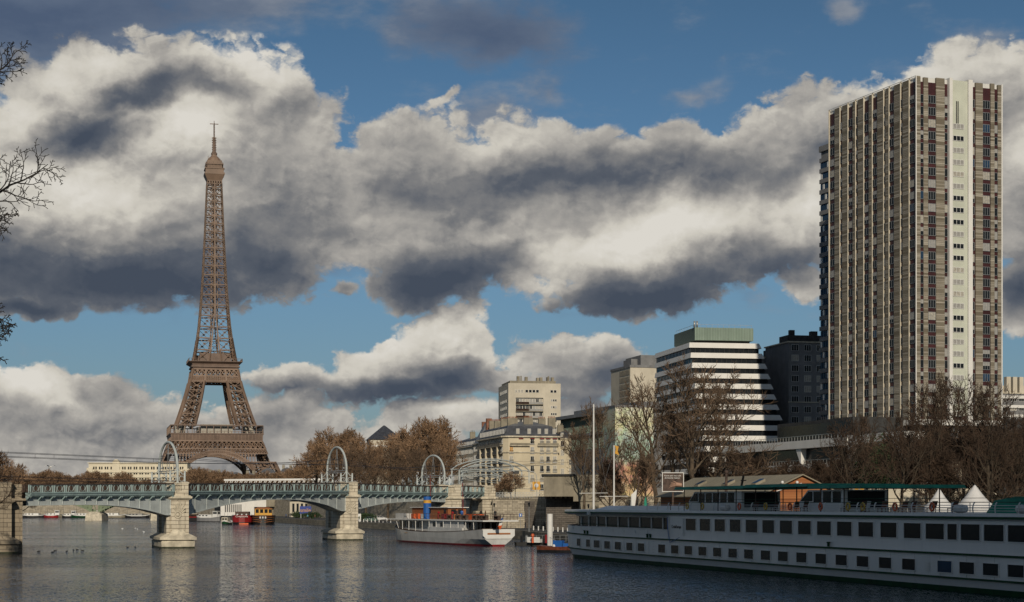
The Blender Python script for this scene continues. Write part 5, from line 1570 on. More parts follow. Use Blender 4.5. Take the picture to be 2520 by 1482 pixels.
# ---- river cruise ship -----------------------------------------------------------
SO = Vector((5.0, 234.3, 0)); SD = Vector((.302, -.953, 0)).normalized(); SROT = math.atan2(SD.y, SD.x)
SN = Vector((-SD.y, SD.x, 0)); SLEN = 118.0; BM = 5.7
ship = thing('cruise_ship', 'long white river cruise ship with dark green stripes moored along the right quay', 'ship', SO, SROT)
su = lambda x: along(x, SO, SD)
d8 = lambda x: (2100 + x / 1.427) * .65183
shs = [0, .4, 1, 1.8, 2.8, 4, 5.5, 7.2, 9, 11, 14, 18, 24, 33, 50, 80, SLEN]
def shalf(x): return BM * math.sin(math.pi / 2 * min(1, (x + .15) / 9.5)) ** .62
sh_ = lambda x: .40 * max(0, 1 - x / 30) ** 2
lv_ = [(K_(-.8), lambda x: .86), (K_(.02), lambda x: .93 if x > 9 else .93 - .20 * (1 - x / 9)), (lambda x: .42 + sh_(x) * .3, lambda x: .945 if x > 9 else .945 - .16 * (1 - x / 9)),
       (lambda x: 1.02 + sh_(x), K_(.985)), (lambda x: 1.03 + sh_(x), K_(1.018)), (lambda x: 1.17 + sh_(x), K_(1.018)), (lambda x: 1.18 + sh_(x), K_(.99)),
       (lambda x: 2.93 + sh_(x), lambda x: 1.0 if x > 9 else 1.0 + .05 * (1 - x / 9)), (lambda x: 2.92 + sh_(x), lambda x: 1.022 if x > 9 else 1.022 + .05 * (1 - x / 9)), (lambda x: 3.10 + sh_(x), lambda x: 1.022 if x > 9 else 1.022 + .05 * (1 - x / 9)), (lambda x: 3.11 + sh_(x), lambda x: 1.0 if x > 9 else 1.0 + .05 * (1 - x / 9))]
hm = hull_mesh(shs, lv_, shalf, [1, 1, 0, 0, 1, 1, 0, 0, 1, 0, 0])
hu = part('hull', hm, [M['ship_white'], M['green_stripe']], ship, (0, BM, 0))
bw = MB()                                               # bulwark round the bow
XB = su(d8(600))
for i in range(14):
    a, b = XB * i / 14, XB * (i + 1) / 14
    for sg in (-1, 1):
        A0, B0 = sg * shalf(a) * 1.0, sg * shalf(b) * 1.0
        e = .25
        bw.add([(a, A0, 3.11 + sh_(a)), (b, B0, 3.11 + sh_(b)), (b, B0 * 1.012, 3.98 + sh_(b)), (a, A0 * 1.012, 3.98 + sh_(a)), (a, A0 * .98, 3.98 + sh_(a)), (b, B0 * .98, 3.98 + sh_(b)), (b, B0 * .98, 3.11 + sh_(b)), (a, A0 * .98, 3.11 + sh_(a))],
               [(0, 1, 2, 3), (3, 2, 5, 4), (4, 5, 6, 7)])
part('bulwark', bw, M['ship_white'], ship, (0, BM, 0))
up = MB()                                               # main wall of the upper deck
up.box(XB, SLEN, .14, 2 * BM - .14, 3.10, 5.66)
up.prism([(XB - 1.6, .9), (XB + .1, .9), (XB + .1, 2 * BM - .9), (XB - 1.6, 2 * BM - .9)], 3.1, 5.66)
lo = [(3.5, BM - 1.6), (5.2, 1.9), (8.5, 1.05), (XB - 1.6, 1.0), (XB - 1.6, 2 * BM - 1.0), (8.5, 2 * BM - 1.05), (5.2, 2 * BM - 1.9), (3.5, BM + 1.6)]
up.prism(lo, 3.1, 4.15); up.prism(lo, 5.42, 5.66)
part('superstructure', up, M['ship_white'], ship)
lg = MB(); li = [(x + (.08 if x < 9 else 0), y + (.06 if y < BM else -.06)) for x, y in lo]; lg.prism(li, 4.15, 5.42); part('lounge_glazing', lg, M['glass'], ship)
lp = MB()
for xx in [97, 137, 181, 230, 294, 350, 410, 472, 534]:
    u_ = su(d8(xx)) - .15
    if u_ > 4: lp.box(u_ - .09, u_ + .09, .96 if u_ > 8.4 else 1.0 + (8.5 - u_) * .26, 1.2 if u_ > 8.4 else 1.4 + (8.5 - u_) * .26, 4.14, 5.43)
part('window_posts', lp, M['ship_white'], ship)
rf = MB()                                               # roof deck with overhang and stripe
ol = [(1.0, BM - .8), (2.6, 1.9), (5.5, .25), (9, -.12), (SLEN, -.12), (SLEN, 2 * BM + .12), (9, 2 * BM + .12), (5.5, 2 * BM - .25), (2.6, 2 * BM - 1.9), (1.0, BM + .8)]
sc_ = lambda f: [(x + (f if x < 20 else 0), y + (f if y < BM else -f)) for x, y in ol]
rf.prism(sc_(.35), 5.62, 5.80, 0, top=sc_(.0)); rf.prism(sc_(-.03), 5.80, 6.0, 1); rf.prism(sc_(.0), 6.0, 6.26, 0, top=sc_(.02))
rf.prism([(14, 1.2), (24, .6), (24, 2 * BM - .6), (14, 2 * BM - 1.2)], 6.262, 6.75, 0, top=[(16.5, 2.2), (23.5, 1.6), (23.5, 2 * BM - 1.6), (16.5, 2 * BM - 2.2)])
part('roof_deck', rf, [M['ship_white'], M['green_stripe']], ship)
items = []
for (a, b) in ((695, 748), (770, 826), (850, 906), (932, 990), (1018, 1080), (1107, 1171), (1201, 1268), (1299, 1369), (1402, 1476), (1509, 1588), (1624, 1704), (1743, 1830), (1869, 1960), (1987, 2085), (2103, 2155), (2175, 2278), (2299, 2408), (2430, 2545)):
    ua, ub = su(d8(a)), su(d8(b)); items.append((wmesh(round(ub - ua, 1) + .1, 1.36, 'dark', 'ship_white', bars=0, ft=.05, depth=.10), ((ua + ub) / 2, .09, 4.08), 0))
u_ = items[-1][1][0]
for j in range(3): items.append((items[-1][0], (u_ + 3.4 * (j + 1), .09, 4.08), 0))
for (a, b) in ((112, 133), (162, 184), (204, 236), (260, 292), (317, 351), (379, 413), (441, 477), (551, 589), (620, 661), (692, 735), (767, 812), (847, 891), (928, 977), (1013, 1064), (1103, 1156), (1196, 1251), (1294, 1352), (1397, 1458), (1506, 1570), (1619, 1686), (1738, 1810), (1863, 1938), (2054, 2135), (2172, 2257), (2297, 2388), (2428, 2530)):
    ua, ub = su(d8(a)), su(d8(b)); um = (ua + ub) / 2; w_ = min(round(ub - ua, 1) + .05, 2.2)
    items.append((wmesh(w_, 1.02, 'blue' if a == 2054 else 'dark', 'ship_white', bars=0, ft=.05, depth=.10), (um, BM - shalf(um) - .02, 1.44 + sh_(um)), 0))
place_windows(ship, items)
z5 = lambda x: (2050 + x / 2.9635) * .65183
for xx in (345, 435, 550, 668, 787, 910, 1040, 1172):
    u_ = su(z5(xx)); m = MB(); yb = BM - shalf(u_) * 1.012; m.extrude([(u_ - .12, yb - .02, 3.60 + sh_(u_)), (u_ + .22, yb - .02, 3.60 + sh_(u_)), (u_, yb - .02, 3.95 + sh_(u_))], (0, -.06, 0)); part('bulwark_bracket', m, M['white'], ship)
m = MB(); u_ = su(z5(535)); m.box(u_ - .25, u_ + .25, -.45, -.08, 5.62, 6.05); part('searchlight', m, M['white'], ship)
m = MB()
for i in range(5): u_ = su(d8(525)); m.box(u_ - .2, u_ + .15, BM - shalf(u_) - .04, BM - shalf(u_), 1.45 + i * .32, 1.50 + i * .32)
for i in range(26):
    u_ = 12 + i * 3.9; m.box(u_ - .02, u_ + .02, -.012, .02, 1.2, 2.9)
part('hull_ladder', m, M['boat_grey'], ship)
vn = MB(); uv = su(d8(2000))
for i in range(5): vn.box(uv - .35, uv + .35, -.05, .0, 1.55 + i * .15, 1.62 + i * .15)
part('vent_louvre', vn, M['white'], ship)
for xx, zz in ((157, 3.12), (172, 3.12), (495, 3.12), (511, 3.12), (1472, 3.12)):
    bo = MB(); u_ = su(d8(xx)); bo.lathe([(.13, 0), (.13, .30), (.19, .34), (.19, .42)], 8, (u_, BM - shalf(u_) - .1, zz + sh_(u_))); part('bollard', bo, M['green_stripe'], ship)
dr = MB(); a, b = su(d8(600)), su(d8(678)); dr.box(a, a + .25, -.02, .3, 3.1, 5.6); dr.box(b, b + .3, .02, .14, 3.5, 5.4)
part('door_frame', dr, M['white'], ship)
link('lettering', text_mesh('CroisiEurope', .50, M['glass'], .01), ship, ((a + b) / 2 + .15, .12, 4.45))
rl = MB()                                               # curved white railing
posts = []
u_ = su(d8(690)); 
u0 = su(d8(490))
n_p = int((SLEN - u0) / 3.0)
for i in range(n_p + 1):
    u_ = u0 + i * (SLEN - u0) / n_p
    rl.tube([(u_, .02, 6.25), (u_, -.02, 6.7), (u_, .06, 6.98), (u_ - .06, .20, 7.10)], .055, 5)
    rl.tube([(u_, 2 * BM, 6.25), (u_, 2 * BM, 7.08)], .05, 4)
for z in (6.45, 6.66, 6.87):
    rl.tube([(u0, .0, z), (SLEN, .0, z)], .022, 4); rl.tube([(u0, 2 * BM, z), (SLEN, 2 * BM, z)], .022, 4)
part('railing', rl, M['white'], ship)
rl = MB(); rl.tube([(u0, .2, 7.12), (SLEN, .2, 7.12)], .03, 4); rl.tube([(u0, .6, 7.45), (SLEN, .6, 7.45)], .02, 4); rl.tube([(3.8, .9, 4.35 + .2), (XB, .02, 4.15)], .03, 4)
part('handrail', rl, M['green_stripe'], ship)
# wheelhouse and second cabin
def cabin(x0, x1, nm, slope):
    c = MB(); c.extrude([(x0, 1.6, 6.27), (x1, 1.6, 6.27), (x1, 1.6, 8.3), (x0 + slope, 1.6, 8.3), (x0, 1.6, 7.2)], (0, 4.4, 0))
    o = part(nm, c, M['ship_white'], ship)
    g_ = MB()
    g_.extrude([(x0 + .25, 1.56, 7.25), (x0 + slope + .9, 1.56, 7.25), (x0 + slope + .9, 1.56, 8.15), (x0 + slope + .1, 1.56, 8.15)], (0, .06, 0))
    x = x0 + slope + 1.2
    while x + 1.6 < x1: g_.box(x, x + 1.5, 1.55, 1.62, 7.15, 8.15); x += 1.9
    g_.box(x1 - .02, x1 + .05, 1.9, 5.7, 6.6, 8.15)
    part('cabin_window', g_, M['glass'], o)
    return o
cabin(su(1662), su(1790), 'wheelhouse', 1.6)
cabin(su(1930), su(2040), 'deck_cabin', 1.8)
def awning(x0, x1, z0, z1, w0=0.4):
    m = MB(); m.prism([(x0, w0), (x1, w0), (x1, 2 * BM - w0), (x0, 2 * BM - w0)], z0, z0 + .30, top=[(x0 + .1, w0 + .15), (x1 - .1, w0 + .15), (x1 - .1, 2 * BM - w0 - .15), (x0 + .1, 2 * BM - w0 - .15)])
    o = part('awning', m, M['green_awn'], ship)
    p = MB(); x = x0 + 2
    while x < x1: p.tube([(x, .8, 6.26), (x, .8, z0)], .06, 5); p.tube([(x, 2 * BM - .8, 6.26), (x, 2 * BM - .8, z0)], .06, 5); x += 4.5
    part('awning_posts', p, M['rust'], o)
    return o
awning(su(1650), su(1820), 8.55, 1.2); awning(su(1820) + .1, su(1975), 8.62, 1.2); awning(su(1975) + .1, su(2110), 8.42, 1.2)
m = MB(); m.tube([(su(1640), .5, 6.3), (su(1640), .5, 7.3)], .05, 5); m.tube([(su(1760), 3, 8.8), (su(1765), 3, 9.9)], .12, 6); m.box(su(1765) - .5, su(1765) + .5, 2.9, 3.1, 9.4, 9.5)
part('mast', m, M['rust'], ship)
def on_ship(u, y, z): return SO + SD * u + SN * y + Vector((0, 0, z))
# green tarpaulin covered tender at the stern end
m = MB(); a, b = su(2372), SLEN
m.extrude([(a, 2, 6.27), (b, 2, 6.27), (b, 2, 7.55), (a + 4, 2, 7.55), (a + 1.2, 2, 7.25)], (0, 6, 0), 0)
tg = solid('tarpaulin_cover', m, M['green_awn'], 'bulky green tarpaulin covering gear on the after end of the cruise ship roof', 'tarpaulin', SO, SROT)
m = MB(); a_ = on_ship(2.0, BM - 1.5, 3.6); b_ = Vector((px(1353, 284), 284, 1.6))
m.tube([a_.lerp(b_, i / 8) + Vector((0, 0, -1.2 * 4 * (i / 8) * (1 - i / 8))) for i in range(9)], .04, 5)
solid('mooring_rope', m, M['tent'], 'slack pale mooring rope from the cruise ship bow to the white pile', 'rope')
m = MB(); a_ = on_ship(su(z5(1395)), -.05, 5.5); b_ = on_ship(su(z5(1430)), -.1, 2.7); c_ = on_ship(su(z5(1540)), -.15, 3.3)
m.tube([a_, a_.lerp(b_, .5) + SN * -.1, b_], .035, 5); m.tube([b_, b_.lerp(c_, .5), c_], .035, 5)
solid('blue_rope', m, M['blue'], 'blue rope hanging down the ship side below the lettering', 'rope')
# lifebuoys
lbm = {}
for nm, mm in (('red', 'orange'), ('yellow', 'yellow')):
    q = MB(); q.torus((0, 0, 0), (0, 1, 0), .30, .085, 20, 8, 0)
    for k in range(4):
        t = math.pi / 4 + k * math.pi / 2; q.torus((.30 * math.cos(t), 0, .30 * math.sin(t)), (-math.sin(t), 0, math.cos(t)), .088, .012, 8, 4, 1)
    lbm[nm] = q.mesh('lifebuoy', [M[mm], M['white']], True)
for i, (x, c) in enumerate(((708, 'yellow'), (790, 'yellow'), (989, 'red'), (1131, 'yellow'), (1262, 'red'), (1427, 'red'), (1575, 'yellow'), (1655, 'yellow'), (1828, 'red'), (2028, 'red'))):
    o = link('lifebuoy', lbm[c], None, on_ship(su(d8(x)), -.06, 6.74), SROT)
    tag(o, '%s lifebuoy on the white ship rail, %s of ten counted from the bow' % (('orange' if c == 'red' else 'yellow'), ORD[i]), 'lifebuoy', 'lifebuoys hung on the ship railing')
# life raft canisters
q = MB(); pr = []
for j in range(17):
    t = -1 + 2 * j / 16; pr.append((.30 * (1 - abs(t) ** 6) ** .5 + .02 + (.03 if j % 4 == 2 else 0), t * .85))
q.lathe(pr, 14); me = q.mesh('life_raft', M['white'], True); me.transform(Matrix.Rotation(R(90), 4, 'Y'))
for i, x in enumerate((890, 2152, 2490)):
    tag(link('life_raft', me, None, on_ship(su(d8(x)), .45, 6.60), SROT), ['white life raft canister on the ship roof, nearest the bow', 'white life raft canister on the ship roof beside the first tent', 'white life raft canister at the right edge of the ship roof'][i], 'life raft', 'life raft canisters on the ship roof')
# deck chairs
for i in range(12):
    beige = i in (4, 5)
    o = thing('deck_chair', ('pale canvas deck lounger before the second cabin, %s one' % ('left' if i == 4 else 'right')) if beige else 'brown wooden deck chair behind the ship railing, %s of the brown ones from the bow' % ORD[i if i < 4 else i - 2], 'deck chair',
              on_ship(su(1830 + (0 if i < 4 else 20) + i * 40 + (30 if i in (4, 5) else 0)), 1.2 + (i % 3) * .4, 6.27), SROT, 'chairs on the ship sun deck')
    m = MB(); m.bar((-.35, 0, .35), (.35, 0, .38), .5, .06); part('seat', m, M['tent' if beige else 'wood_dark'], o)
    m = MB(); m.bar((.35, 0, .38), (.62, 0, .95), .5, .05); part('backrest', m, M['tent' if beige else 'wood_dark'], o)
    for sx in (-.3, .3): m = MB(); m.bar((sx, -.22, 0), (sx, -.22, .36), .05); m.bar((sx, .22, 0), (sx, .22, .36), .05); part('legs', m, M['wood_dark'], o)
# fenders / hull marks
# ---- conical tents on the quay behind the ship
for i, (x, Y, r_, h) in enumerate(((2311, 205, 1.35, 2.2), (2399, 190, 1.75, 2.9))):
    zt = pz([1202, 1193.5][i], Y)
    t = thing('conical_tent', ['smaller white conical tent behind the ship, left one', 'larger white conical tent behind the ship, right one'][i], 'tent', (px(x, Y), Y, 1.7), R(10), 'white conical tents on the quay')
    zb_ = pz(1246, Y) - 1.7; H_ = zt - 1.7
    m = MB(); m.lathe([(r_ * 1.45, zb_ - 1.0), (r_ * 1.25, zb_), (r_ * .86, zb_ + (H_ - zb_) * .22), (r_ * .55, zb_ + (H_ - zb_) * .48), (r_ * .28, zb_ + (H_ - zb_) * .75), (r_ * .08, zb_ + (H_ - zb_) * .95), (.02, H_)], 18)
    part('canopy', m, M['tent'], t, smooth=True)
    for a in (45, 135, 225, 315): m = MB(); m.tube([(r_ * math.cos(R(a)), r_ * math.sin(R(a)), 0), (r_ * math.cos(R(a)), r_ * math.sin(R(a)), zb_)], .06, 6); part('pole', m, M['metal'], t)

# ---- old passenger steamer -----------------------------------------------------------
TB_ = Vector((-21.9, 331, 0)); TD = Vector((19.7, -44, 0)); TL = TD.length; TD.normalize(); TROT = math.atan2(TD.y, TD.x)
bt = thing('passenger_steamer', 'small old pale grey passenger steamer with a tall blue funnel and wooden wheelhouse', 'boat', TB_, TROT)
tu = lambda x: along((1150 + x / 2.9635) * .65183, TB_, TD)
sts = [0, .3, 1, 2.2, 4, 6.5, 10, 15, 22, 30, 36, 40, 43, 45.5, TL]
def thf(x): return 3.35 * min(1, math.sin(math.pi / 2 * min(1, (x + .1) / 15)) ** .8) * (1 - .10 * max(0, (x - 36) / 11) ** 2)
she = lambda x: 2.15 + .95 * max(0, 1 - x / 22) ** 2 + .65 * max(0, (x - 24) / 22) ** 2
und = lambda x: max(0, (x - 38) / 10)                 # counter stern lifts out of the water
lv2 = [(K_(-.7), lambda x: .70 - .5 * und(x)), (K_(.08), lambda x: (.86 if x > 8 else .62 + .03 * x) - .50 * und(x)), (K_(.30), lambda x: (.89 if x > 8 else .66 + .029 * x) - .45 * und(x)),
       (lambda x: 1.15, lambda x: (.95 if x > 8 else .80 + .019 * x) - .14 * und(x)), (lambda x: she(x) - .12, lambda x: 1.0), (she, lambda x: 1.015)]
hm = hull_mesh(sts, lv2, thf, [1, 1, 0, 0, 2, 2])
part('hull', hm, [M['boat_grey'], M['red'], M['rust']], bt)
m = MB(); hb_ = thf(TL) * .97
m.extrude([(TL + .02, -hb_, 1.75), (TL + .02, -hb_ * .80, 1.25), (TL + .02, hb_ * .80, 1.25), (TL + .02, hb_, 1.75), (TL + .02, hb_, she(TL) - .1), (TL + .02, -hb_, she(TL) - .1)], (.12, 0, 0))
tr = part('transom', m, M['white'], bt)
m = MB(); m.box(TL + .14, TL + .20, -hb_ * .72, hb_ * .72, 1.95, 2.22); part('name_board', m, M['wood'], tr)
m = MB()
for sg in (-1, 1): m.box(13, 28, sg * 3.24 - .02, sg * 3.24 + .02, 1.72, 1.78)
part('gold_line', m, M['gold'], bt)
x0, x1 = tu(1125), TL - 3.4
m = MB(); m.box(x0 + 2, tu(1560), -1.9, 1.9, 2.0, 4.05); m.box(tu(1560), tu(1950), -2.75, 2.75, 2.0, 4.05, 0); m.box(tu(1950), x1 - 1, -2.0, 2.0, 2.0, 4.05)
m.prism([(tu(1560), -3.1), (tu(1950), -3.1), (tu(1950), 3.1), (tu(1560), 3.1)], 2.0, 2.95)
part('deckhouse', m, M['boat_grey'], bt)
m = MB()
for i in range(7): m.box(x0 + 2.4 + i * 1.75, x0 + 3.5 + i * 1.75, -1.96, -1.89, 2.7, 3.8)
for i in range(2): m.box(tu(1600) + i * 3.5, tu(1600) + i * 3.5 + 1.4, -2.81, -2.74, 3.05, 3.8)
for i in range(4): m.box(tu(1965) + i * 1.5, tu(1965) + i * 1.5 + 1.0, -2.06, -1.99, 2.6, 3.85)
for i in range(3): m.box(x1 - 1.02, x1 - .95, -1.7 + i * 1.2, -.9 + i * 1.2, 2.6, 3.85)
part('deckhouse_window', m, M['glass'], bt)
m = MB(); m.box(x0 - 1, TL + .9, -3.2, 3.2, 4.08, 4.28); part('upper_deck', m, M['white'], bt)
m = MB()
for i in range(13):
    x = x0 + (x1 - x0) * i / 12
    for y in (-3.05, 3.05): m.tube([(x, y * min(1, thf(x) / 3.2), she(x)), (x, y, 4.08)], .06, 5)
part('deck_posts', m, M['white'], bt)
m = MB(); n = 26; xa, xb = tu(1290), TL + .6
for i in range(n + 1):
    x = xa + (xb - xa) * i / n
    for y in (-3.1, 3.1): m.tube([(x, y, 4.28), (x, y, 5.3)], .035, 4)
for y in (-3.1, 3.1):
    m.bar((xa, y, 5.3), (xb, y, 5.3), .09, .06); m.bar((xa, y, 4.8), (xb, y, 4.8), .03)
m.bar((xb, -3.1, 5.3), (xb, 3.1, 5.3), .09, .06)
part('railing', m, M['rust'], bt)
m = MB(); m.box(tu(1165), tu(1285), -2.6, 2.6, 4.28, 5.25); part('forward_locker', m, M['boat_grey'], bt)
wa, wb_ = tu(1300), tu(1705)
m = MB(); m.box(wa, wb_, -1.7, 1.7, 4.28, 6.3); wh = part('wheelhouse', m, M['wood'], bt)
m = MB(); m.box(wa - .4, wb_ + .6, -2.0, 2.0, 6.3, 6.42); part('roof', m, M['white'], wh)
m = MB()
for xx in (1430, 1490, 1660): m.box(tu(xx), tu(xx) + 1.0, -1.75, -1.69, 5.3, 6.0)
for y in (-1.1, .2): m.box(wb_ - .02, wb_ + .05, y, y + .9, 5.2, 6.0)
part('wheelhouse_window', m, M['glass'], wh)
m = MB(); fxx = tu(1592) - 4.6
pr0 = [(.78, 4.3, 0), (.76, 7.2, 0), (.75, 7.75, 1), (.74, 8.55, 0)]
m.lathe([(.72, 4.3), (.70, 7.12)], 18, (fxx, -1.9, 0), 0); m.lathe([(.705, 7.12), (.70, 7.66)], 18, (fxx, -1.9, 0), 1); m.lathe([(.70, 7.66), (.69, 8.30)], 18, (fxx, -1.9, 0), 0); m.lathe([(.72, 8.30), (.72, 8.42)], 18, (fxx, -1.9, 0), 2)
part('funnel', m, [M['blue'], M['gold'], M['black']], bt, smooth=False)
for xx, zt in ((1412, 12.2), (1775, 10.6)):
    m = MB(); m.tube([(tu(xx), 0, 4.3), (tu(xx) - .3, 0, zt)], [.06, .035], 5); part('mast', m, M['red'], bt)
for xx, yy, w_, h_, mm in ((1330, -2.4, .9, .9, 'orange'), (1385, -2.4, .5, 1.0, 'orange'), (1430, -2.3, 1.2, .9, 'white'), (1680, -2.5, .8, 1.0, 'red'), (1720, -2.4, .5, .9, 'red'), (1870, -1.2, 2.6, 1.0, 'orange'), (1960, -1.0, 1.4, .95, 'orange')):
    m = MB(); m.box(0, w_ * 1.6, 0, .8, 0, h_ * .85); m.box(-.05, w_ * 1.6 + .05, -.05, .85, h_ * .85, h_)
    solid('deck_locker', m, M[mm], '%s deck locker on the steamer, %s from its bow' % ({'orange': 'orange', 'white': 'white', 'red': 'red'}[mm], ORD[[1330, 1385, 1430, 1680, 1720, 1870, 1960].index(xx)]), 'locker', TB_ + TD * tu(xx) + Vector((-TD.y, TD.x, 0)) * yy + Vector((0, 0, 4.29)), TROT, 'lockers on the steamer deck')
for i, xx in enumerate((1760, 1850, 1925, 2040, 2100, 2150, 2290)):
    m = MB(); m.lathe([(.08, 0), (.06, .6), (.55, .68), (.55, .74)], 10); m.box(-.9, -.6, -.25, .25, 0, .85); m.box(.6, .9, -.25, .25, 0, .85)
    solid('deck_table', m, M['rust'], 'dark round table with seats on the steamer deck, %s from its bow' % ORD[i], 'table', TB_ + TD * tu(xx) + Vector((-TD.y, TD.x, 0)) * (-2.1) + Vector((0, 0, 4.29)), TROT, 'tables on the steamer deck')
def vent(u, y):
    m = MB(); m.tube([(0, 0, 0), (0, 0, .8), (.05, 0, 1.05), (.25, 0, 1.2)], [.14, .14, .17, .24], 8)
    return m
for i, xx in enumerate((1632, 1790)):
    solid('ventilator_cowl', vent(0, 0), M['red'], 'red ventilator cowl on the steamer, %s' % ['just aft of the funnel', 'further aft beside the mast'][i], 'ventilator', TB_ + TD * tu(xx) + Vector((-TD.y, TD.x, 0)) * (-2.3) + Vector((0, 0, 4.29)), TROT, 'red ventilator cowls')
fl = thing('flag', 'French tricolour hanging from a slanting staff on the steamer stern', 'flag', TB_ + TD * (TL - .1) + Vector((0, 0, 2.7)), TROT)
m = MB(); m.tube([(0, 0, 0), (.9, .5, 2.4)], .04, 5); part('staff', m, M['black'], fl)
m = MB()
for k, c in enumerate((0, 1, 2)):
    for j in range(3):
        a = k * .34; 
        m.add([(.75 - .12 * k, .45 - .05 * k + .06 * j, 2.0 - .62 * k), (.55 - .12 * k, .30 - .25 * k, 1.9 - .62 * k), (.40 - .14 * k, .15 - .22 * k, 1.32 - .62 * k), (.62 - .14 * k, .38 - .05 * k, 1.36 - .62 * k)], [(0, 1, 2, 3)], c)
part('cloth', m, [M['blue'], M['white'], M['orange']], fl)

# ---- pontoon between the boats -----------------------------------------------------------
pn = thing('pontoon', 'low dark mooring pontoon between the steamer and the cruise ship', 'pontoon', (px(1268, 292), 292, 0), R(-32))
m = MB(); m.prism([(0, 0), (1, -1.2), (12.5, -1.2), (13, 0), (13, 4), (0, 4)], -.4, .62, top=[(-.1, -.1), (1, -1.3), (12.6, -1.3), (13.1, 0), (13.1, 4.1), (-.1, 4.1)]); part('float', m, M['dark'], pn)
m = MB()
for i in range(11):
    x = .8 + i * 1.15; m.tube([(x, 3.6, .6), (x, 3.6, 1.7)], .03, 4)
m.bar((.8, 3.6, 1.7), (12.4, 3.6, 1.7), .05); m.bar((.8, 3.6, 1.2), (12.4, 3.6, 1.2), .04); part('railing', m, M['metal'], pn)
def place_px(x, Y, z): return (px(x, Y), Y, z)
m = MB(); m.lathe([(.46, 0), (.46, 5.6), (.40, 5.66)], 16); solid('mooring_pile', m, M['white'], 'thick white mooring pile rising from the pontoon', 'mooring pile', place_px(1353.5, 284, -.3), smooth=False)
m = MB(); m.lathe([(.28, 0), (.28, 1.1), (.32, 1.15), (.30, 1.35)], 12); solid('red_drum', m, M['red'], 'red cylindrical drum standing on the pontoon by the white pile', 'drum', place_px(1345, 284.5, .62))
m = MB(); m.box(-1.2, 1.2, -.4, .4, 0, .55); m.box(-1.2, 1.2, -.45, -.40, .3, .9); solid('white_bench_box', m, M['white'], 'white box bench on the pontoon', 'bench', place_px(1316, 288, .62), R(-30))
m = MB(); m.lathe([(.2, 0), (.16, 1.0), (.28, 1.1), (.24, 1.4), (.1, 1.5)], 10); solid('orange_buoy_post', m, M['orange'], 'orange topped post on the pontoon beside the white bench', 'post', place_px(1311, 286, .62))
m = MB()
for i in range(3): m.lathe([(.22, 0), (.24, .9), (.18, 1.1)], 8, (i * .8, (i % 2) * .4, 0), i % 2)
solid('mooring_gear', m, [M['black'], M['metal']], 'dark winches and drums at the left end of the pontoon', 'winch', place_px(1284, 290, .62))
wbt = thing('work_boat', 'small rusty black work boat with a white fender at the cruise ship bow', 'boat', place_px(1378, 252, 0), R(-25))
hm = hull_mesh([-3.4, -2.6, -1.2, .5, 2.2, 3.2], [(K_(-.3), K_(.8)), (K_(.35), K_(.95)), (lambda x: .8 + .05 * abs(x), K_(1.0))], lambda x: 1.25 * (1 - abs(x / 4.4) ** 3), [0, 1, 1]); part('hull', hm, [M['black'], M['wood_dark']], wbt)
m = MB(); m.box(-.9, .5, -.5, .5, .8, 1.7); m.box(.6, 1.5, -.4, .4, .8, 1.3); part('engine_box', m, M['blue'], wbt)
m = MB(); m.lathe([(.25, 0), (.25, .9)], 8, (1.9, 0, .8)); part('white_barrel', m, M['white'], wbt)
m = MB(); m.ball((0, 0, 0), .42, 10, 8, sc=(.7, .7, 1.2)); solid('white_fender', m, M['tent'], 'off-white oval fender hanging at the work boat bow', 'fender', place_px(1364, 252, .75), smooth=True)

# ---- barges -----------------------------------------------------------------
def barge(x, Y, L_, B_, rz, hullm, topm, lab, H_=1.5, house=True, wheel=None, stripe=None, cat='barge', text=None, open_=False):
    t = thing('moored_barge', lab, cat, (px(x, Y), Y, 0), rz, 'barges and houseboats moored beyond the railway bridge')
    xs = [-L_ / 2 * a for a in (1, .97, .9, .75, .4)] + [0] + [L_ / 2 * a for a in (.4, .75, .9, .97, 1)]
    hf = lambda q: B_ / 2 * max(.12, 1 - abs(2 * q / L_) ** 5)
    she_ = lambda q: H_ + .6 * abs(2 * q / L_) ** 3
    part('hull', hull_mesh(xs, [(K_(-.4), K_(.9)), (K_(.25), K_(.95)), (lambda q: she_(q) - .35, K_(1.0)), (she_, K_(1.02))], hf, [1, 0, 2, 2]), [M[hullm], M['black'], M[stripe or 'white']], t)
    if house:
        m = MB(); m.box(-L_ * .32, L_ * .22, -B_ * .34, B_ * .34, H_, H_ + .95); part('cabin', m, M[topm], t)
        m = MB()
        for i in range(max(2, int(L_ * .5 / 1.6))):
            q = -L_ * .30 + i * 1.6
            for s_ in (-1, 1): m.box(q, q + .8, s_ * (B_ * .34 + .02) - .02, s_ * (B_ * .34 + .02) + .02, H_ + .35, H_ + .75)
        part('cabin_window', m, M['glass'], t)
    if wheel:
        m = MB(); m.box(L_ * .26, L_ * .26 + 2.2, -1.1, 1.1, H_, H_ + 2.2); m.box(L_ * .26 - .2, L_ * .26 + 2.4, -1.3, 1.3, H_ + 2.2, H_ + 2.32); part('wheelhouse', m, M[wheel], t)
        m = MB(); m.box(L_ * .26 + .2, L_ * .26 + 2, -1.13, 1.13, H_ + 1.2, H_ + 1.9); m.box(L_ * .26 - .02, L_ * .26 + 2.22, -.8, .8, H_ + 1.2, H_ + 1.9); part('wheelhouse_window', m, M['glass'], t)
    m = MB(); m.tube([(-L_ * .40, 0, H_), (-L_ * .40, 0, H_ + 3.2)], .06, 4); m.tube([(L_ * .1, 0, H_ + .9), (L_ * .1, 0, H_ + 3.0)], .05, 4); part('mast', m, M['metal'], t)
    if text:
        link('lettering', text_mesh(text, .55, M['white'], .01), t, (0, -B_ / 2 - .05, 1.1))
    return t
barge(82, 858, 12.5, 4, R(4), 'black', 'white', 'long black and white barge next to the left abutment', 1.4)
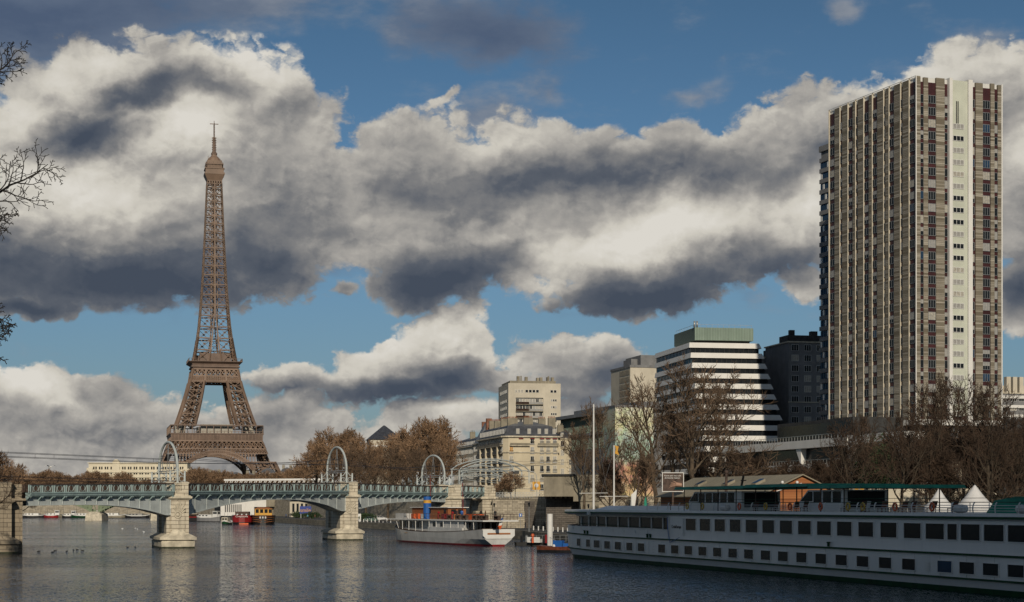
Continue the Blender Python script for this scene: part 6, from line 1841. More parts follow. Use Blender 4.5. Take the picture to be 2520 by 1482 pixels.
barge(126, 850, 6.8, 3.4, R(8), 'red', 'white', 'small dark red boat with white rail left of the far bridge pier', 1.5, wheel='white')
barge(168, 855, 6, 3.5, R(5), 'black', 'white', 'short black and white boat half hidden by the far bridge pier', 1.3, wheel='white')
barge(213, 852, 15, 4.2, R(-3), 'green_stripe', 'white', 'green hulled houseboat with long white cabin right of the far pier', 1.4, wheel='white')
barge(279, 850, 11.5, 4.2, R(4), 'concrete', 'white', 'off-white barge with curved bow and an orange cover', 1.5)
barge(338, 850, 12, 4.2, R(-2), 'black', 'blind', 'low black barge with pale windows nearest the leftmost river pier', 1.3)
barge(474, 692, 9, 4.6, R(20), 'black', 'glass_brown', 'dark barge with reddish bow just right of the leftmost river pier', 1.9, stripe='red')
barge(513, 676, 11, 4.8, R(-28), 'concrete_g', 'white', 'grey barge with rounded bow and white deckhouse', 1.9, wheel='white')
cbt = barge(559, 588, 6.2, 2.9, R(80), 'green_stripe', 'white', 'little green cabin cruiser with cream cabin and two square windows', .9, house=False, wheel=None)
m = MB(); m.box(-2.6, .2, -1.05, 1.05, .9, 2.45); part('cabin', m, M['cream2'], cbt)
m = MB()
for y in (-.8, .15): m.box(-2.66, -2.58, y, y + .65, 1.6, 2.15)
part('cabin_window', m, M['glass'], cbt)
def broad(x, Y, lab, hullm, stripes_=False, text=None):
    t = thing('moored_barge', lab, 'barge', (px(x, Y), Y, 0), R(6), 'barges and houseboats moored beyond the railway bridge')
    W2 = 3.6
    hf = lambda q: W2 * (1 - max(0, (4 - q) / 4.6) ** 2.4 if q < 4 else 1)
    part('hull', hull_mesh([0, .4, 1.1, 2.2, 4, 10, 20], [(K_(-.4), K_(.85)), (K_(.75), K_(.95)), (K_(2.7), K_(1.0)), (K_(3.1), K_(1.01))], hf, [1, 0, 0, 0]), [M[hullm], M['black']], t, (0, 0, 0), R(90))
    return t
t = broad(595, 592, 'broad dark red barge seen end on with a row of white fenders', 'red')
for i in range(5): m = MB(); m.ball((0, 0, 0), .32, 8, 6); part('fender', m, M['tent'], t, (-3.0 + i * 1.5, .4 + abs(i - 2) * .2, 3.3), smooth=True)
link('lettering', text_mesh('Compostelle', .8, M['white'], .01), t, (0, -.25 - .12, 2.7))
m = MB(); m.box(-2.4, 2.2, 3, 14, 3.1, 4.3); part('cabin', m, M['rust'], t)
m = MB(); m.box(-1.4, 1.7, -.5, .1, 0, .45); solid('orange_float', m, M['orange'], 'bright orange float at the waterline of the broad red barge', 'float', place_px(599, 587, .05), R(3))
t = broad(647, 590, 'black barge seen end on with orange stripes and a varnished round-topped wheelhouse', 'black')
m = MB()
for z in (.9, 1.6, 2.3, 2.9):
    for sg in (-1, 1): m.tube([(sg * .5, -.06, z - .25), (sg * 1.7, .25, z), (sg * 2.9, 1.1, z + .1), (sg * 3.55, 3, z + .1)], .09, 5)
part('rubbing_strakes', m, M['wood'], t)
m = MB(); m.box(-2.9, 2.9, 4, 8, 3.1, 5.3, 0); m.prism([(-3.2, 3.7), (3.2, 3.7), (3.2, 8.3), (-3.2, 8.3)], 5.3, 5.75, 1, top=[(-1.8, 3.8), (1.8, 3.8), (1.8, 8.2), (-1.8, 8.2)]); w_ = part('wheelhouse', m, [M['gold'], M['wood']], t)
m = MB()
for x in (-2.6, -1.1, .4, 1.8): m.box(x, x + 1.05, 3.94, 4.0, 3.9, 5.1)
part('wheelhouse_window', m, M['glass'], w_)
for i in range(3): m = MB(); m.ball((0, 0, 0), .36, 8, 6, sc=(.8, .8, 1.2)); part('fender', m, M['tent'], t, (-.9 + i * .9, -.25, 2.3), smooth=True)

# ================================================================== PEOPLE, CARS, STREET FURNITURE
def person_mesh(stride=.18, arm=.2):
    bm_ = {'v': [], 'e': [], 'r': []}
    def V(x, y, z, r): bm_['v'].append((x, y, z)); bm_['r'].append(r); return len(bm_['v']) - 1
    def E(*i):
        for a, b in zip(i[:-1], i[1:]): bm_['e'].append((a, b))
    pel = V(0, 0, .95, .15); wa = V(0, 0, 1.12, .14); chs = V(0, 0, 1.35, .17); nk = V(0, 0, 1.50, .07); hd = V(0, .01, 1.60, .09); ht = V(0, .01, 1.70, .09)
    E(pel, wa, chs, nk, hd, ht)
    for s in (-1, 1):
        h = V(s * .10, 0, .88, .10); k = V(s * .11, s * stride * .5 + .03, .48, .07); a = V(s * .11, s * stride, .08, .05); f = V(s * .11, s * stride + .16, .04, .045); E(pel, h, k, a, f)
        sh = V(s * .20, 0, 1.42, .075); el = V(s * .27, -s * arm * .4, 1.14, .05); wr = V(s * .26, -s * arm + .10, .90, .04); hn = V(s * .26, -s * arm + .15, .80, .045); E(chs, sh, el, wr, hn)
    me = bpy.data.meshes.new('body'); me.from_pydata(bm_['v'], bm_['e'], []); me.update()
    o = bpy.data.objects.new('body_tmp', me); COL.objects.link(o)
    md = o.modifiers.new('skin', 'SKIN'); md.use_smooth_shade = True
    for i, r_ in enumerate(bm_['r']): me.skin_vertices[0].data[i].radius = (r_, r_ * .8); 
    me.skin_vertices[0].data[0].use_root = True
    o.modifiers.new('sub', 'SUBSURF').levels = 1
    dg = bpy.context.evaluated_depsgraph_get(); dg.update()
    out = bpy.data.meshes.new_from_object(o.evaluated_get(dg)); bpy.data.objects.remove(o)
    return out
PM = person_mesh()
def person_variant(top, legs, hair):
    me = PM.copy(); me.name = 'person'
    me.materials.clear()
    for k in (top, legs, M['skin'], hair): me.materials.append(k)
    for p in me.polygons:
        c = p.center
        p.material_index = 0 if c.z > .88 else 1
        if c.z > 1.50: p.material_index = 3 if (c.z > 1.64 or c.y < -.02) else 2
        elif c.z < .88 and abs(c.x) > .2: p.material_index = 2
    return me
CL = {'blue': M['blue'], 'navy': mat('navy_cloth', (.02, .025, .05), .9), 'lightblue': mat('light_blue_cloth', (.12, .33, .42), .9), 'brown': mat('brown_cloth', (.14, .07, .04), .9), 'black': mat('black_cloth', (.02, .02, .02), .9), 'green': mat('olive_cloth', (.12, .14, .05), .9), 'hair': mat('dark_hair', (.03, .02, .015), .8)}
for (x, y, Y, c, lab) in ((704, 0, 640, 'blue', 'person in a bright blue jacket on the quay under the middle span'), (711, 0, 642, 'black', 'person in dark clothes standing right of the one in bright blue'), (715, 0, 645, 'navy', 'person in navy at the back of the small group on the quay'),
                          (757, 0, 600, 'lightblue', 'person in light blue walking on the quay below the blue billboard'), (775, 0, 592, 'brown', 'person in a brown coat near the middle river pier'),
                          (884, 0, 520, 'green', 'person in olive green by the white board on the quay'), (880, 0, 516, 'black', 'person in black beside the white board on the quay'),
                          (1293, 0, 366, 'black', 'person in black walking past the stair wall'), (1340, 0, 362, 'navy', 'person in navy in front of the dark stone wall')):
    tag(link('person', person_variant(CL[c], CL['navy'], CL['hair']), None, (px(x, Y), Y, 1.7), rb.uniform(0, 6)), lab, 'person')
for i, (u_, c) in enumerate(((1740, 'navy'), (1795, 'blue'), (2010, 'black'), (2060, 'brown'), (2170, 'black'))):
    tag(link('person', person_variant(CL[c], CL['black'], CL['hair']), None, TB_ + TD * tu(u_) + Vector((-TD.y, TD.x, 0)) * (-.6) + Vector((0, 0, 4.29)), TROT + i), 'person in %s on the steamer deck, %s of five from its bow' % (c, ORD[i]), 'person')

def car(x, Y, rz, paint, lab):
    t = thing('parked_car', lab, 'car', (px(x, Y), Y, 1.7), rz, 'cars parked on the quay')
    sec = [(-2.05, .35), (-2.1, .75), (-1.95, .95), (-1.55, 1.05), (-1.2, 1.46), (.15, 1.50), (.95, 1.02), (1.85, .84), (2.08, .62), (2.05, .32)]
    m = MB(); n = len(sec)
    for s_ in (-1, 1):
        pass
    lower = [(a, min(z, 1.03)) for a, z in sec]
    m.extrude([(a, -.84, z) for a, z in [(-2.05, .32), (2.05, .32), (2.08, .62), (1.85, .84), (.95, 1.02), (-1.55, 1.05), (-1.95, .95), (-2.1, .75)]], (0, 1.68, 0)); 
    m.prism([(-1.1, -.58), (.10, -.58), (.10, .58), (-1.1, .58)], 1.44, 1.50)
    for (xa, xt) in ((.92, .12), (-1.6, -1.12), (-.45, -.45)):
        for s_ in (-1, 1): m.bar((xa, s_ * .80, 1.0), (xt, s_ * .56, 1.46), .08, .06)
    part('body', m, M[paint], t)
    m = MB(); m.prism([(-1.55, -.79), (.88, -.79), (.88, .79), (-1.55, .79)], 1.0, 1.45, top=[(-1.12, -.57), (.10, -.57), (.10, .57), (-1.12, .57)]); part('windows', m, M['glass'], t)
    for a in (-1.3, 1.3):
        for s_ in (-1, 1):
            m = MB(); m.tube([(a, s_ * .66, .32), (a, s_ * .86, .32)], .32, 14); w_ = part('wheel', m, M['rubber'], t)
            m = MB(); m.tube([(a, s_ * .861, .32), (a, s_ * .875, .32)], .2, 10); part('rim', m, M['metal'], w_)
    for s_ in (-.6, .6):
        m = MB(); m.box(2.02, 2.10, s_ - .16, s_ + .16, .62, .76); part('headlight', m, M['white'], t)
        m = MB(); m.box(-2.12, -2.06, s_ - .14, s_ + .14, .66, .86); part('tail_light', m, M['red'], t)
car(912, 515, R(5), 'car_green', 'dark green hatchback parked on the quay near the bare trunks')
car(938, 545, R(8), 'car_white', 'white hatchback parked behind the dark green one')
car(925, 560, R(8), 'car_silver', 'silver car mostly hidden behind the white hatchback')
bk = thing('motorcycle', 'dark motorcycle parked at the quay edge', 'motorcycle', (px(944, 492), 492, 1.7), R(10))
for a in (-.7, .7): m = MB(); m.torus((a, 0, .32), (0, 1, 0), .26, .07, 14, 6); part('wheel', m, M['rubber'], bk)
m = MB(); m.bar((-.6, 0, .4), (.5, 0, .75), .25, .35); m.bar((.7, 0, .35), (.45, 0, 1.05), .07); m.bar((.45, -.35, 1.05), (.45, .35, 1.05), .05); m.bar((-.7, 0, .8), (.1, 0, .85), .28, .14); part('body', m, M['black'], bk)
m = MB(); m.box(-.9, .9, -.05, .05, 0, 2.3); solid('notice_board', m, M['white'], 'white upright notice board on the quay right of the middle pier', 'board', (px(881, 525), 525, 1.7), R(5))
m = MB(); m.box(0, 9, 0, 1.4, 0, 2.0)
hedge = m
# bollards, lamps, masts, signs
m = MB(); m.lathe([(.13, 0), (.13, .7), (.16, .75), (.12, .85)], 8); bme = m.mesh('bollard', M['white'])
k = 0
for i in range(10):
    Y = 512 - i * 2.2; tag(link('bollard', bme, None, (px(876 + i * 9.5, Y) , Y, 1.7)), 'short white bollard, %s of the line along the asphalt right of the middle pier' % ORD[i], 'bollard', 'white bollards beyond the middle pier')
for i in range(9):
    Y = 352 - i * 4; tag(link('bollard', bme, None, (px(1313 + i * 12, Y), Y, 1.7)), 'short white bollard, %s of the line in front of the stair wall' % ORD[i], 'bollard', 'white bollards by the stair wall')
def lamp(x, Y, z0, yt, lab, curved=False):
    t = thing('street_lamp', lab, 'street lamp', (px(x, Y), Y, z0)); h = pz(yt, Y) - z0
    if curved:
        m = MB(); m.tube([(0, 0, 0), (0, 0, h * .75), (-.15, 0, h * .9), (-.8, 0, h), (-1.8, 0, h * 1.02)], .07, 6); part('pole', m, M['metal'], t)
        m = MB(); m.ball((-1.9, 0, h * 1.01), .25, 8, 6, sc=(1.5, .8, .4)); part('lamp_head', m, M['metal'], t)
    else:
        m = MB(); m.tube([(0, 0, 0), (0, 0, .6)], .12, 8); m.tube([(0, 0, .5), (0, 0, h - .7)], [.08, .055], 8); part('pole', m, M['metal'], t)
        m = MB(); m.lathe([(.10, h - .7), (.20, h - .1), (.26, h - .05), (.05, h + .12)], 8); part('lamp_head', m, M['glass'], t)
lamp(1302, 330, 1.7, 1238, 'grey quay lamp right of the stair, its foot by the pontoon')
lamp(1216, 352, 1.7, 1240, 'slim lamp in front of the bridge abutment masonry')
lamp(1321, 398, 8.3, 1161, 'curved street lamp above the stair wall in front of the cream corner building', True)
lamp(1448, 330, 1.7, 1242, 'small capped lamp beside the bow of the cruise ship')
for i, (x, Y, yt, w_) in enumerate(((1461, 285, 995, .20), (1511, 278, 1096, .17))):
    t = thing('flag_mast', ['tall bare white mast with crossbar in front of the painted wall, the left taller one', 'shorter white mast with crossbar and a yellow pennant at its top'][i], 'mast', (px(x, Y), Y, 1.7), 0, 'white masts behind the cruise ship bow')
    h = pz(yt, Y) - 1.7; m = MB(); m.tube([(0, 0, 0), (0, 0, h)], [w_, w_ * .6], 8); part('pole', m, M['white'], t)
    m = MB(); zc_ = pz(1214 if i == 0 else 1222, Y) - 1.7; m.bar((-2.3, .2, zc_), (2.3, .0, zc_ + .05), .07); part('crossbar', m, M['white'], t)
    m = MB(); m.tube([(-2.2, .2, zc_), (0, 0, h * .95)], .015, 3); m.tube([(2.2, .2, zc_), (0, 0, h * .95)], .015, 3); part('stays', m, M['metal'], t)
    if i == 1:
        m = MB(); m.add([(.12, 0, h), (.75, .15, h - .2), (.6, .1, h - .9), (.85, .2, h - 1.6), (.15, 0, h - 1.3), (.3, .1, h - .6)], [(0, 5, 2, 1), (5, 4, 3, 2)]); part('pennant', m, M['gold'], t)
for i, (x, Y, c, lab, lean) in enumerate(((1556, 240, 'white', 'pale blue and white flag drooping from a leaning dark pole near the ship bow', 1.4), (1588, 236, 'green_awn', 'green flag drooping from a thin pole near the ship bow', .2))):
    t = thing('flag', lab, 'flag', (px(x, Y), Y, 1.7)); h = pz(1172 if i == 0 else 1192, Y) - 1.7
    m = MB(); m.tube([(-.3, 0, 0), (lean * .7, 0, h)], .09 if i == 0 else .04, 6); part('pole', m, M['rust'], t)
    m = MB(); m.add([(lean * .45, -.1, h * .80), (-.15, -.2, h * .72), (-.25, .1, h * .52), (.05, -.1, h * .36), (.35, -.05, h * .48)], [(0, 1, 2, 3, 4)]); part('cloth', m, M[c], t)
m = MB(); m.box(-.35, .35, -.05, .05, 0, .7, 0); m.box(-.12, .12, -.08, -.05, .15, .55, 1); m.tube([(0, 0, -2.4), (0, 0, 0)], .04, 5, 2)
solid('road_sign', m, [M['blue'], M['white'], M['metal']], 'small blue square sign with a white mark on a post by the stair', 'sign', (px(1281, 362), 362, 4.3))
m = MB(); m.box(-.9, .9, -.06, .06, 0, 1.9, 0); m.ball((0, -.1, 1.0), .5, 8, 6, 1, sc=(1, .2, 1)); m.tube([(.7, 0, -2), (.7, 0, 0)], .05, 5, 2)
solid('yellow_sign', m, [M['gold'], M['white'], M['metal']], 'bright yellow poster panel on the street above the stair wall', 'sign', (px(1320, 402), 402, 10.2), R(6))
bb = thing('billboard', 'dark brown billboard with an outstretched hand and white lettering behind the ship bow', 'sign', (px(1656, 262), 262, 1.7), R(4))
m = MB(); m.box(-1.55, 1.55, -.1, .1, 7.2, 9.9, 0); m.box(-1.65, 1.65, -.08, .12, 7.1, 10.0, 1); part('panel', m, [M['rust'], M['white']], bb)
m = MB(); m.tube([(1.3, -.12, 8.1), (.4, -.12, 8.2)], [.28, .34], 8)
for k in range(4): m.tube([(.4, -.13, 8.02 + k * .12), (-.2, -.13, 7.92 + k * .17), (-.6 + .1 * k, -.13, 7.75 + k * .22)], [.06, .05, .03], 5)
m.tube([(.6, -.13, 8.4), (.2, -.13, 8.65), (-.05, -.13, 8.7)], [.07, .05, .035], 5); part('printed_hand', m, M['skin'], bb)
link('lettering', text_mesh('Votre pain est cuit\nde bonne maison', .34, M['white'], .01), bb, (-.1, -.12, 9.35))
m = MB(); m.box(-.12, .12, 0, .2, 0, 7.1); part('pole', m, M['rust'], bb)
# ---- wooden restaurant cabin
CB = Vector((px(1876, 236), 236, 1.7)); 
cbn = thing('wooden_cabin', 'orange boarded cabin with a long corrugated beige roof behind the ship awnings', 'cabin', CB, math.atan2(.30, .954))
GW = 11.6; ZE = 6.6; ZR = 9.2; CLn = 36.0
m = MB(); m.extrude([(0, 0, 0), (GW, 0, 0), (GW, 0, ZE), (GW / 2, 0, ZR - .15), (0, 0, ZE)], (0, CLn, 0)); part('wall', m, M['wood'], cbn)
m = MB()
for sg in (0, 1):
    xe = -.7 if sg == 0 else GW + .7; ze = ZE - .7 * (ZR - ZE) / (GW / 2)
    m.extrude([(xe, -.6, ze), (GW / 2, -.6, ZR), (GW / 2, -.6, ZR + .14), (xe, -.6, ze + .14)], (0, CLn + 1.2, 0))
part('roof', m, M['corrug'], cbn)
for i, y in enumerate((7, 17, 27)):
    m = MB(); xx = GW * .20; z0 = ZE + (ZR - ZE) * .4 + .15; m.extrude([(xx, y, z0 + .35), (xx + 1.5, y, z0 + 1.02), (xx + 1.5, y, z0 + .60), (xx, y, z0 - .1)], (0, 1.5, 0)); sk = part('skylight', m, M['concrete'], cbn)
    m = MB(); m.extrude([(xx + .08, y + .1, z0 + .40), (xx + 1.4, y + .1, z0 + 1.0), (xx + 1.4, y + .1, z0 + 1.04), (xx + .08, y + .1, z0 + .44)], (0, 1.3, 0)); part('pane', m, M['glass_blue'], sk)
m = MB(); m.bar((1.0, -.15, ZE + .1), (GW / 2, -.15, ZE + 1.5), .1); m.bar((1.0, -.15, ZE + 1.3), (GW - 2, -.15, ZE + 1.3), .08)
for q in (2.8, 5.0): m.ball((q, -.4, ZE + 1.6), .22, 8, 6)
m.tube([(GW + .6, -.5, ZE - .2), (GW + .1, -.3, ZE - .9), (GW + .1, -.3, 0)], .09, 6); m.tube([(-.6, -.5, ZE - .2), (-.1, -.3, ZE - .9), (-.1, -.3, 0)], .09, 6)
part('gutter', m, M['white'], cbn)
m = MB(); m.box(-.9, .9, -.06, .06, 0, 1.9, 0); m.box(-.6, -.1, -.09, -.06, 1.0, 1.5, 1); m.box(.15, .65, -.09, -.06, 1.0, 1.5, 1); m.box(.75, .88, -.05, .05, -6.5, 0, 2)
solid('advert_board', m, [M['curtain'], M['gold'], M['rust']], 'pale advertising board with two yellow patches right of the cabin gable', 'sign', (px(2114, 236), 236, 7.6), R(4))
# leaning dark pole by the gable, brick pylon
m = MB(); m.tube([(0, 0, 0), (.2, 0, 9.4)], [.22, .16], 8); m.ball((.2, 0, 9.4), .28, 8, 6); solid('mooring_post', m, M['rust'], 'dark leaning post in front of the corrugated cabin roof', 'post', (px(1784, 225), 225, 1.7))
m = MB(); m.prism([(-1.1, -1.1), (1.1, -1.1), (1.1, 1.1), (-1.1, 1.1)], 0, 12.5, top=[(-.8, -.8), (.8, -.8), (.8, .8), (-.8, .8)])
solid('stone_pylon', m, M['stone_wall'], 'tall stone pylon standing among the trees between the two tents', 'pylon', (px(2352, 300), 300, 1.7))
# site fence behind the ship
m = MB(); n = 30
for i in range(n): m.box(i * 1.3 - .04, i * 1.3 + .04, -.04, .04, 0, 2.6, 1)
m.box(0, n * 1.3, -.02, .02, .1, 2.3, 0)
solid('site_fence', m, [M['dark'], M['metal']], 'grey panel fence with pale posts behind the sun deck of the ship', 'fence', (px(2080, 262), 262, 4.2), R(-8))
# birds
m = MB(); m.ball((0, 0, .06), .16, 7, 5, sc=(1.6, .8, .7)); m.ball((.24, 0, .18), .07, 6, 4); dk_ = m.mesh('duck', M['black'])
for i, (x, y) in enumerate(((136, 1356), (129, 1360), (164, 1358), (181, 1355), (190, 1354), (203, 1356), (314, 1348), (333, 1348), (394, 1352), (95, 1358))):
    Y = 30100 / (y - HY); tag(link('duck', dk_, None, (px(x, Y), Y, -.01), i * .7), 'dark duck swimming on the river between the abutment and the leftmost river pier', 'duck', 'ducks swimming on the river')
gme = []
m = MB()
for s_ in (-1, 1): m.add([(0, .12, 0), (0, -.12, 0), (s_ * .45, -.10, .18), (s_ * .95, -.16, .02), (s_ * .5, .1, .19)], [(0, 1, 2, 4), (4, 2, 3)])
m.ball((0, 0, -.02), .12, 8, 6, sc=(.8, 2.2, .8)); gm = m.mesh('gull', M['white'])
for i, (x, y, Y) in enumerate(((123, 1149, 180),)): tag(link('gull', gm, None, (px(x, Y), Y, pz(y, Y)), R(60)), 'white gull flying left of the pale palace building', 'bird')
m = MB(); m.ball((0, 0, .08), .18, 7, 5, sc=(1.5, .8, .8)); m.ball((.25, 0, .24), .08, 6, 4); gm = m.mesh('gull', M['white'])
for i, (x, y) in enumerate(((301, 1302), (333, 1301), (338, 1303), (354, 1310))):
    Y = 30100 / (y - HY); tag(link('gull', gm, None, (px(x, Y), Y, -.01), i), 'white gull floating on the river left of the leftmost river pier', 'bird', 'gulls floating on the river')

# ================================================================== TREES
def grow(seed, H=22.0, trunk_h=.22, spread=.42, limbs=9, up_=.55, tw=.055, dens=1.0, rt=.42, twigm='twig', lean=0.0, evergreen=False):
    """a bare winter tree: (trunk mesh, crown mesh)"""
    r = random.Random(seed); T = MB(); C = MB()
    def perp(d):
        v = Vector((r.gauss(0, 1), r.gauss(0, 1), r.gauss(0, 1))); v -= d * v.dot(d); return v.normalized()
    def twig(p, d, L, w):
        a = perp(d) * w; q = p + d * L * .5 + perp(d) * L * .07; e = q + (d + perp(d) * .3 + Vector((0, 0, .15))).normalized() * L * .5
        C.add([p - a, p + a, q + a * .8, q - a * .8, e], [(0, 1, 2, 3), (3, 2, 4)])
        return q, e
    def branch(p, d, L, rad, lvl):
        n = 4 if lvl < 2 else 3
        pts = [p]; dd = d.copy()
        for i in range(n):
            dd = (dd + perp(dd) * (.16 + .06 * lvl) + Vector((0, 0, up_ * .16))).normalized()
            pts.append(pts[-1] + dd * (L / n))
        rs = [rad * (1 - .62 * i / n) for i in range(n + 1)]
        (T if lvl < 3 else C).tube(pts, rs, (7, 5, 4, 3)[min(lvl, 3)], caps=False)
        nc = int((7, 7, 6, 6)[min(lvl, 3)] * dens + r.random())
        for j in range(nc):
            t = .22 + .78 * (j + r.random()) / nc
            k = min(n - 1, int(t * n)); f = t * n - k
            q = pts[k].lerp(pts[k + 1], f); base = (pts[k + 1] - pts[k]).normalized()
            ang = R(r.uniform(24, 58)); nd = (base * math.cos(ang) + perp(base) * math.sin(ang) + Vector((0, 0, up_ * .22))).normalized()
            LL = L * r.uniform(.38, .62) * (1.15 - .45 * t)
            if lvl < 2: branch(q, nd, LL, rs[k] * .52, lvl + 1)
            elif lvl == 2:
                a, e = twig(q, nd, LL * 1.25, tw)
                for m_ in range(int(4 * dens)):
                    nd2 = (nd + perp(nd) * .8 + Vector((0, 0, .1))).normalized(); st = q.lerp(a, r.random()) if m_ % 2 else a.lerp(e, r.random() * .7)
                    twig(st, nd2, LL * .75, tw * .75)
    th = H * trunk_h
    tp = [Vector((0, 0, -.5)), Vector((r.uniform(-.2, .2), r.uniform(-.2, .2), th * .5)), Vector((lean * .5 + r.uniform(-.3, .3), r.uniform(-.3, .3), th))]
    nl = 4
    top = [tp[-1]]
    d = Vector((lean * .1, 0, 1)).normalized()
    for i in range(nl):
        d = (d + perp(d) * .12).normalized(); top.append(top[-1] + d * (H * .62 - th * .3) / nl)
    rr_ = [rt * 1.25, rt * 1.0, rt * .92] + [rt * (.80 - .19 * i) for i in range(nl)]
    allp = tp + top[1:]
    T.tube(allp, rr_, 9, caps=False)
    for j in range(limbs):
        t = j / max(1, limbs - 1)
        k = 2 + t * (nl - .6); i0 = int(k); q = allp[i0].lerp(allp[min(i0 + 1, len(allp) - 1)], k - i0)
        az = j * 2.4 + r.uniform(-.4, .4); el = R(25 + 42 * t + r.uniform(-8, 8)) * (.7 + up_ * .5)
        dd = Vector((math.cos(az) * math.cos(el), math.sin(az) * math.cos(el), math.sin(el)))
        branch(q, dd, H * spread * (1.05 - .38 * t) * r.uniform(.85, 1.1), rt * (.50 - .2 * t), 0 if j < 0 else 1)
    return T.mesh('trunk', M['bark'], True), C.mesh('crown', M[twigm])

PROTO = {}
def tree_proto(key, **kw):
    PROTO[key] = grow(**kw)
tree_proto('a', seed=1, H=22, spread=.44, limbs=12, up_=.55, dens=1.0)
tree_proto('b', seed=2, H=22, spread=.42, limbs=13, up_=.7, trunk_h=.26, dens=1.0)
tree_proto('c', seed=3, H=22, spread=.50, limbs=12, up_=.42, trunk_h=.20, dens=1.0)
tree_proto('d', seed=4, H=22, spread=.40, limbs=18, up_=.75, trunk_h=.16, dens=1.25, twigm='twig_red', tw=.08)
tree_proto('e', seed=5, H=22, spread=.46, limbs=17, up_=.55, trunk_h=.15, dens=1.25, twigm='twig_red', tw=.08)
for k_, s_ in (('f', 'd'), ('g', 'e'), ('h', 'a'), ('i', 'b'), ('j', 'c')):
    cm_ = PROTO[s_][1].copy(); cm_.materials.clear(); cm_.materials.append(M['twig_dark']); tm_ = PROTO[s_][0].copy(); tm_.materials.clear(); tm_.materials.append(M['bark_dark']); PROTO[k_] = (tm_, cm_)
TREES = []
def tree(key, x, Y, ytop, zg, label, group, wide=1.0, nm='bare_tree', cat='tree'):
    """x: picture column, ytop: picture row of the crown's top"""
    zt = pz(ytop, Y); s = (zt - zg) / 21.5
    rz = (len(TREES) * 2.399) % 6.283
    t = thing(nm, label, cat, (px(x, Y), Y, zg), rz, group); t.scale = (s * wide, s * wide, s)
    a, b = PROTO[key]
    link('trunk', a, t); link('crown', b, t)
    TREES.append(t); return t
G1_ = 'bare brown trees on the quay beyond the bridge'
for i, (k, x, Y, yt, zg, w_) in enumerate((('d', 778, 720, 1078, 8, .95), ('e', 812, 700, 1058, 8, 1.0), ('d', 850, 670, 1052, 8, 1.05), ('e', 882, 650, 1072, 8, .9), ('d', 925, 640, 1092, 8, .8), ('e', 962, 620, 1075, 8, .9), ('d', 1000, 610, 1055, 8, 1.0),
                                           ('e', 1035, 600, 1036, 8, 1.0), ('d', 1072, 585, 1022, 8, 1.05), ('e', 1088, 570, 1075, 8, .7), ('a', 900, 560, 1112, 2, .9), ('b', 955, 545, 1100, 2, .85), ('a', 1010, 530, 1108, 2, .85), ('c', 1060, 515, 1105, 2, .85), ('b', 840, 600, 1100, 2, .8))):
    tree(k, x, Y, yt, zg if zg > 2 else 1.7, 'brown bare tree in the dense clump beyond the bridge, %s of fifteen from the left' % ORD[sorted([778, 812, 850, 882, 925, 962, 1000, 1035, 1072, 1088, 900, 955, 1010, 1060, 840]).index(x)], G1_, w_)
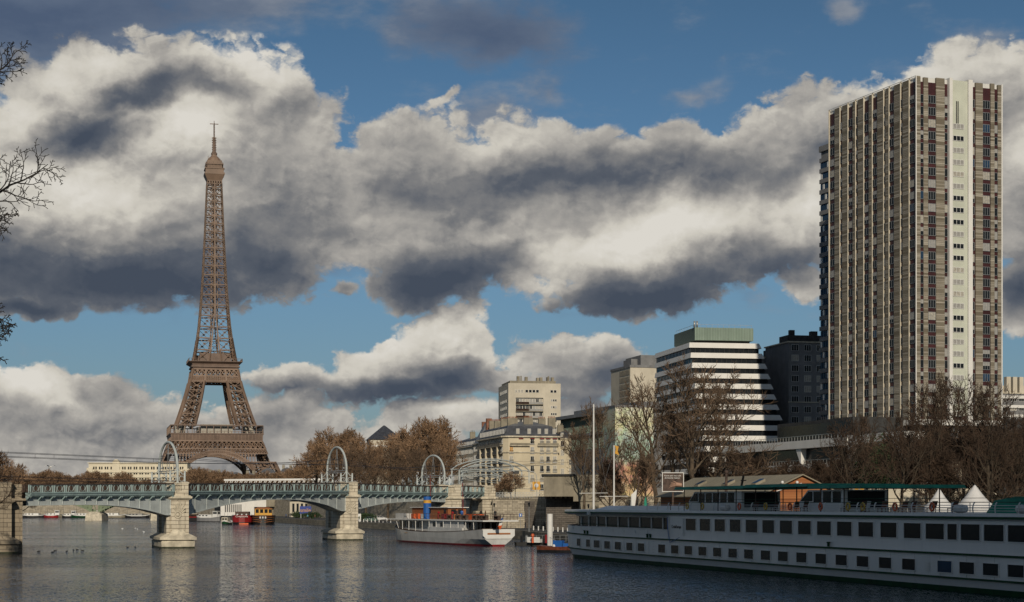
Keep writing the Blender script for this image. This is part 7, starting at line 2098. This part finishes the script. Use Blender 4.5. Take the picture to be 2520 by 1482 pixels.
# right bank plane trees in front of the buildings
G2_ = 'large bare plane trees along the right bank'
for i, (k, x, Y, yt, zg, w_, lb) in enumerate((
    ('b', 1437, 345, 1048, 6, .75, 'bare plane tree behind the tall left mast'), ('a', 1478, 380, 1000, 6, .75, 'bare plane tree over the grey office roof'), ('c', 1560, 300, 1082, 2, .62, 'small spreading bare tree in front of the painted wall'),
    ('b', 1612, 310, 938, 5, .82, 'tall bare plane tree at the left edge of the white terraced office'), ('a', 1700, 300, 905, 4, .92, 'tallest bare plane tree in front of the white terraced office'), ('c', 1775, 315, 930, 4, .80, 'bare plane tree before the right part of the terraced office'),
    ('b', 1655, 330, 1010, 5, .7, 'low bare tree between the two tall ones before the terraced office'), ('d', 1860, 330, 1120, 6, 1.2, 'low reddish bare tree below the white podium band, left'), ('e', 1940, 325, 1135, 6, 1.3, 'low reddish bare tree below the white podium lettering'), ('d', 2020, 330, 1130, 6, 1.2, 'low reddish bare tree below the red emblem'),
    ('c', 2085, 285, 1045, 3, .85, 'spreading bare tree in front of the red emblem wall'), ('a', 2135, 300, 1030, 3, .8, 'bare tree under the left corner of the high-rise'), ('b', 2215, 262, 1010, 2, .72, 'bare tree with a pale thick trunk seen under the ship awning'),
    ('a', 2290, 300, 945, 4, .75, 'tall bare tree in front of the lit side of the high-rise, left one'), ('c', 2345, 320, 935, 4, .75, 'tall bare tree before the white band of the high-rise'), ('b', 2430, 290, 945, 3, .75, 'tall bare tree before the right edge of the high-rise'),
    ('c', 2445, 245, 1060, 2, .75, 'dark bare tree behind the larger tent'), ('a', 2500, 260, 1015, 2, .8, 'dark bare tree at the right edge of the view'), ('e', 2380, 310, 1060, 4, 1.0, 'reddish bare tree between the tall ones at the right'), ('d', 2250, 310, 1075, 4, 1.0, 'reddish bare tree behind the pale thick trunk'), ('e', 2180, 340, 1095, 5, 1.0, 'reddish bare tree deep below the high-rise'),
    ('d', 2320, 285, 1100, 2, .9, 'reddish bare tree behind the smaller tent'), ('e', 2480, 300, 1080, 3, 1.0, 'reddish bare tree behind the right edge tree'), ('d', 2060, 350, 1120, 6, .9, 'reddish bare tree at the foot of the red emblem wall'),
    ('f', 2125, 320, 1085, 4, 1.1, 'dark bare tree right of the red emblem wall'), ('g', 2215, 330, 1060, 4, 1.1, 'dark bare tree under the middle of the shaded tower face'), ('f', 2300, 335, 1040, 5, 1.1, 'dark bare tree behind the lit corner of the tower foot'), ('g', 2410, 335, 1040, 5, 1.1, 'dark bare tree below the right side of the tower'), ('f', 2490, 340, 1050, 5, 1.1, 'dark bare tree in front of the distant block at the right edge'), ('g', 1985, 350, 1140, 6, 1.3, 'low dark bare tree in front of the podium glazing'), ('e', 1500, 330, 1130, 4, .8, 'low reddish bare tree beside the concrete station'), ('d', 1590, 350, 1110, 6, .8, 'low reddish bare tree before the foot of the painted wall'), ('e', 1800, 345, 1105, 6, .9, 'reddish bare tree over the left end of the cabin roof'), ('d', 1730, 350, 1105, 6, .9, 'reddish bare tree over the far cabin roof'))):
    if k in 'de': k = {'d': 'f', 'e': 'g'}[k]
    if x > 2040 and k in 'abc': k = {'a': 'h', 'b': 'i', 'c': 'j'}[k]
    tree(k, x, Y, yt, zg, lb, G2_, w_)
# far tree line
G3_ = 'distant bare trees along the far bank'
rt_ = random.Random(5)
x = 62
i = 0
while x < 760:
    Y = rt_.uniform(1020, 1180)
    yt = interp([(60, 1172), (95, 1160), (140, 1158), (165, 1172), (200, 1172), (225, 1158), (252, 1165), (265, 1182), (285, 1180), (300, 1158), (325, 1182), (440, 1182), (480, 1150), (520, 1156), (560, 1162), (640, 1165), (700, 1160), (760, 1140)], x) + rt_.uniform(-4, 5)
    tree(rt_.choice('de'), x, Y, yt, 6.5, 'distant brown bare tree in the row behind the railway bridge parapet', G3_, 1.25)
    x += rt_.uniform(9, 15); i += 1
# left: tree behind the abutment and small bush on the embankment
for i, (x, Y, yt) in enumerate(((-14, 300, 1105), (28, 315, 1140), (52, 330, 1165))):
    tree('de'[i % 2], x, Y, yt, 3.5, 'brown bare tree behind the left bridge abutment, %s' % ['tallest, cut by the picture edge', 'the middle one', 'the small right one'][i], 'bare trees behind the left abutment', 1.1)
for x_, Y_, yt_, lb_ in ((-42, 218, 1095, 'bare tree in front of the left abutment, reaching in from the picture edge'), (-60, 196, 1150, 'low bare tree at the foot of the left abutment, mostly outside the picture')):
    tree('i', x_, Y_, yt_, 2.2, lb_, 'bare trees on the island before the left abutment', 1.0)
tree('e', 1258, 388, 1163, 8.2, 'dense bare bush on the street above the stair wall by the gantry', None, 1.5, 'bare_bush', 'bush')
tree('d', 1240, 392, 1180, 8.2, 'smaller bare bush left of the dense one above the stair wall', None, 1.5, 'bare_bush', 'bush')

# evergreen among the bare trees, hedges
def leafy(name, label, cat, loc, rx, ry, rz_, n, seed, trunkh=0.0, group=None):
    r = random.Random(seed); t = thing(name, label, cat, loc, 0, group); m = MB()
    for i in range(n):
        a, b = r.random() * 6.283, math.acos(r.uniform(-1, 1)); q = r.random() ** .4
        lump = 1 + .25 * math.sin(3 * a + seed) * math.sin(4 * b)
        p = Vector((rx * q * lump * math.sin(b) * math.cos(a), ry * q * lump * math.sin(b) * math.sin(a), trunkh + rz_ + rz_ * q * lump * math.cos(b)))
        u = Vector((r.gauss(0, 1), r.gauss(0, 1), r.gauss(0, 1))).normalized() * .22; v = u.orthogonal().normalized() * .16
        m.add([p - u, p - v, p + u, p + v], [(0, 1, 2, 3)])
    part('foliage', m, M['leaf'], t)
    m = MB(); m.tube([(0, 0, -.3), (0, 0, trunkh + rz_)], [.22, .1], 6); part('trunk', m, M['bark'], t)
leafy('evergreen_tree', 'dark evergreen tree among the bare ones under the left corner of the high-rise', 'tree', (px(2155, 305), 305, 5), 3.6, 3.6, 5.8, 4200, 3, 2.0)
leafy('evergreen_bush', 'green bush at the foot of the tree line behind the larger tent', 'bush', (px(2425, 255), 255, 2.2), 3.2, 1.6, 1.6, 1500, 5)
for i, (x, Y, rx) in enumerate(((735, 655, 3.0), (768, 625, 3.4), (901, 532, 3.2))):
    leafy('hedge', ['clipped green hedge left of the blue billboard', 'clipped green hedge right of the blue billboard', 'dark green hedge behind the parked cars'][i], 'hedge', (px(x, Y), Y, 1.7), rx, 1.0, 1.2, 1100, 7 + i)

# near tree on the left whose twigs enter the frame
nt = thing('bare_tree', 'bare black-branched tree whose twigs reach in from the left edge of the picture', 'tree', (-16.0, 30, 2.2))
r_ = random.Random(21)
T = MB(); T.tube([(0, 0, -.5), (.2, 0, 4), (0, .2, 8), (.3, 0, 12), (.2, .3, 16)], [.38, .30, .24, .15, .05], 9, caps=False); part('trunk', T, M['bark_near'], nt)
C = MB()
def nb(p, d, L, rad, lvl, sag):
    n = 7 if lvl < 2 else 4; pts = [p]; dd = d.copy()
    for i in range(n):
        v = Vector((r_.gauss(0, 1), r_.gauss(0, .6), r_.gauss(0, 1))); v -= dd * v.dot(dd); v.normalize()
        dd = (dd + v * .24 + Vector((0, 0, sag * (i / n)))).normalized(); pts.append(pts[-1] + dd * L / n)
    C.tube(pts, [max(.006, rad * (1 - .8 * i / n)) for i in range(n + 1)], 5 if lvl < 2 else 3, caps=False)
    if lvl >= 3: return
    nc = (11, 5, 3)[lvl]
    for j in range(nc):
        t = .10 + .88 * (j + .5 + r_.uniform(-.3, .3)) / nc; k = min(n - 1, int(t * n)); q = pts[k].lerp(pts[k + 1], t * n - k); b = (pts[k + 1] - pts[k]).normalized()
        sg = 1 if j % 2 else -1; w = Vector((-b.z, r_.uniform(-.5, .5), b.x)).normalized() * sg; ang = R(r_.uniform(28, 52))
        nb(q, (b * math.cos(ang) + w * math.sin(ang)).normalized(), L * r_.uniform(.30, .48) * (1.25 - .55 * t), rad * (.55 - .25 * t), lvl + 1, .12)
def nlimb(x, y, L, ang, rad, sag):
    """limb that enters the frame through picture point (x, y)"""
    p = Vector((px(x, 30) + 16.0, 0, pz(y, 30) - 2.2)); d = Vector((math.cos(ang), .1, math.sin(ang)))
    root_ = Vector((.2, 0, p.z - 1.6)); C.tube([root_, root_.lerp(p, .5) + Vector((0, 0, .3)), p], [rad * 1.6, rad * 1.3, rad], 6, caps=False)
    nb(p, d, L, rad, 0, sag)
nlimb(-60, 205, .95, R(38), .028, .1)
nlimb(-110, 500, 1.75, R(-2), .034, -.14)
nlimb(-90, 585, .9, R(18), .024, .2)
nlimb(-60, 480, .55, R(40), .016, .2)
nlimb(-70, 780, .70, R(5), .016, -.1)
nlimb(-80, 860, .75, R(12), .018, .1)
nlimb(-85, 940, .70, R(22), .016, .1)
nlimb(-90, 1060, .5, R(10), .016, .1)
part('branches', C, M['bark_near'], nt)
